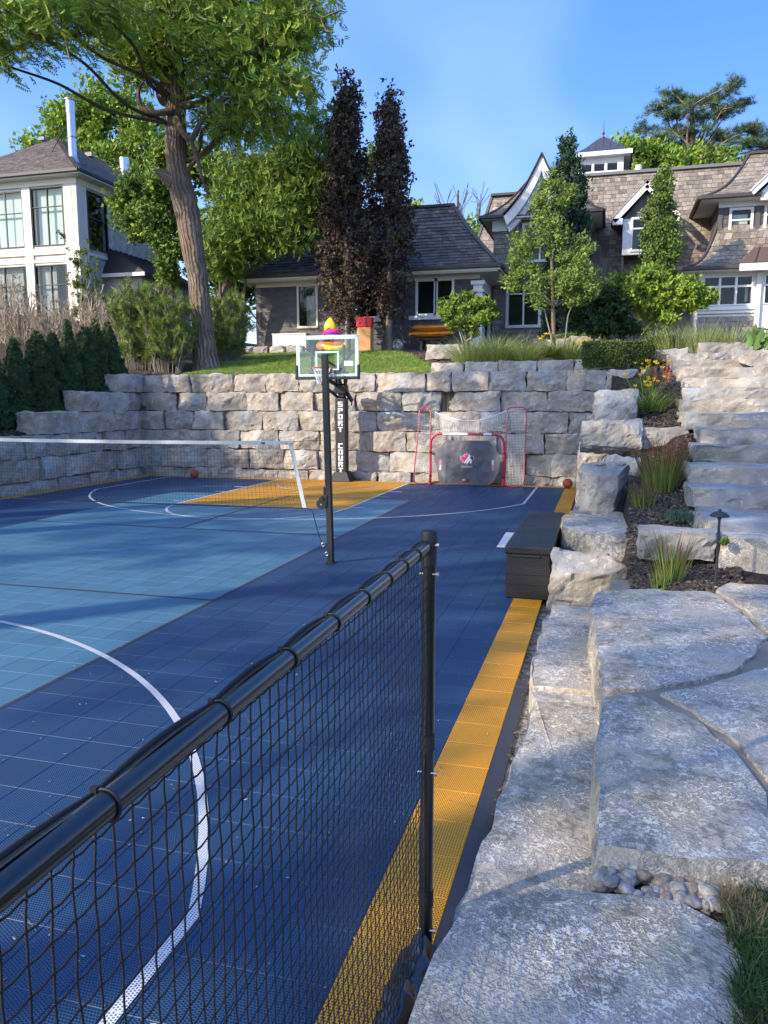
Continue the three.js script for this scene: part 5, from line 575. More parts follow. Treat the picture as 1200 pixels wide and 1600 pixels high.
grassClump(1300, 'blood_grass', 'red-tipped ornamental grass clump in front of the wide pale block', [.72, .86, -10.3], 190, .78, .24, .012, BG, BLOOD); grassClump(1301, 'blood_grass', 'smaller red-tipped clump left of the taller red-tipped grass', [.5, .74, -9.6], 110, .5, .15, .01, BG, BLOOD); grassClump(1302, 'blood_grass', 'nearest red-tipped grass clump beside the path light', [.6, .53, -6.95], 130, .5, .14, .009, BG, { ...BLOOD, tip: .6 }); grassClump(1303, 'blood_grass', 'low grass tuft right in front of the nearest red-tipped clump', [.5, .5, -6.75], 60, .3, .09, .007, BG, { ...BLOOD, tip: .3 }); grassClump(1304, 'blood_grass', 'red-tipped clump behind the smaller one, against the angular boulder', [.86, .95, -10.9], 120, .7, .18, .011, BG, BLOOD);
function sedum(seed, label, p, R) { const r = rng(seed), t = thing('sedum', label, 'ground plant', p, 'blue-green ground plants'), it = []; for (let i = 0; i < 260; i++) { const a = r() * 6.283, q = Math.sqrt(r()) * R; it.push({ p: V(q * Math.cos(a), .0, q * Math.sin(a)), r: [(r() - .5) * .9, r() * 6, (r() - .5) * .9], s: .09 + .07 * r() * (1 - q / R * .5), c: tint([[.11, .19, .12], [.09, .15, .10]], r) }); } foliage(t, 'shoots', blade(1, .09, .2), LMd, it); }
sedum(1310, 'blue-green cushion plant behind the path light, farther of the two', [.83, .82, -8.85], .14); sedum(1311, 'blue-green cushion plant right behind the path light, nearer of the two', [.86, .76, -8.1], .17);
// daylilies and other flowers
function lily(seed, label, p, R, H, nf, fc, o = {}) { const t = grassClump(seed, 'daylily', label, p, o.n ?? 150, H, R, .014, o.cols ?? [[.16, .24, .04], [.12, .19, .035], [.2, .28, .05]], { lean: .5, bend: .55, category: 'flowering plant', group: o.group }), r = rng(seed + 5), l = [], it = []; for (let i = 0; i < nf; i++) { const a = r() * 6.283, q = R * (.2 + .8 * r()), h = H * (.62 + .4 * r()), e = V(q * Math.cos(a), h, q * Math.sin(a)); l.push([V(e.x * .3, 0, e.z * .3), V(e.x * .7, h * .6, e.z * .7), e]); it.push({ p: e, r: [.5 * (r() - .5), r() * 6, .5 * (r() - .5)], s: (o.fs ?? 1) * (.8 + .5 * r()), c: C(...fc[i % fc.length]) }); } part('stalks', cords(l, .004, 3), mat([.12, .18, .04], .8), t).userData.kind = 'stuff'; const fg = leafGeo(Array.from({ length: 6 }, (_, i) => ({ L: .07, w: .034, p: [0, 0, 0], r: [0, i / 6 * 6.283, 0], bend: .2 })).map((q, i) => ({ ...q, r: [.75 * Math.cos(i / 6 * 6.283), 0, .75 * Math.sin(i / 6 * 6.283)] }))); foliage(t, 'blossoms', fg, LM, it); return t; }
const YEL = [[.85, .62, .03], [.82, .55, .02]], ORA = [[.8, .38, .04], [.85, .55, .05]], PNK = [[.62, .12, .08], [.7, .2, .14]];
lily(1320, 'yellow flowering daylilies beside the stairs above the wide pale block', [.72, 1.95, -14.2], .42, .62, 16, YEL, { n: 260, fs: .8 }); lily(1321, 'yellow daylilies at the head of the planting bed under the wall end', [.85, 2.3, -16.6], .45, .6, 16, YEL, { n: 200, fs: .85 });
{ const t = lily(1322, 'pink-red feathery astilbe among the yellow daylilies', [1.0, 2.0, -14.9], .28, .5, 0, PNK, { n: 60, cols: [[.2, .12, .05], [.14, .16, .05]] }), r = rng(1323), it = []; for (let k = 0; k < 8; k++) { const x = (r() - .5) * .5, z = (r() - .5) * .4, h = .35 + .25 * r(); for (let i = 0; i < 40; i++) { const u = r(); it.push({ p: V(x + (r() - .5) * .07 * (1 - u), h + u * .22, z + (r() - .5) * .07 * (1 - u)), r: [r() * 3, r() * 6, r() * 3], s: .5, c: tint(PNK, r) }); } } foliage(t, 'plumes', cluster(4, .03, .02, 77, 1), LM, it); }
lily(1324, 'yellow daylilies right at the foot of the young tree', [-1.55, 3.35, -22.4], .4, .6, 12, YEL, { n: 260, fs: .9 }); lily(1325, 'orange daylilies between the young tree and the clipped hedge', [-.6, 3.3, -22.2], .45, .5, 12, ORA, { n: 260, fs: .8 });
const FG = [[.42, .5, .13], [.5, .56, .18], [.34, .43, .1], [.55, .56, .26]], fgG = 'soft green grass clumps along the top of the wall';
[[-3.7, 3.12, -22, 1.1, .5, 'soft rounded grass clump furthest left above the coping'], [-2.95, 3.14, -22.1, 1.15, .55, 'largest soft grass clump, second from the left above the coping'], [-2.2, 3.15, -22.2, .9, .45, 'soft grass clump just left of the yellow daylilies'], [-1.05, 3.2, -22.9, 1.0, .4, 'soft grass clump right behind the young tree']].forEach(([x, y, z, H, R, label], i) => grassClump(1330 + i, 'grass_clump', label, [x, y - .04, z], 800, H * 1.15, R, .012, FG, { lean: .5, bend: .5, group: fgG }));
grassClump(1336, 'blue_grass', 'bluish grass tuft below the cabana corner window', [-2.6, 3.9, -27], 260, .8, .5, .014, [[.2, .27, .17], [.26, .32, .2]], { lean: .6, bend: .4 });
[[1.55, 3.1, -20.5, 1.0, .4, 'left third of the tall reedy grass bank at the head of the stairs'], [2.2, 3.1, -20.4, 1.1, .45, 'middle of the tall reedy grass bank at the head of the stairs'], [2.85, 3.12, -20.5, 1.05, .4, 'right third of the tall reedy grass bank at the head of the stairs']].forEach(([x, y, z, H, R, label], i) => grassClump(1340 + i, 'tall_grass', label, [x, y, z], 420, H, R, .014, [[.3, .36, .1], [.38, .43, .15], [.22, .29, .07], [.46, .44, .22]], { lean: .35, bend: .22, group: 'tall reedy grass at the head of the stairs' }));
{ // clipped hedge
  const r = rng(1350), t = thing('clipped_hedge', 'low clipped boxwood hedge on top of the wall end', 'hedge', [.52, 3.0, -20.75]), it = [], tw = []; for (let i = 0; i < 5800; i++) { const x = (r() * 2 - 1) * 1.08, hi = .54 + .12 * smooth(.2, .9, x) + .06 * noise(x * 4, 1, 2); let y = r() * hi, z = (r() * 2 - 1) * .34; const s = Math.floor(r() * 3); if (s === 0) y = hi - r() * .06; else z = (s === 1 ? 1 : .3) * (.34 - r() * .07) * (r() < .15 ? -1 : 1); z += .05 * noise(x * 5, y * 6, 1); it.push({ p: V(x, y, z), r: [r() * 6, r() * 6, r() * 6], s: .5 + .4 * r(), c: tint([[.10, .14, .035], [.13, .18, .045], [.08, .115, .03]], r) }); } for (let i = 0; i < 40; i++) { const x = (r() * 2 - 1) * .9; tw.push([V(x, -.1, (r() - .5) * .3), V(x + (r() - .5) * .2, .45, (r() - .5) * .4)]); } part('twigs', cords(tw, .008, 3), darkTwig, t).userData.kind = 'stuff'; foliage(t, 'foliage', tinyLeaf, LMd, it);
  for (const [x, z] of [[-1.2, -28.9], [-.3, -28.9]]) { const q = thing('clipped_hedge', x < -1 ? 'small clipped hedge under the big house window' : 'small clipped hedge right of the one under the big window', 'hedge', [x, 4.0, z]), a = []; for (let i = 0; i < 900; i++) a.push({ p: V((r() - .5) * .85, r() * .5, (r() - .5) * .6), r: [r() * 6, r() * 6, r() * 6], s: .7, c: tint(MID, r) }); foliage(q, 'foliage', tinyLeaf, LMd, a); }
}
{ // hosta at the right edge
  const r = rng(1360), t = thing('hosta', 'broad-leaved light green plant at the right edge above the stairs', 'ground plant', [2.95, 2.86, -16.7]), it = []; for (let i = 0; i < 60; i++) { const a = r() * 6.28; it.push({ p: V(.3 * r() * Math.cos(a), .1 + .35 * r(), .3 * r() * Math.sin(a)), r: [1.1 * (r() - .2), a, .5 * (r() - .5)], s: 1 + .5 * r(), c: tint([[.14, .24, .06], [.18, .29, .08]], r) }); } foliage(t, 'leaves', leafGeo([{ L: .22, w: .13, p: [0, 0, 0], r: [.8, 0, 0], bend: .3 }]), LM, it); const l = it.slice(0, 30).map(q => [V(0, -.05, 0), q.p.clone()]); part('stems', cords(l, .006, 3), mat([.14, .2, .06], .7), t).userData.kind = 'stuff';
  const u = thing('weed_plant', 'small bright weed growing from the step edge below the path light', 'ground plant', [1.05, .82, -7.28]), b = []; for (let i = 0; i < 14; i++) b.push({ p: V((r() - .5) * .06, .01, (r() - .5) * .06), r: [1.0 * r(), i / 14 * 6.28, 0], s: .5 + .2 * r(), c: tint(GREEN, r) }); foliage(u, 'leaves', leafGeo([{ L: .16, w: .07, p: [0, 0, 0], r: [.5, 0, 0], bend: .3 }]), LM, b);
}
{ // lawn above the wall, with its blades, and the grass corner in the foreground
  const lawnY = (x, z) => groundY(x, z) + .035, edge = z => lerp(-4.0, -7.2, clamp((-20.55 - z) / 7.2)), pos = [], idx = [], nx = 44, nz = 40; const L = -14.6;
  for (let j = 0; j <= nz; j++) { const z = lerp(-20.5, -28.2 + .0, j / nz); for (let i = 0; i <= nx; i++) { const x = lerp(lerp(-11.9, -13.2, j / nz), edge(z) + .15 * noise(z * 2, 1, 1), i / nx); pos.push(x, lawnY(x, z), z); if (i && j) { const b = j * (nx + 1) + i, a = b - nx - 2; idx.push(a, a + 1, b, a, b, b - 1); } } }
  const g = new THREE.BufferGeometry(); g.setAttribute('position', new THREE.Float32BufferAttribute(pos, 3)); g.setIndex(idx); g.computeVertexNormals(); struct('lawn', boxUV(nidx(g), .8), mat([.14, .21, .04], .95, { map: soilTex }));
  const tuft = (() => { const r = rng(4), l = []; for (let i = 0; i < 7; i++) { const b = blade(.055 + .03 * r(), .006, .4 + .5 * r()); b.rotateY(r() * 6.28); b.translate((r() - .5) * .07, 0, (r() - .5) * .07); l.push(b); } return merge(l); })();
  const r = rng(1370), it = []; for (let i = 0; i < 26000; i++) { const z = -20.5 - 7.7 * Math.pow(r(), 1), t = (-20.5 - z) / 7.7, x = lerp(lerp(-11.9, -13.2, t), edge(z) + .15 * noise(z * 2, 1, 1), r()); it.push({ p: V(x, lawnY(x, z) - .003, z), r: [(r() - .5) * .3, r() * 6, (r() - .5) * .3], s: (.6 + 1.0 * r() * r()) * (1 + .5 * noise(x * 1.1, 3, z * 1.1)), c: tint(noise(x * .8, 1, z * .8) + .5 * noise(x * 3, 2, z * 3) > .22 ? [[.36, .42, .1], [.4, .42, .14]] : [[.26, .38, .06], [.32, .44, .07], [.21, .32, .05]], r) }); }
  const gr = new THREE.Group(); gr.name = 'lawn_grass'; gr.userData = { label: 'mown green grass of the lawn above the stone wall', category: 'grass', kind: 'stuff' }; scene.add(gr); foliage(gr, 'blades', tuft, LM, it);
  const ft = (() => { const q = rng(6), l = []; for (let i = 0; i < 6; i++) { const b = blade(.05 + .035 * q(), .0035, .3 + .6 * q()); b.rotateY(q() * 6.28); b.translate((q() - .5) * .03, 0, (q() - .5) * .03); l.push(b); } return merge(l); })();
  const pts = [], inside = (x, z) => x > .36 + .09 * smooth(-1.6, -2.4, z) + .03 * noise(z * 9, 2, 1) && z < -1.2 && z > -2.66 + .02 * noise(x * 9, 1, 1) && x < 1.6; for (let i = 0; i < 15000; i++) { const x = .34 + 1.2 * r(), z = -1.2 - 1.5 * r(); if (!inside(x, z)) continue; const dry = x < .56 && z < -2.42 && r() < .8 || r() < .04; pts.push({ p: V(x, .405 + .012 * noise(x * 6, 1, z * 6), z), r: [(r() - .5) * .5, r() * 6, (r() - .5) * .5], s: .7 + .6 * r(), c: tint(dry ? [[.34, .26, .13], [.28, .22, .1]] : [[.05, .105, .022], [.065, .13, .026], [.04, .085, .02]], r) }); }
  const fg = new THREE.Group(); fg.name = 'foreground_grass'; fg.userData = { label: 'dense dark green grass in the lower right corner beside the mottled block', category: 'grass', kind: 'stuff' }; scene.add(fg); foliage(fg, 'blades', ft, LM, pts);
  struct('turf_soil', (() => { const p = new THREE.BoxGeometry(1.62, .3, 1.74, 24, 1, 26); p.translate(.85, .222, -1.93); const q = p.attributes.position; for (let i = 0; i < q.count; i++) if (q.getY(i) > .3) q.setY(i, .372 + .02 * smooth(.3, .45, q.getX(i)) + .012 * noise(q.getX(i) * 6, 1, q.getZ(i) * 6)); p.computeVertexNormals(); return p; })(), mat([.06, .06, .03], .95, { map: soilTex }));
}
{ // bark mulch chips in the planting beds
  const r = rng(1380), chip = (() => { const g = new THREE.BoxGeometry(1, .22, .3, 2, 1, 1), p = g.attributes.position; for (let i = 0; i < p.count; i++) p.setXYZ(i, p.getX(i), p.getY(i) + .12 * Math.cos(p.getX(i) * 3), p.getZ(i) * (1.1 - Math.abs(p.getX(i)))); g.computeVertexNormals(); return g; })();
  const it = [], add = (x, z, y, s, cols) => it.push({ p: V(x, y, z), r: [(r() - .5) * .9, r() * 6.28, (r() - .5) * .9], s, c: tint(cols, r) }), dk = [[.05, .038, .034], [.035, .028, .026], [.075, .055, .045], [.11, .085, .06]], br = [[.12, .08, .055], [.16, .10, .07], [.09, .06, .045]];
  for (let i = 0; i < 11000; i++) { const z = -6.4 - 5.6 * Math.pow(r(), 1.3), xl = z > -8.7 ? .28 : .34, x = lerp(xl, 1.22, r()); add(x, z, groundY(x, z) + .012, .025 + .05 * r(), r() < .06 ? [[.2, .16, .1]] : dk); }
  for (let i = 0; i < 1500; i++) { const z = -12.7 - 6 * r(), x = .45 + .9 * r(); add(x, z, groundY(x, z) + .015, .05 + .05 * r(), dk); }
  for (let i = 0; i < 5000; i++) { const z = -14 - 8 * r(), x = -13.4 - 2.2 * r(); add(x, z, groundY(x, z) + .012, .05 + .05 * r(), br); }
  for (let i = 0; i < 5000; i++) { const z = -21 - 9 * r(), x = lerp(-7.5, -3, r()); add(x, z, groundY(x, z) + .012, .05 + .05 * r(), br); }
  const g = new THREE.Group(); g.name = 'bark_mulch'; g.userData = { label: 'dark bark mulch covering the planting beds', category: 'mulch', kind: 'stuff' }; scene.add(g); foliage(g, 'chips', chip, mat(0xffffff, .95), it);
  // litter on the court and the path: petals, seeds, bits of leaf
  const li = [], lf = leafGeo([{ L: 1, w: .42, p: [0, 0, 0], r: [Math.PI / 2, 0, 0], bend: .12 }]); for (let i = 0; i < 1500; i++) { const q = r(), z = -1 - 18 * Math.pow(r(), 1.5), x = X0 - .02 - 9.5 * Math.pow(r(), 1.2); li.push({ p: V(x, .006, z), r: [0, r() * 6.28, 0], s: .012 + .02 * r() * r(), c: tint(q < .55 ? [[.62, .58, .5]] : q < .85 ? [[.3, .2, .1]] : [[.18, .2, .06]], r) }); }
  for (let i = 0; i < 240; i++) { const z = -16 - 3.5 * r(), x = -.9 - 3.6 * r(); li.push({ p: V(x, .006, z), r: [0, r() * 6.28, 0], s: .014 + .022 * r(), c: tint([[.7, .68, .62]], r) }); }
  for (let i = 0; i < 130; i++) { const z = -2.4 - 4 * r(), x = -.5 + .12 * r() - .0; li.push({ p: V(x, -.03 + .0 * r(), z), r: [0, r() * 6.28, 0], s: .02 + .03 * r(), c: tint([[.3, .18, .09], [.2, .12, .06]], r) }); }
  for (let i = 0; i < 60; i++) { const z = -2.7 - 4 * r(), x = .05 + .8 * r(); li.push({ p: V(x, pathY(x, z) + .012, z), r: [0, r() * 6.28, 0], s: .015 + .02 * r(), c: tint([[.3, .2, .1]], r) }); }
  const lg = new THREE.Group(); lg.name = 'leaf_litter'; lg.userData = { label: 'scattered petals and bits of dry leaf lying on the court', category: 'leaf litter', kind: 'stuff' }; scene.add(lg); foliage(lg, 'flakes', lf, LMd, li);
  const tl = []; for (let i = 0; i < 26; i++) { const z = -1.6 - 6 * r(), x = X0 - 3.4 * r(), a = r() * 6.28, L = .08 + .12 * r(), c = (r() - .5) * 1.6, q = []; for (let k = 0; k <= 6; k++) { const t = k / 6, b = a + c * t; q.push(V(x + L * t * Math.cos(b), .006, z + L * t * Math.sin(b))); } tl.push(q); } part('dry_stalks', cords(tl, .0011, 3), mat([.26, .18, .1], .9), lg).userData.kind = 'stuff';
}
// ---------------------------------------------------------------- path lights
function pathLight(x, y, z, h, label, hat = true) { const t = thing('path_light', label, 'path light', [x, y, z], 'bronze garden path lights'), m = mat([.035, .04, .045], .5, { metalness: .4 }); part('stake', bar([0, -.1, 0], [0, h, 0], .011, 10), m, t); if (hat) { part('hat', new THREE.LatheGeometry([[0, .05], [.012, .05], [.014, .032], [.05, .022], [.078, -.004], [.08, -.012], [.07, -.006], [0, .012]].map(p => new THREE.Vector2(p[0], p[1] + h)), 28), m, t); part('collar', bar([0, h - .035, 0], [0, h, 0], .018, 12), m, t); } else part('cap', bar([0, h, 0], [0, h + .03, 0], .016, 10), m, t); }
pathLight(.97, .62, -7.0, .52, 'bronze mushroom path light at the edge of the mulch bed near the flagstones'); pathLight(1.14, 2.05, -14.4, .36, 'bronze path light among the yellow daylilies'); pathLight(.42, 1.78, -14.0, .38, 'bare metal light stake left of the yellow daylilies', false); pathLight(1.08, 3.0, -18.9, .3, 'small path light at the end of the clipped hedge', false);
{ // edging boulders round the lawn and the two flat stones near the kayaks
  [[-14.2, -13.5], [-13.45, -12.85], [-12.8, -12.15], [-12.1, -11.4]].forEach(([a, b], i) => top('edging_stone', chipped(b - a, .42, .45, 700 + i, { edge: .1, rough: .03, chips: 18 }), stoneTones[i], ['edging boulder at the left corner of the cabana lawn', 'second edging boulder from the cabana corner', 'third edging boulder from the cabana corner', 'edging boulder below the white cabinet, nearest the hoop'][i], 'edging stone', 'edging boulders at the top of the lawn', [(a + b) / 2, 4.08, -28.7 - .05 * i]));
  top('flat_rock', chipped(1.2, .24, .8, 710, { edge: .07, rough: .02 }), stoneTones[2], 'upper flat rock left of the pale-stemmed shrub', 'flat rock', 'flat rocks by the lawn', [-4.95, 3.78, -24.9]); top('flat_rock', chipped(1.3, .26, .8, 711, { edge: .07, rough: .02 }), stoneTones[1], 'lower flat rock under the pale-stemmed shrub', 'flat rock', 'flat rocks by the lawn', [-4.85, 3.54, -24.6]);
  top('flat_rock', chipped(1.2, .4, .6, 712, { edge: .07, rough: .02 }), stoneTones[2], 'pale block between the young tree and the cabana corner', 'flat rock', undefined, [-1.75, 3.95, -26.6]); top('flat_rock', chipped(1.1, .45, .6, 713, { edge: .07, rough: .02 }), stoneTones[0], 'square pale block behind the young tree trunk', 'flat rock', undefined, [-.65, 4.05, -27.2]);
}
// ---------------------------------------------------------------- houses
const stucco = mat([.74, .70, .585], .9, { map: grain, bumpMap: soilBump, bumpScale: .004 }), trim = mat([.78, .77, .74], .55), creamTrim = mat([.80, .735, .615], .6), darkTrim = mat([.035, .03, .03], .5), sidingM = [[.15, .138, .142], [.142, .13, .135], [.158, .146, .148]].map(c => mat(c, .6, { map: grain, bumpMap: grain, bumpScale: .004 })), gutter = mat([.065, .052, .046], .5, {}), copper = mat([.085, .07, .068], .45, { metalness: .5 }), soffit = mat([.66, .64, .60], .7), glass = phys([.80, .86, .86], .02, { transmission: 1, thickness: 0, ior: 1.5 }), roomDark = mat([.045, .045, .05], .9), blind = mat([.70, .78, .68], .9), curtain = mat([.62, .6, .55], .9, { map: grain }), deckM = mat([.06, .052, .046], .95);
const stoneWall = [[.36, .345, .32], [.42, .40, .37], [.30, .295, .285], [.40, .36, .30]].map(c => mat(c, .9, { map: rockCol, bumpMap: rockBump, bumpScale: .02 }));
function wallPanel(parent, name, m, o, side, poly, holes, th = .22) { // o: origin; side 'z' faces +z (u = x), side 'x' faces +x (u = -z)
  const s = new THREE.Shape(poly.map(p => new THREE.Vector2(...p))); for (const [a, b, c, d] of holes) { const h = new THREE.Path(); h.moveTo(a, c); h.lineTo(a, d); h.lineTo(b, d); h.lineTo(b, c); h.closePath(); s.holes.push(h); }
  let g = new THREE.ExtrudeGeometry(s, { depth: th, bevelEnabled: false }); g.translate(0, 0, -th); if (side === 'x') g.rotateY(Math.PI / 2); g.translate(...o); return part(name, boxUV(nidx(g), .6), m, parent);
}
function win(parent, o, side, [x0, x1, y0, y1], { cols = 1, rows = [], fm = trim, cas = .07, depth = .1, inside = roomDark, pr = .03, backing = null, bars = .035 } = {}) { // casing proud of the wall, recessed pane, dark room behind
  const put = g => { if (side === 'x') g.rotateY(Math.PI / 2); g.translate(...o); return g; }, l = [], z1 = pr, z0 = -depth, sp = (a, b, c, d, e, f) => l.push(span(a, b, c, d, e, f));
  sp(x0 - cas, x1 + cas, y1, y1 + cas, z0, z1); sp(x0 - cas, x1 + cas, y0 - cas, y0, z0, z1 + .02); sp(x0 - cas, x0, y0, y1, z0, z1); sp(x1, x1 + cas, y0, y1, z0, z1);
  const f = part('window', put(merge(l)), fm, parent), bl = []; for (let i = 1; i < cols; i++) { const x = lerp(x0, x1, i / cols); bl.push(span(x - bars, x + bars, y0, y1, z0 + .02, z1 - .012)); } for (const r of rows) { const y = lerp(y0, y1, r); bl.push(span(x0, x1, y - bars * .8, y + bars * .8, z0 + .022, z1 - .014)); }
  if (bl.length) part('mullion', put(merge(bl)), fm, f); const pane = new THREE.PlaneGeometry(x1 - x0, y1 - y0); pane.translate((x0 + x1) / 2, (y0 + y1) / 2, z0 + .045); part('pane', put(pane), glass, f);
  const rm = new THREE.BoxGeometry(x1 - x0 + .2, y1 - y0 + .2, .7); rm.setIndex([...rm.index.array].filter((_, i) => Math.floor(i / 6) !== 4)); rm.translate((x0 + x1) / 2, (y0 + y1) / 2, -.24 - .35); part('room', put(rm), inside, f);
  if (backing) { const b = new THREE.PlaneGeometry((x1 - x0) * (backing.w ?? .98), (y1 - y0) * (backing.h ?? 1)); b.translate((x0 + x1) / 2 + (backing.dx ?? 0), (y0 + y1) / 2 + (backing.dy ?? 0), -.26); part('blind', put(b), backing.m ?? blind, f); }
}
/* shingled roof face: P(u,v) on the surface, v from eave 0 to top 1 */
const shingleMat = c => mat(c, .92, { vertexColors: true, map: grain, bumpMap: grain, bumpScale: .008 });
function shingles(parent, P, widthAt, length, o) { // each shingle a wedge; the largest 300 of the house are parts, the rest one field
  const r = rng(o.seed), nr = Math.round(length / o.exp), out = o.list, a = V(), b = V(), c = V(), d = V(), n = V(), e1 = V(), e2 = V();
  for (let j = 0; j < nr; j++) { const v0 = j / nr, v1 = Math.min(1, (j + 1.12) / nr), W = widthAt(v0); let x = -r() * o.w; while (x < W) { const w = o.w * (.6 + .8 * r()), u0 = clamp(x / W), u1 = clamp((x + w - .012) / W); x += w; if (u1 - u0 < .003) continue;
    a.copy(P(u0, v0)); b.copy(P(u1, v0)); c.copy(P(u1, v1)); d.copy(P(u0, v1)); e1.subVectors(b, a); e2.subVectors(d, a); n.crossVectors(e1, e2).normalize(); const t = o.t * (.8 + .5 * r()), dr = (r() - .5) * .02; a.addScaledVector(e2, dr); b.addScaledVector(e2, dr); const A = a.clone().addScaledVector(n, t), B = b.clone().addScaledVector(n, t), Cc = c.clone().addScaledVector(n, .004), D = d.clone().addScaledVector(n, .004);
    const k = (.62 + .62 * r()) * (r() < .12 ? 1.25 : 1), col = [k * (1 + (r() - .5) * .12), k, k * (1 - (r() - .5) * .12)], pos = [], push = (...q) => { for (const p of q) pos.push(p.x, p.y, p.z); }; push(A, B, Cc, A, Cc, D, a, b, B, a, B, A, a, A, D, b, Cc, B);
    const g = new THREE.BufferGeometry(); g.setAttribute('position', new THREE.Float32BufferAttribute(pos, 3)); g.setAttribute('color', new THREE.Float32BufferAttribute(Array(pos.length / 3).fill(col).flat(), 3)); g.computeVertexNormals(); boxUV(g, .9, r() * 5, r() * 5); out.push({ g, size: a.distanceTo(b) * (1 + (o.bias ?? 0)) }); } }
}
function layShingles(parent, list, m) { list.sort((p, q) => q.size - p.size); list.slice(0, 300).forEach(s => part('shingle', s.g, m, parent)); if (list.length > 300) part('shingle_field', merge(list.slice(300).map(s => s.g)), m, parent).userData.kind = 'stuff'; }
const quadFace = (A, B, Cc, D) => (u, v) => V(...A).lerp(V(...B), u).lerp(V(...D).lerp(V(...Cc), u), v);
function deck(parent, P, m = deckM, nu = 4, nv = 12, name = 'roof_deck') { const pos = [], idx = []; for (let j = 0; j <= nv; j++) for (let i = 0; i <= nu; i++) { const p = P(i / nu, j / nv); pos.push(p.x, p.y, p.z); if (i && j) { const b = j * (nu + 1) + i, a = b - nu - 2; idx.push(a, a + 1, b, a, b, b - 1); } } const g = new THREE.BufferGeometry(); g.setAttribute('position', new THREE.Float32BufferAttribute(pos, 3)); g.setIndex(idx); g.computeVertexNormals(); return part(name, boxUV(nidx(g), .8), m, parent); }
// flared hip: rectangle eave -> smaller rectangle on top; curve bends the slope outward near the eave
function hipFaces(x0, x1, z0, z1, y0, y1, ix, iz, flare = .0) { const f = v => v + flare * Math.sin(v * Math.PI) * -1, h = v => v - flare * Math.sin(Math.PI * v); // h: rise as v goes, slow at first
  const cx = v => ix * v, cz = v => iz * v, y = v => lerp(y0, y1, clamp(h(v))); return {
    front: (u, v) => V(lerp(x0 + cx(v), x1 - cx(v), u), y(v), z0 - cz(v)), right: (u, v) => V(x1 - cx(v), y(v), lerp(z0 - cz(v), z1 + cz(v), u)), left: (u, v) => V(x0 + cx(v), y(v), lerp(z1 + cz(v), z0 - cz(v), u)), back: (u, v) => V(lerp(x1 - cx(v), x0 + cx(v), u), y(v), z1 + cz(v)) }; }

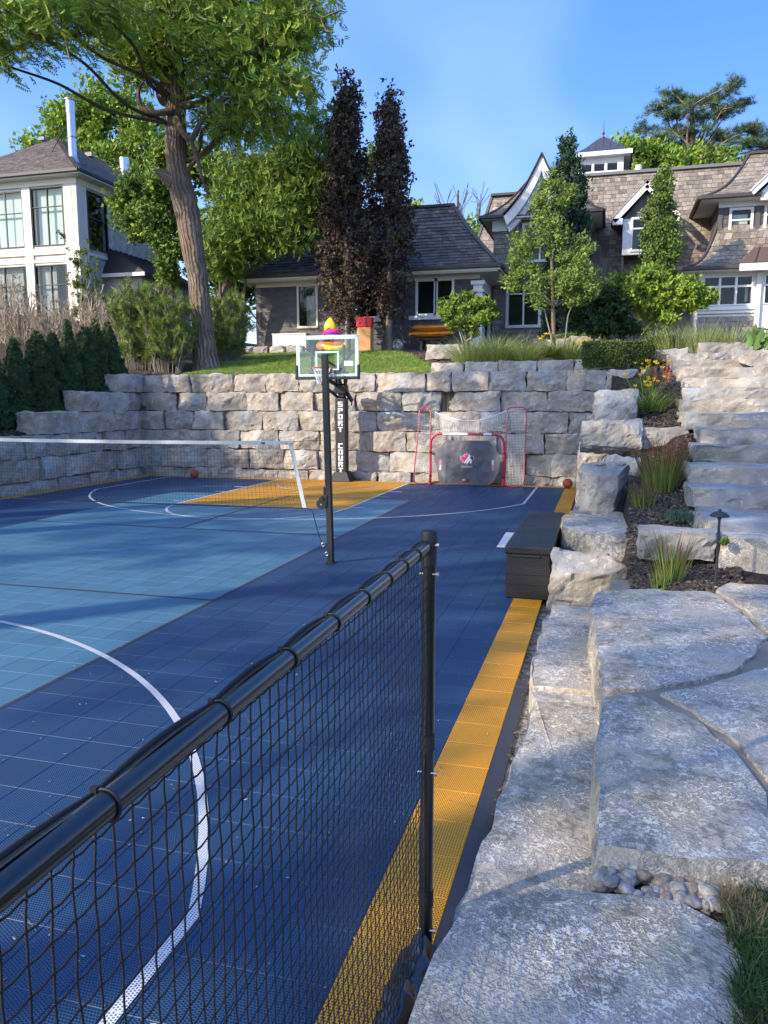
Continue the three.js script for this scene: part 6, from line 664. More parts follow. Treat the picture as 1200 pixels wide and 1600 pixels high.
{ // ---- dark cabana
  const h = thing('cabana', 'low dark grey cabana with steep shingled hip roof and white soffit', 'building', [0, 0, 0]); const base = 3.9, eave = 7.02;
  const holes = [[-12.45, -11.7, 5.25, 6.85], [-9.9, -9.05, 5.55, 6.75], [-7.35, -6.65, 5.6, 6.85], [-6.6, -5.98, 5.6, 6.85]];
  wallPanel(h, 'wall', sidingM[0], [0, 0, -31.06], 'z', [[-14.4, base], [-4.85, base], [-4.85, eave], [-14.4, eave]], holes); wallPanel(h, 'wall', trim, [-4.86, 0, 0], 'x', [[31.3, base], [39.6, base], [39.6, eave], [31.3, eave]], [[32.2, 33.2, 4.4, 6.5], [35, 36, 4.1, 6.4], [37.4, 38.4, 4.1, 6.4]]);
  for (const [a, b, c, d] of [[32.2, 33.2, 4.4, 6.5], [35, 36, 4.1, 6.4], [37.4, 38.4, 4.1, 6.4]]) win(h, [-4.86, 0, 0], 'x', [a, b, c, d], {});
  wallPanel(h, 'wall', sidingM[1], [0, 0, -39.6], 'z', [[-14.4, base], [-4.85, base], [-4.85, eave], [-14.4, eave]], []); part('wall', span(-14.4, -14.2, base, eave, -31.3, -39.6), sidingM[1], h);
  // clapboards, each its own piece, cut round the windows
  for (let k = 0; k < 15; k++) { const y = base + .12 + k * .205; let xs = [[-14.2, -4.98]]; for (const [a, b, c, d] of holes) if (y + .19 > c - .1 && y < d + .1) xs = xs.flatMap(([p, q]) => a - .1 > p && b + .1 < q ? [[p, a - .1], [b + .1, q]] : a - .1 <= p && b + .1 >= p ? [[b + .1, q]] : [[p, q]]); for (const [p, q] of xs) { if (q - p < .1) continue; const g = span(p, q, y, y + .2, -31.06, -31.035), at = g.attributes.position; for (let i = 0; i < at.count; i++) if (at.getZ(i) > -31.05 && at.getY(i) > y + .1) at.setZ(i, -31.052); g.computeVertexNormals(); part('siding_board', boxUV(nidx(g), .7, k * .3, k * .7), sidingM[k % 3], h); } }
  part('corner_board', span(-14.42, -14.18, base, eave, -31.03, -31.08), mat([.15, .14, .145], .6), h); part('frieze_board', span(-14.4, -4.86, eave - .14, eave + .02, -31.02, -31.07), creamTrim, h);
  win(h, [0, 0, -31.04], 'z', holes[0], { cas: .09, fm: creamTrim, backing: { m: curtain, w: .5, h: .75, dy: -.15, dx: .05 } }); for (const q of holes.slice(1)) win(h, [0, 0, -31.04], 'z', q, { cas: .1, fm: trim }); part('window_sill', span(-7.7, -5.8, 5.36, 5.52, -31.04, -30.92), trim, h); part('window_sill', span(-10.1, -8.9, 5.34, 5.47, -31.04, -30.94), trim, h);
  part('column', merge([span(-5.08, -4.72, 4.0, 6.6, -31.12, -30.76), span(-5.14, -4.66, 6.32, 6.42, -31.18, -30.7), span(-5.17, -4.63, 6.6, 6.75, -31.21, -30.67)]), trim, h);
  part('soffit', span(-14.75, -4.1, eave - .0, eave + .06, -30.35, -40.6), soffit, h); part('fascia', merge([span(-14.85, -4.0, eave + .05, eave + .17, -30.3, -30.36), span(-4.06, -4.0, eave + .05, eave + .17, -30.36, -40.65), span(-14.85, -14.79, eave + .05, eave + .17, -30.36, -40.65)]), creamTrim, h); part('gutter', merge([rbox(10.95, .15, .13, .03, -9.42, eave + .2, -30.25), rbox(.13, .15, 10.3, .03, -3.97, eave + .2, -35.4), rbox(.13, .15, 10.3, .03, -14.88, eave + .2, -35.4)]), gutter, h);
  const F = hipFaces(-14.85, -4.0, -30.3, -40.7, 7.24, 10.15, 2.35, 2.75, .05), roof = part('roof', span(-12.5, -6.35, 10.08, 10.17, -33.05, -37.95), deckM, h), list = []; for (const k of ['front', 'right', 'left', 'back']) deck(h, F[k]);
  shingles(h, F.front, v => 10.85 - 4.7 * v, 4.0, { w: .32, exp: .21, t: .035, seed: 61, list, bias: 1 }); shingles(h, F.right, v => 10.4 - 5.5 * v, 3.75, { w: .32, exp: .21, t: .035, seed: 62, list });
  layShingles(h, list, shingleMat([.215, .18, .15]));
  for (const [x0, x1, z0, z1] of [[-4.0, -6.35, -30.3, -33.05], [-14.85, -12.5, -30.3, -33.05]]) for (let i = 0; i < 16; i++) { const t = i / 16, p = F.front(x0 > -9 ? 1 : 0, t), q = F.front(x0 > -9 ? 1 : 0, (i + 1.15) / 16); part('hip_cap', beam([p.x, p.y + .05, p.z], [q.x, q.y + .035, q.z], .2, .035), mat([.13, .115, .10], .9), h); }
  part('ridge_cap', span(-12.6, -6.3, 10.14, 10.24, -32.95, -33.2), gutter, h); part('white_cabinet', span(-13.5, -11.95, 4.02, 4.92, -30.98, -30.72), mat([.76, .76, .76], .6), h); h.remove(h.children[h.children.length - 1]);
  const bx = thing('outdoor_cabinet', 'plain white low cabinet against the cabana wall below the window', 'cabinet', [-12.72, 4.0, -30.75]); part('cabinet_body', rbox(1.5, .86, .4, .01, 0, .45, 0), trim, bx); part('cabinet_top', rbox(1.54, .05, .44, .01, 0, .9, 0), trim, bx); part('door_seam', span(-.004, .004, .06, .85, .198, .203), mat([.4, .4, .4], .7), bx);
}
{ // ---- pale stucco house on the left
  const h = thing('stucco_house', 'pale two-storey stucco house with brown hip roof at the left edge', 'building', [0, 0, 0]); const xr = -23.68, zf = -32, base = 3.8, eave = 12.3;
  const up = [[-31, -29.6, 9.4, 11.85], [-29.2, -26.72, 9.4, 11.85], [-26.15, -24.5, 9.4, 11.9]], dn = [[-29.2, -26.72, 5.1, 8.45], [-26.15, -24.5, 5.1, 8.45]];
  wallPanel(h, 'wall', creamTrim, [0, 0, zf], 'z', [[-31.2, base], [xr, base], [xr, eave], [-31.2, eave]], [...up, ...dn], .25); wallPanel(h, 'wall', stucco, [xr, 0, 0], 'x', [[32.01, base], [39.2, base], [39.2, eave], [32.01, eave]], [[32.75, 34.15, 9.35, 11.85]], .25); part('wall', span(-31.2, -23.9, base, eave, -38.9, -39.2), stucco, h); part('wall', span(-31.2, -31, base, eave, -32.3, -39), stucco, h);
  const dk = mat([.05, .045, .045], .5); const ins = { fm: dk, cas: .05, bars: .02, inside: mat([.3, .34, .3], .9), backing: { w: .86, m: blind } };
  win(h, [0, 0, zf], 'z', up[0], { ...ins, cols: 2, rows: [.6] }); win(h, [0, 0, zf], 'z', up[1], { ...ins, cols: 1, rows: [.62] }); win(h, [0, 0, zf], 'z', up[2], { ...ins, cols: 2, rows: [.68] }); win(h, [0, 0, zf], 'z', dn[0], { ...ins, cols: 2, rows: [.74], backing: { w: .7, m: curtain } }); win(h, [0, 0, zf], 'z', dn[1], { ...ins, cols: 2, rows: [.74], backing: { w: .5, m: curtain, dx: -.3 } }); win(h, [xr, 0, 0], 'x', [32.75, 34.15, 9.35, 11.85], { fm: dk, cas: .06, rows: [.55] });
  for (const x of [-27.85]) part('muntin', merge([span(x - .3, x - .27, 9.4, 11.85, zf + .0, zf - .05), span(x + .18, x + .21, 9.4, 11.85, zf + .0, zf - .05)]), dk, h);
  for (const [a, b] of [[-26.7, -26.2], [-24.42, -23.66]]) part('pilaster', span(a + .06, b, base, 12.05, zf + .001, zf + .07), creamTrim, h); part('band_course', merge([span(-31.2, xr + .06, 8.95, 9.22, zf, zf + .09), span(-31.2, xr + .05, 8.6, 8.72, zf, zf + .05), span(-31.2, xr + .07, 12.02, 12.3, zf, zf + .11)]), creamTrim, h); part('band_course', merge([span(xr, xr + .06, 8.95, 9.1, -32.0, -39.2), span(xr, xr + .08, 12.0, 12.3, -32, -39.2)]), creamTrim, h); part('inset_panel', span(-24.36, -23.9, 9.5, 11.8, zf + .07, zf + .085), mat([.66, .63, .57], .9), h); part('corner_board', span(xr - .02, xr + .05, base, 12.0, -32.0, -32.62), creamTrim, h);
  part('soffit', span(-31.75, -23.1, 12.3, 12.36, -31.45, -44), soffit, h); part('gutter', merge([rbox(8.7, .16, .14, .03, -27.45, 12.44, -31.4), rbox(.14, .16, 12.6, .03, -23.1, 12.44, -37.7)]), darkTrim, h);
  const A = [-31.8, 12.46, -31.4], B = [-23.1, 12.46, -31.4], Ap = [-27.4, 15.42, -35.6], Rb = [-27.4, 15.42, -46], Br = [-23.1, 12.46, -44]; const asph = mat([.115, .09, .075], .95, { map: soilTex, bumpMap: soilBump, bumpScale: .01 }), list = [];
  deck(h, quadFace(A, B, Ap, Ap), asph); deck(h, quadFace(B, Br, Rb, Ap), asph); deck(h, quadFace([-31.8, 12.46, -44], A, Ap, Rb), asph);
  shingles(h, quadFace(A, B, Ap, Ap), v => Math.max(.3, 8.7 * (1 - v)), 5.1, { w: .3, exp: .17, t: .008, seed: 65, list, bias: 1 }); shingles(h, quadFace(B, Br, Rb, Ap), v => 12.6 - 2.2 * v, 5.2, { w: .34, exp: .2, t: .008, seed: 66, list }); layShingles(h, list, shingleMat([.165, .13, .105]));
  part('hip_cap', beam([B[0], B[1] + .03, B[2]], [Ap[0], Ap[1] + .03, Ap[2]], .26, .03), asph, h); part('ridge_vent', box(.3, .16, .4, -27.9, 15.3, -35.3), mat([.3, .28, .26], .7), h); for (const z of [-37.2, -40.4]) part('ridge_vent', box(.4, .2, .3, -26.6, 15.0, z), mat([.34, .3, .27], .7), h);
  const galv = mat([.62, .63, .64], .28, { metalness: .95 }); const fl = part('flue', merge([bar([-24.6, 12.7, -33.1], [-24.6, 15.5, -33.1], .19, 20), bar([-24.6, 15.5, -33.1], [-24.6, 16.05, -33.1], .21, 20)]), galv, h); part('flue_cap', merge([bar([-24.6, 16.05, -33.1], [-24.6, 16.12, -33.1], .26, 20), bar([-24.6, 14.4, -33.1], [-24.6, 14.45, -33.1], .22, 20)]), mat([.3, .31, .32], .4, { metalness: .8 }), fl); part('flue_flashing', bar([-24.58, 12.8, -33.0], [-24.6, 13.55, -33.1], .5, 20, .22), galv, fl); part('flue_stay', bar([-24.7, 15.2, -33.1], [-26.6, 13.9, -33.9], .02, 6), darkTrim, fl); part('vent_pipe', bar([-25.4, 13.6, -38.5], [-25.4, 15.1, -38.5], .28, 16), galv, h);
  // porch with standing seam roof on the side
  const pr = part('porch_roof', (() => { const P = [[xr, 9.55, -34.3], [xr + 2.3, 8.25, -33.6], [xr + 2.3, 8.25, -38.6], [xr, 9.55, -38.2]], g = new THREE.BufferGeometry(); const q = [P[0], P[1], P[2], P[0], P[2], P[3], P[0], [xr, 8.25, -33.6], P[1]].flat(); g.setAttribute('position', new THREE.Float32BufferAttribute(q, 3)); g.computeVertexNormals(); return boxUV(g, .5); })(), mat([.05, .042, .04], .45, { metalness: .3 }), h);
  for (let i = 0; i < 10; i++) { const t = i / 9; part('standing_seam', beam([xr, 9.57, lerp(-34.3, -38.2, t)], [xr + 2.3, 8.27, lerp(-33.6, -38.6, t)], .03, .06), pr.material, pr); } part('porch_wall', span(xr, xr + 2.0, base, 8.2, -33.9, -38.4), stucco, h); part('porch_fascia', span(xr, xr + 2.36, 8.08, 8.25, -33.55, -33.62), creamTrim, h); part('porch_fascia', span(xr + 2.3, xr + 2.37, 8.08, 8.26, -33.62, -38.65), darkTrim, h);
}
{ // railing beside the stucco house
  const r = thing('stair_railing', 'black metal stair railing showing between the brown shrubs', 'railing', [-23.4, 3.9, -29.4]), m = darkTrim; for (let i = 0; i < 12; i++) { const x = i * .32, y = -i * .12; part('baluster', bar([x, y + .4, 0], [x, y + 2.1, 0], .03, 6), m, r); } part('handrail', beam([-.2, 2.18, 0], [3.7, .8, 0], .07, .05), m, r); part('newel_post', span(-.3, -.2, 0, 2.3, -.05, .05), m, r);
}
{ // ---- the main house
  const h = thing('main_house', 'large house with weathered cedar shingle roofs, stone gable, dormers and cupola', 'building', [0, 0, 0]), list = [], base = 3.8, wood = [.38, .325, .268];
  // long main roof: a steep shingled slope, with a wall below
  const M = (u, v) => V(lerp(-2.2, 7.5, u), lerp(6.2, 12.15, v), lerp(-35.7, -37.7, v) + .25 * Math.sin(v * 3.14)); deck(h, M); shingles(h, M, () => 9.7, 6.2, { w: .26, exp: .2, t: .022, seed: 71, list, bias: 1 }); part('wall', span(-2, 7.4, base, 6.3, -36, -36.3), stoneWall[0], h); part('ridge_cap', span(-2.2, 7.5, 12.12, 12.24, -37.55, -37.85), mat([.16, .16, .17], .6), h); deck(h, (u, v) => V(lerp(7.5, -2.2, u), lerp(7, 12.15, v), lerp(-42.5, -37.8, v)));
  part('fascia', span(-2.2, 3.2, 6.0, 6.22, -35.62, -35.7), gutter, h);
  // roof behind, left of the pavilion
  const Bk = (u, v) => V(lerp(-6.75 + .95 * v, -2, u), lerp(8.2, 12.3, v), lerp(-38.6, -40.5, v)); deck(h, Bk); shingles(h, Bk, v => 4.75 - .95 * v, 4.5, { w: .28, exp: .21, t: .022, seed: 72, list, bias: .5 }); part('ridge_cap', span(-5.85, -2, 12.27, 12.38, -40.3, -40.6), gutter, h); part('wall', span(-6.6, -2, base, 8.4, -38.7, -39), stoneWall[1], h); deck(h, (u, v) => V(lerp(-2, -5.8, u), lerp(8, 12.3, v), lerp(-43, -40.6, v))); part('hip_cap', beam([-6.78, 8.2, -38.6], [-5.8, 12.33, -40.5], .16, .05), gutter, h);
  // stone pavilion: hip roof with swept eaves and a tall swept gable in front
  const px0 = -5.3, px1 = -.35, pe = 9.72, Pf = hipFaces(px0, px1, -33.6, -40, pe, 11.75, 1.75, 2.4, .13); for (const k of ['front', 'right', 'left']) deck(h, Pf[k]); shingles(h, Pf.front, v => 4.95 - 3.5 * v, 3.1, { w: .27, exp: .2, t: .025, seed: 73, list }); shingles(h, Pf.right, v => 6.4 - 4.8 * v, 2.8, { w: .3, exp: .2, t: .025, seed: 74, list }); part('ridge_cap', span(-3.5, -2.1, 11.72, 11.84, -35.9, -36.1), gutter, h);
  for (const i of [0, 1]) { const l = []; for (let k = 0; k <= 10; k++) { const p = Pf.front(i, k / 10); l.push([p.x, p.y + .03, p.z, .05]); } part('hip_cap', limb(l, 6, 0, 3), gutter, h); }
  part('soffit', span(px0 + .03, px1 - .03, pe - .08, pe - .02, -33.62, -40), soffit, h); part('gutter', merge([rbox(1.0, .14, .12, .03, -4.83, pe + .01, -33.56), rbox(1.0, .14, .12, .03, -.83, pe + .01, -33.56), rbox(.12, .14, 6.4, .03, px0 - .03, pe + .01, -36.8), rbox(.12, .14, 6.4, .03, px1 + .03, pe + .01, -36.8)]), gutter, h);
  wallPanel(h, 'wall', stoneWall[0], [0, 0, -34.12], 'z', [[-4.8, base], [-.85, base], [-.85, pe - .05], [-1.45, pe - .05], [-2.83, 11.6], [-4.2, pe - .05], [-4.8, pe - .05]], [[-4.1, -2.85, 5.35, 7.05], [-3.5, -2.2, 8.0, 9.4]]); part('wall', span(-4.8, -4.55, base, pe, -34.35, -39.5), stoneWall[1], h); part('wall', span(-1.1, -.85, base, pe, -34.35, -39.5), stoneWall[1], h);
  { // facing stones, one by one
    const r = rng(75), hs = [[-4.1, -2.85, 5.35, 7.05], [-3.5, -2.2, 8.0, 9.4]]; let n = 0; for (let y = base + .1; y < 11.3 && n < 290;) { const hh = .14 + .13 * r(), lim = y > pe - .1 ? 1.38 * (1 - (y - pe) / 1.9) - .25 : 1.97; let x = -2.83 - lim; const end = -2.83 + lim; while (x < end - .1) { const w = Math.min(end - x, .25 + .4 * r()); if (!hs.some(([a, b, c, d]) => x + w > a - .14 && x < b + .14 && y + hh > c - .14 && y < d + .14) && n < 290) { const g = rbox(w - .025, hh - .022, .05 + .03 * r(), .012, x + w / 2, y + hh / 2, -34.11, 1); part('facing_stone', boxUV(nidx(g), .8, r() * 4, r() * 4), stoneWall[Math.floor(r() * 4)], h); n++; } x += w; } y += hh; } }
  win(h, [0, 0, -34.1], 'z', [-4.1, -2.85, 5.35, 7.05], { cols: 2, rows: [.76], cas: .12, pr: .06 }); win(h, [0, 0, -34.1], 'z', [-3.5, -2.2, 8.0, 9.4], { cols: 2, cas: .1, pr: .06 }); part('frieze_board', merge([span(-4.85, -4.2, pe - .5, pe - .06, -33.98, -34.1), span(-1.46, -.8, pe - .5, pe - .06, -33.98, -34.1)]), trim, h);
  // swept rake boards of the gable
  for (const s of [-1, 1]) { const rk = (o2, th, z0, z1) => { const sh = new THREE.Shape(), N = 14, up = [], lo = []; for (let i = 0; i <= N; i++) { const t = i / N, x = lerp(1.5, 0, t), y = pe + 2.28 * (t - .12 * Math.sin(Math.PI * t)); up.push([x, y]); lo.push([Math.max(0, x - o2 * .25), y - th]); } [...up, ...lo.reverse()].forEach(([x, y], i) => sh[i ? 'lineTo' : 'moveTo'](x, y)); const g = new THREE.ExtrudeGeometry(sh, { depth: z1 - z0, bevelEnabled: false }); g.translate(0, 0, z0); if (s < 0) g.scale(-1, 1, 1); g.translate(-2.83, 0, 0); if (s < 0) { const p = nidx(g), q = p.attributes.position; for (let i = 0; i < q.count; i += 3) { const a = V().fromBufferAttribute(q, i), b = V().fromBufferAttribute(q, i + 1); q.setXYZ(i, b.x, b.y, b.z); q.setXYZ(i + 1, a.x, a.y, a.z); } p.computeVertexNormals(); return p; } return g; }; part('rake_board', rk(.6, .36, -33.62, -33.54), trim, h); part('rake_return', rk(.9, .62, -34.08, -33.72), trim, h);
    const G = (u, v) => V(-2.83 + s * lerp(1.53, 0, v), pe + .05 + 2.28 * (v - .12 * Math.sin(Math.PI * v)), s > 0 ? lerp(-33.5, -37, u) : lerp(-37, -33.5, u)); deck(h, G); shingles(h, G, () => 3.5, 2.8, { w: .28, exp: .2, t: .022, seed: 76 + s, list }); const l = []; for (let i = 0; i <= 14; i++) { const p = G(s > 0 ? 0 : 1, i / 14); l.push([p.x, p.y + .03, p.z + .02, .035]); } part('rake_edge', limb(l, 6, 0, 2), gutter, h); }
  // gabled dormer
  { const zf = -35.1, y0 = 8.2, ye = 9.65, yp = 10.95, x0 = .45, x1 = 2.2, cx = 1.33; wallPanel(h, 'dormer_wall', trim, [0, 0, zf], 'z', [[x0, y0], [x1, y0], [x1, ye], [x0, ye]], [[.85, 1.8, 8.4, 9.6]]); wallPanel(h, 'dormer_gable', sidingM[0], [0, 0, zf - .03], 'z', [[x0, ye], [x1, ye], [cx, yp - .25]], []); win(h, [0, 0, zf], 'z', [.85, 1.8, 8.4, 9.6], { cols: 2, rows: [.7], cas: .09, inside: mat([.2, .24, .2], .9) }); part('dormer_cheek', span(x0, x0 + .08, y0 - .6, ye, zf - .22, -36.6), sidingM[1], h); part('dormer_cheek', span(x1 - .08, x1, y0 - .6, ye, zf - .22, -36.6), sidingM[1], h);
    for (const s of [-1, 1]) { const a = [cx + s * 1.28, ye - .05, zf + .22], b = [cx, yp, zf + .22]; part('rake_board', beam(a, b, .1, .26).translate(0, -.05, 0), trim, h); part('rake_return', span(cx + s * 1.3, cx + s * .9, ye - .26, ye - .02, zf + .05, zf + .27), trim, h); const G = s > 0 ? quadFace([cx + 1.34, ye - .02, zf + .3], [cx + 1.34, ye - .02, -37.4], [cx, yp + .1, -37.4], [cx, yp + .1, zf + .3]) : quadFace([cx - 1.34, ye - .02, -37.4], [cx - 1.34, ye - .02, zf + .3], [cx, yp + .1, zf + .3], [cx, yp + .1, -37.4]); deck(h, G, gutter); shingles(h, G, () => 2.5, 1.8, { w: .26, exp: .2, t: .02, seed: 80 + s, list }); } }
  // cupola
  { const x0 = -1.55, x1 = .4, zf = -38, zb = -39.9, cx = (x0 + x1) / 2, cz = (zf + zb) / 2; const ho = [[-1.42, -.98, 12.42, 12.74], [-.87, -.42, 12.42, 12.74], [-.3, .14, 12.42, 12.74]]; const c = wallPanel(h, 'cupola', trim, [0, 0, zf], 'z', [[x0, 11.6], [x1, 11.6], [x1, 13.0], [x0, 13.0]], ho, .15); for (const q of ho) { const pn = new THREE.PlaneGeometry(q[1] - q[0], q[3] - q[2]); pn.translate((q[0] + q[1]) / 2, (q[2] + q[3]) / 2, zf - .08); part('pane', pn, glass, c); } part('cupola_side', merge([span(x1 - .15, x1, 11.6, 13.0, zf - .15, zb), span(x0, x0 + .15, 11.6, 13.0, zf - .15, zb), span(x0 + .15, x1 - .15, 11.6, 13, zb, zb + .15)]), mat([.22, .18, .15], .8), c); part('cupola_fascia', merge([span(x0 - .26, x1 + .36, 13.0, 13.18, zf + .28, zf + .34), span(x0 - .26, x1 + .36, 13.0, 13.05, zf + .28, zb - .3)]), trim, c); part('cupola_eave', span(x1 + .3, x1 + .37, 12.98, 13.18, zf + .27, zb - .3), gutter, c);  // cupola sides darker than the white front: shade put into their brown colour
    const pf = [[1.26, 13.18], [1.0, 13.33], [.75, 13.52], [.5, 13.76], [.25, 14.0], [.12, 14.1], [0, 14.12]], mm = mat([.11, .10, .105], .42, { metalness: .5 }); const pos = [], idx = []; pf.forEach(([r, y], i) => { for (const [a, b] of [[-1, 1], [1, 1], [1, -1], [-1, -1]]) pos.push(cx + .05 + a * r, y, cz + b * r); if (i) for (let k = 0; k < 4; k++) { const a = (i - 1) * 4 + k, b = (i - 1) * 4 + (k + 1) % 4; idx.push(a, b, a + 4, b, b + 4, a + 4); } }); let g = new THREE.BufferGeometry(); g.setAttribute('position', new THREE.Float32BufferAttribute(pos, 3)); g.setIndex(idx); g = toCreasedNormals(nidx(g), .5); const cr = part('cupola_roof', g, mm, h); for (let k = -3; k <= 3; k++) { const l = []; pf.forEach(([r, y]) => { if (Math.abs(k) * .32 <= r) l.push([cx + .05 + k * .32, y + .015, cz + r + .005, .014]); }); if (l.length > 1) part('standing_seam', limb(l, 5, 0, 3), mm, cr); }
    part('finial', new THREE.LatheGeometry([[.0, .78], [.012, .76], [.02, .3], [.035, .27], [.075, .22], [.035, .16], [.022, .12], [.06, .05], [.08, 0]].map(q => new THREE.Vector2(q[0], q[1] + 14.1)), 14).translate(cx + .05, 0, cz), mat([.12, .06, .06], .5, { metalness: .5 }), cr); }
  // right wing: upper swept roof, dormer wall with windows, lower swept skirt, bay with windows, stone base
  const xw = 9; { const zf = -34.1; const U = (u, v) => V(lerp(3.25 + 1.95 * Math.pow(v, .8), xw, u), 9.92 + 2.0 * (v - .16 * Math.sin(v * 3.14)), lerp(-33.5, -35.4, v)); deck(h, U, deckM, 6, 14); shingles(h, U, v => xw - 3.25 - 1.95 * Math.pow(v, .8), 2.9, { w: .27, exp: .2, t: .022, seed: 85, list, bias: .6 }); const l = []; for (let i = 0; i <= 12; i++) { const p = U(0, i / 12); l.push([p.x, p.y + .03, p.z, .06]); } part('hip_cap', limb(l, 6, 0, 3), gutter, h); part('ridge_cap', span(5.2, xw, 11.9, 12.0, -35.3, -35.6), gutter, h); deck(h, (u, v) => V(lerp(3.25, 5.2, Math.pow(v, .8)), 9.92 + 2.0 * (v - .16 * Math.sin(v * 3.14)), lerp(-38, lerp(-33.5, -35.4, v), u))); deck(h, (u, v) => V(lerp(xw, 5.2, u), lerp(9.9, 11.92, v), lerp(-38, -35.6, v)));
    part('soffit', span(3.3, xw, 9.82, 9.88, -33.52, -38), soffit, h); part('gutter', merge([rbox(2.2, .15, .12, .03, 4.33, 9.92, -33.45), rbox(.12, .15, 4.5, .03, 3.2, 9.92, -35.7)]), gutter, h);
    const hs = [[4.5, 5.18, 8.35, 9.5], [5.75, 6.6, 8.35, 9.7]]; wallPanel(h, 'wall', sidingM[0], [0, 0, zf], 'z', [[4.0, 7.2], [xw, 7.2], [xw, 9.85], [4.0, 9.85]], hs); for (const q of hs) win(h, [0, 0, zf + .02], 'z', q, { cas: .1, rows: [.68], inside: mat([.2, .22, .19], .9), backing: { m: blind, w: .8, h: .8 } }); for (let k = 0; k < 9; k++) { let xs = [[4.02, 4.36], [5.32, 5.6], [6.72, 8.9]]; if (k < 3) xs = [[4.02, 8.9]]; for (const [a, b] of xs) { const g = span(a, b, 7.55 + k * .24, 7.55 + k * .24 + .235, zf, zf + .02), at = g.attributes.position; for (let i = 0; i < at.count; i++) if (at.getZ(i) > zf + .01 && at.getY(i) > 7.67 + k * .24) at.setZ(i, zf + .006); g.computeVertexNormals(); part('siding_board', boxUV(nidx(g), .7, k, k), sidingM[k % 3], h); } }
    part('frieze_board', span(4.0, xw, 9.62, 9.84, zf + .001, zf + .08), trim, h); part('corner_board', span(4.0, 4.16, 7.6, 9.62, zf + .021, zf + .06), sidingM[2], h); part('corner_board', span(5.36, 5.52, 7.6, 9.62, zf + .021, zf + .06), sidingM[2], h); part('wall', span(4.0, 4.2, 7.2, 9.85, zf - .22, -38), sidingM[1], h);
    // small white gable at the frame edge
    wallPanel(h, 'dormer_gable', trim, [0, 0, -33.5], 'z', [[5.4, 9.7], [7.2, 9.7], [7.2, 10.0], [6.3, 10.95], [5.4, 10.0]], []); for (const s of [-1, 1]) { part('rake_board', beam([6.3 + s * 1.25, 9.95, -33.35], [6.3, 11.15, -33.35], .12, .22), trim, h); deck(h, s > 0 ? quadFace([7.6, 9.98, -33.25], [7.6, 9.98, -36], [6.3, 11.3, -36], [6.3, 11.3, -33.25]) : quadFace([5.0, 9.98, -36], [5.0, 9.98, -33.25], [6.3, 11.3, -33.25], [6.3, 11.3, -36]), gutter); }
    // skirt roof
    const K = (u, v) => V(lerp(2.5 + 1.5 * Math.pow(v, .55), xw, u), 7.2 + 1.75 * (v - .2 * Math.sin(v * 3.14)), lerp(-32.9, -34.12, Math.pow(v, .7))); deck(h, K, deckM, 6, 12); shingles(h, K, v => xw - 2.5 - 1.5 * Math.pow(v, .55), 2.0, { w: .27, exp: .2, t: .022, seed: 86, list, bias: .6 }); deck(h, (u, v) => { const p = K(0, v); return V(p.x, p.y, lerp(-38, p.z, u)); }); const kl = []; for (let i = 0; i <= 12; i++) { const p = K(0, i / 12); kl.push([p.x, p.y + .03, p.z, .06]); } part('hip_cap', limb(kl, 6, 0, 3), gutter, h);
    part('gutter', merge([rbox(3.0, .15, .12, .03, 3.95, 7.18, -32.85), rbox(.12, .15, 4.8, .03, 2.45, 7.18, -35.3)]), gutter, h); part('soffit', span(2.55, xw, 7.06, 7.12, -32.9, -37), soffit, h);
    const cp = part('bay_roof', (() => { const g = new THREE.BufferGeometry(); const a = [4.7, 7.28, -32.7], b = [xw, 7.28, -32.7], c = [xw, 8.0, -33.7], d = [5.3, 8.0, -33.7], e = [4.9, 7.28, -33.5]; g.setAttribute('position', new THREE.Float32BufferAttribute([a, b, c, a, c, d, e, a, d].flat(), 3)); g.computeVertexNormals(); return boxUV(g, .5); })(), mat([.20, .14, .125], .4, { metalness: .5 }), h); for (let i = 0; i < 7; i++) part('standing_seam', beam([5.2 + i * .5, 7.31, -32.68], [5.5 + i * .5, 8.03, -33.68], .03, .05), cp.material, cp); part('bay_fascia', span(4.7, xw, 7.0, 7.26, -32.68, -32.78), trim, h);
    const zb = -33.4, bh = [[3.58, 4.08, 5.86, 6.88], [4.17, 4.67, 5.86, 6.88], [4.76, 5.26, 5.86, 6.88], [5.75, 6.6, 5.86, 6.9]]; wallPanel(h, 'wall', trim, [0, 0, zb], 'z', [[3.35, 4.0], [xw, 4.0], [xw, 7.08], [3.35, 7.08]], bh); for (const q of bh) win(h, [0, 0, zb], 'z', q, { cas: .045, rows: [.66], bars: .045, inside: mat([.03, .034, .04], .9), backing: q[0] > 4.7 ? { m: curtain, w: .2, dx: .12, dy: -.1, h: .6 } : null }); part('wall', span(3.35, 3.55, 4, 7.08, zb - .22, -37), trim, h); part('window_sill', span(3.3, 5.5, 5.64, 5.74, zb, zb + .12), trim, h); part('water_table', span(3.35, 5.5, 5.52, 5.62, zb, zb + .06), trim, h); part('pilaster', span(5.42, 5.58, 4.2, 7.0, zb, zb + .14), trim, h); part('inset_panel', span(5.7, 6.8, 4.3, 5.5, zb + .001, zb + .03), mat([.6, .61, .63], .6), h);
    const r = rng(87); for (let y = 4.1; y < 5.48;) { const hh = .13 + .1 * r(); let x = 3.36; while (x < 5.38) { const w = Math.min(5.4 - x, .2 + .35 * r()); if (w > .06) part('facing_stone', boxUV(nidx(rbox(w - .022, Math.min(hh, 5.5 - y) - .02, .05, .01, x + w / 2, y + hh / 2, zb + .03, 1)), .8, r() * 4, r() * 4), stoneWall[Math.floor(r() * 4)], h); x += w; } y += hh; } }
  part('terrace_edge', span(3.0, xw, 4.05, 4.2, -30.2, -33.3), mat([.45, .41, .36], .9, { map: rockCol }), h); part('roof_vent', merge([bar([1.05, 12.1, -37.9], [1.05, 12.5, -37.9], .14, 14)]), trim, h);
  layShingles(h, list, shingleMat(wood));
}
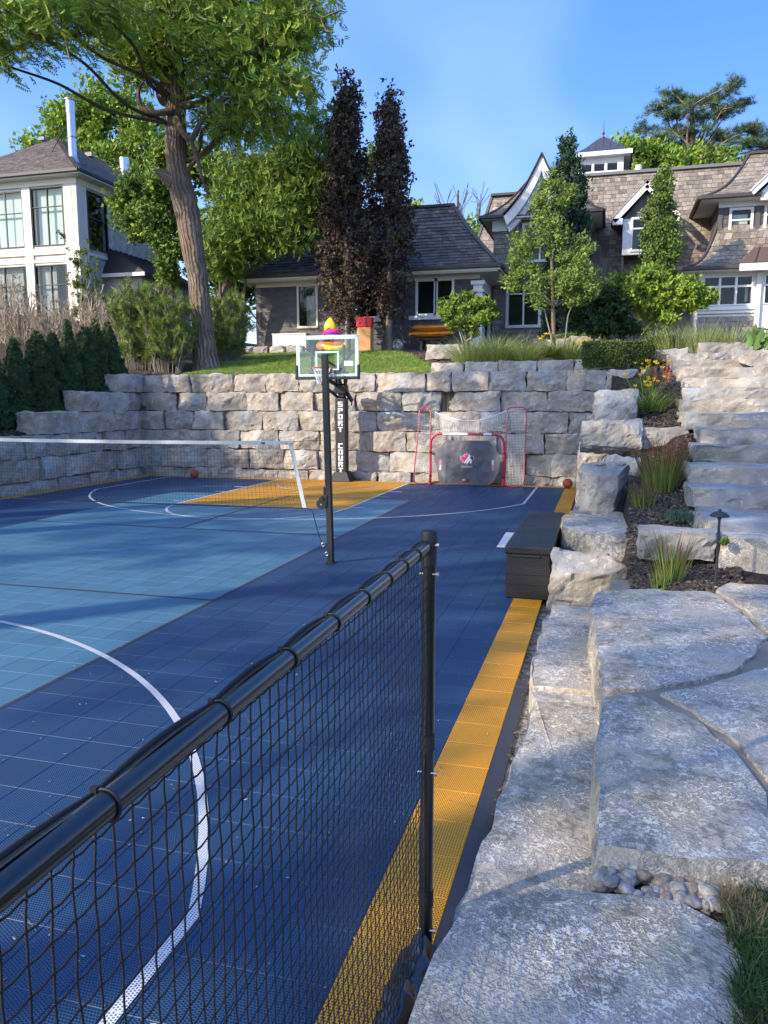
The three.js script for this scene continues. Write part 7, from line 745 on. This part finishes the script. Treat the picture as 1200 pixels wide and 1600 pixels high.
// ---------------------------------------------------------------- things standing by the cabana
function inflat(R, r, col, y, tilt, yaw, parent, name) { const g = new THREE.TorusGeometry(R, r, 14, 32), p = g.attributes.position; for (let i = 0; i < p.count; i++) { const n = 1 + .05 * noise(p.getX(i) * 9, p.getY(i) * 9, p.getZ(i) * 9); p.setXYZ(i, p.getX(i) * n, p.getY(i) * n, p.getZ(i)); } g.rotateX(Math.PI / 2 + tilt); g.rotateY(yaw); g.translate(0, y, 0); g.computeVertexNormals(); return part(name, g, phys(col, .3, { clearcoat: .3 }), parent); }
{
  const mk = (label, pos) => thing('pool_float', label, 'pool float', pos, 'inflatable pool floats piled by the beech');
  let t = mk('orange inflatable ring at the bottom of the pile of pool floats', [-9.91, 3.98, -27.90]); inflat(.42, .16, [.85, .19, .02], .2, .12, 0, t, 'ring'); part('valve', bar([.1, .36, .3], [.1, .39, .3], .02, 8), trim, t);
  t = mk('yellow and green striped float on the right of the pile', [-9.67, 4.00, -27.65]); inflat(.36, .12, [.75, .62, .04], .14, .35, .3, t, 'ring'); inflat(.38, .05, [.12, .45, .08], .08, .35, .3, t, 'green_stripe');
  t = mk('blue inflatable float in the middle of the pile', [-9.85, 4.28, -27.95]); inflat(.3, .1, [.03, .36, .72], .16, -.15, 0, t, 'ring'); part('valve', bar([.1, .26, .25], [.1, .29, .25], .02, 8), trim, t);
  t = mk('hot pink inflatable float above the blue one', [-9.88, 4.43, -27.95]); inflat(.28, .1, [.80, .03, .33], .17, -.25, .2, t, 'ring'); part('valve', bar([.1, .27, .25], [.1, .3, .25], .02, 8), trim, t);
  t = mk('yellow upright duck-shaped float on top of the pile', [-10.01, 4.59, -28.05]); part('body', (() => { const g = new THREE.SphereGeometry(.25, 24, 18), p = g.attributes.position; for (let i = 0; i < p.count; i++) { const y = p.getY(i), k = 1 - .35 * smooth(0, .25, y) + .06 * noise(p.getX(i) * 8, y * 8, 1); p.setXYZ(i, p.getX(i) * k, y * 1.35, p.getZ(i) * k * .6); } g.translate(0, .3, 0); g.computeVertexNormals(); return g; })(), phys([.85, .55, .02], .3, { clearcoat: .3 }), t); part('neck_fold', tube([[-.12, .2, .14], [0, .25, .17], [.12, .2, .14]], .03, 16, 8), phys([.8, .45, .02], .3), t);
}
{ // tall paper yard bags / wrapped roll
  const crum = (w, h, d, seed, amp) => { const g = new THREE.BoxGeometry(w, h, d, 10, 16, 6); g.deleteAttribute('uv'); g.deleteAttribute('normal'); let m = mergeVertices(g); const p = m.attributes.position; for (let i = 0; i < p.count; i++) { const n = noise(p.getX(i) * 5 + seed, p.getY(i) * 4, p.getZ(i) * 5) + .5 * noise(p.getX(i) * 11, p.getY(i) * 11 + seed, 2); p.setXYZ(i, p.getX(i) * (1 + amp * n), p.getY(i), p.getZ(i) * (1 + amp * 1.5 * n)); } m.computeVertexNormals(); m.translate(0, h / 2, 0); return m; };
  const t = thing('yard_bag', 'tall orange-brown bag with a red top between the two purple beeches', 'bag', [-8.72, 3.93, -28.3]); part('bag_body', crum(.55, .95, .36, 3, .07), mat([.66, .33, .13], .8), t); const c = part('red_cover', crum(.58, .36, .39, 8, .08), mat([.68, .03, .035], .55), t); c.position.y = .93; part('fold', crum(.08, .3, .05, 5, .1), mat([.5, .02, .03], .6), t).position.set(.08, .95, .2);
  // kayaks on a rack
  const rk = thing('kayak_rack', 'dark rack carrying the orange kayaks beside the cabana', 'rack', [-6.6, 4.05, -30.35]); for (const x of [-.4, .35]) part('leg', span(x - .05, x + .05, 0, .5, -.2, .2), satinBlack, rk); part('crossbar', span(-.6, .6, .44, .52, -.2, .2), satinBlack, rk);
  const hull = (L, w, hgt) => { const g = new THREE.SphereGeometry(1, 40, 18), p = g.attributes.position; for (let i = 0; i < p.count; i++) { const x = p.getX(i), k = Math.pow(1 - x * x * .98, .28); const len = Math.hypot(p.getY(i), p.getZ(i)) || 1; p.setXYZ(i, x * L / 2, p.getY(i) / len * (hgt / 2) * k * Math.min(1, len * 1.6) + .06 * x * x, p.getZ(i) / len * (w / 2) * k * Math.min(1, len * 1.6)); } g.computeVertexNormals(); return g; };
  for (const [y, label] of [[.68, 'lower orange kayak lying on the rack'], [.92, 'upper orange kayak stacked on the other']]) { const k = thing('kayak', label, 'kayak', [y > .8 ? -6.5 : -6.62, 4.05 + y - .02, -30.3], 'orange kayaks on the rack'); part('hull', hull(1.95, .5, .25), phys([.84, .30, .015], .35, { clearcoat: .3 }), k); part('side_ridge', tube([[-.9, .0, .12], [-.4, 0, .246], [.4, 0, .246], [.9, 0, .12]], .018, 30, 6), phys([.72, .22, .01], .4), k); }
  const hr = thing('hose_reel', 'coiled hose reel standing by the right purple beech', 'hose reel', [-7.9, 4.08, -29.9]); for (let i = 0; i < 4; i++) { const g = new THREE.TorusGeometry(.2 - i * .03, .025, 8, 28); g.translate(0, .24, i * .02); part('hose_coil', g, mat([.42, .43, .43], .6), hr); } part('reel_stand', tube([[-.22, 0, -.05], [-.2, .5, -.05], [0, .75, -.05], [.2, .5, -.05], [.22, 0, -.05]], .018, 30, 6), mat([.2, .21, .22], .4, { metalness: .6 }), hr); part('hub', bar([0, .24, -.05], [0, .24, .1], .05, 14), mat([.5, .5, .5], .5), hr);
}
{ // patio chair arm at right edge
  const t = thing('patio_chair', 'corner of a dark patio chair at the right edge in front of the pale panel', 'chair', [5.75, 4.2, -32.2]); part('armrest', beam([-.35, .62, 0], [.35, .5, 0], .09, .05), satinBlack, t); for (const [x, z] of [[-.3, 0], [.3, 0], [-.3, -.5], [.3, -.5]]) part('leg', span(x - .025, x + .025, 0, .56, z - .025, z + .025), satinBlack, t); part('seat', rbox(.66, .06, .56, .02, 0, .36, -.25), satinBlack, t); part('backrest', rbox(.06, .5, .56, .02, .33, .7, -.25), satinBlack, t);
}
// ---------------------------------------------------------------- the tall trees left of and behind the viewer whose crowns shade the court
const shadeG = 'tall shade trees beside the court outside the view';
function shadeTree(seed, label, x, z, y0, blobs) { tree({ seed, name: 'shade_tree', label, group: shadeG, base: [x, y0, z], trunk: [[x, y0 - .2, z, .4], [x + .1, y0 + 3, z, .32], [x, y0 + 7, z, .24], [x, y0 + 11, z, .1]], trunkSides: 10, limbR: .12, twigShare: .2, leaf: shadeLeaf, hang: false, leafScale: 1.45, cols: GREEN, clumpR: 1.1, blobs }); }
const D = SHADE();
for (const [i, t] of D.entries()) shadeTree(1500 + i, t.label, t.x, t.z, t.y, t.b);
function SHADE() {
  return [
    { label: 'spreading shade tree left of the badminton net beyond the frame', x: -18.5, z: -1.5, y: 1.6, b: [[-18, 10.5, -2.5, 3.2, 1.6, 3, 142], [-15, 11, -1, 3, 1.6, 3, 128], [-16.5, 10, 2.5, 3, 1.6, 2.8, 128], [-19.5, 9.5, 1, 2.8, 1.6, 2.8, 110], [-13, 10, -5.5, 2.2, 1.3, 2, 68], [-16.5, 13.5, -1, 3, 1.4, 3, 86]] },
    { label: 'shade tree behind the viewer on the left of the court', x: -12, z: 7.5, y: .9, b: [[-12, 10.5, 7, 3.2, 1.6, 3, 104], [-9, 10, 9, 3, 1.6, 2.8, 87], [-15, 10, 6.5, 2.8, 1.6, 2.8, 84], [-11, 9, 10.5, 3, 1.6, 2.6, 80], [-12, 13, 8, 3, 1.5, 3, 60]] },
    { label: 'shade tree above the arborvitae row beyond the left frame edge', x: -24, z: -8, y: 2.4, b: [[-23.5, 9, -9, 2.6, 2, 2.4, 172], [-24, 8.5, -5.5, 2.6, 2, 2.4, 159], [-22, 7, -6.5, 1.8, 1.6, 2, 110], [-26, 11, -8, 2.6, 1.8, 2.6, 110]] },
    { label: 'shade tree behind the viewer near the garden path', x: -5, z: 12, y: .6, b: [[-6, 9.5, 10.5, 2.8, 1.5, 2.6, 76], [-3, 10.5, 10, 2.8, 1.5, 2.6, 70], [-7, 12.5, 12.5, 3, 1.5, 2.8, 60], [-9.5, 8, 5, 2.2, 1.2, 2, 43]] },
    { label: 'slender shade tree at the left end of the badminton net', x: -14.2, z: -8.5, y: 1.2, b: [[-11.6, 10.2, -10.2, 2.6, .9, 1.3, 303], [-9.6, 9.6, -9.2, 1.3, .8, 1.2, 137], [-12.4, 9.2, -9.4, 1.7, 1.2, 1.6, 105], [-11, 8.8, -7.4, 1.8, 1.2, 1.6, 105], [-13.8, 8.2, -6.4, 1.8, 1.2, 1.6, 98]] },
    { label: 'overhanging shade tree at the left edge of the court behind the viewer', x: -14.3, z: 2.5, y: .9, b: [[-8, 10, -.6, 2.4, 1.2, 2.2, 312], [-10.4, 10.6, 2.4, 2.4, 1.2, 2.2, 288], [-6.2, 8.6, 1.5, 1.8, 1, 1.8, 180]] },
  ];
}
scene.traverse(o => { if (o.isMesh) { o.castShadow = true; o.receiveShadow = true; } });
renderer.render(scene, camera);
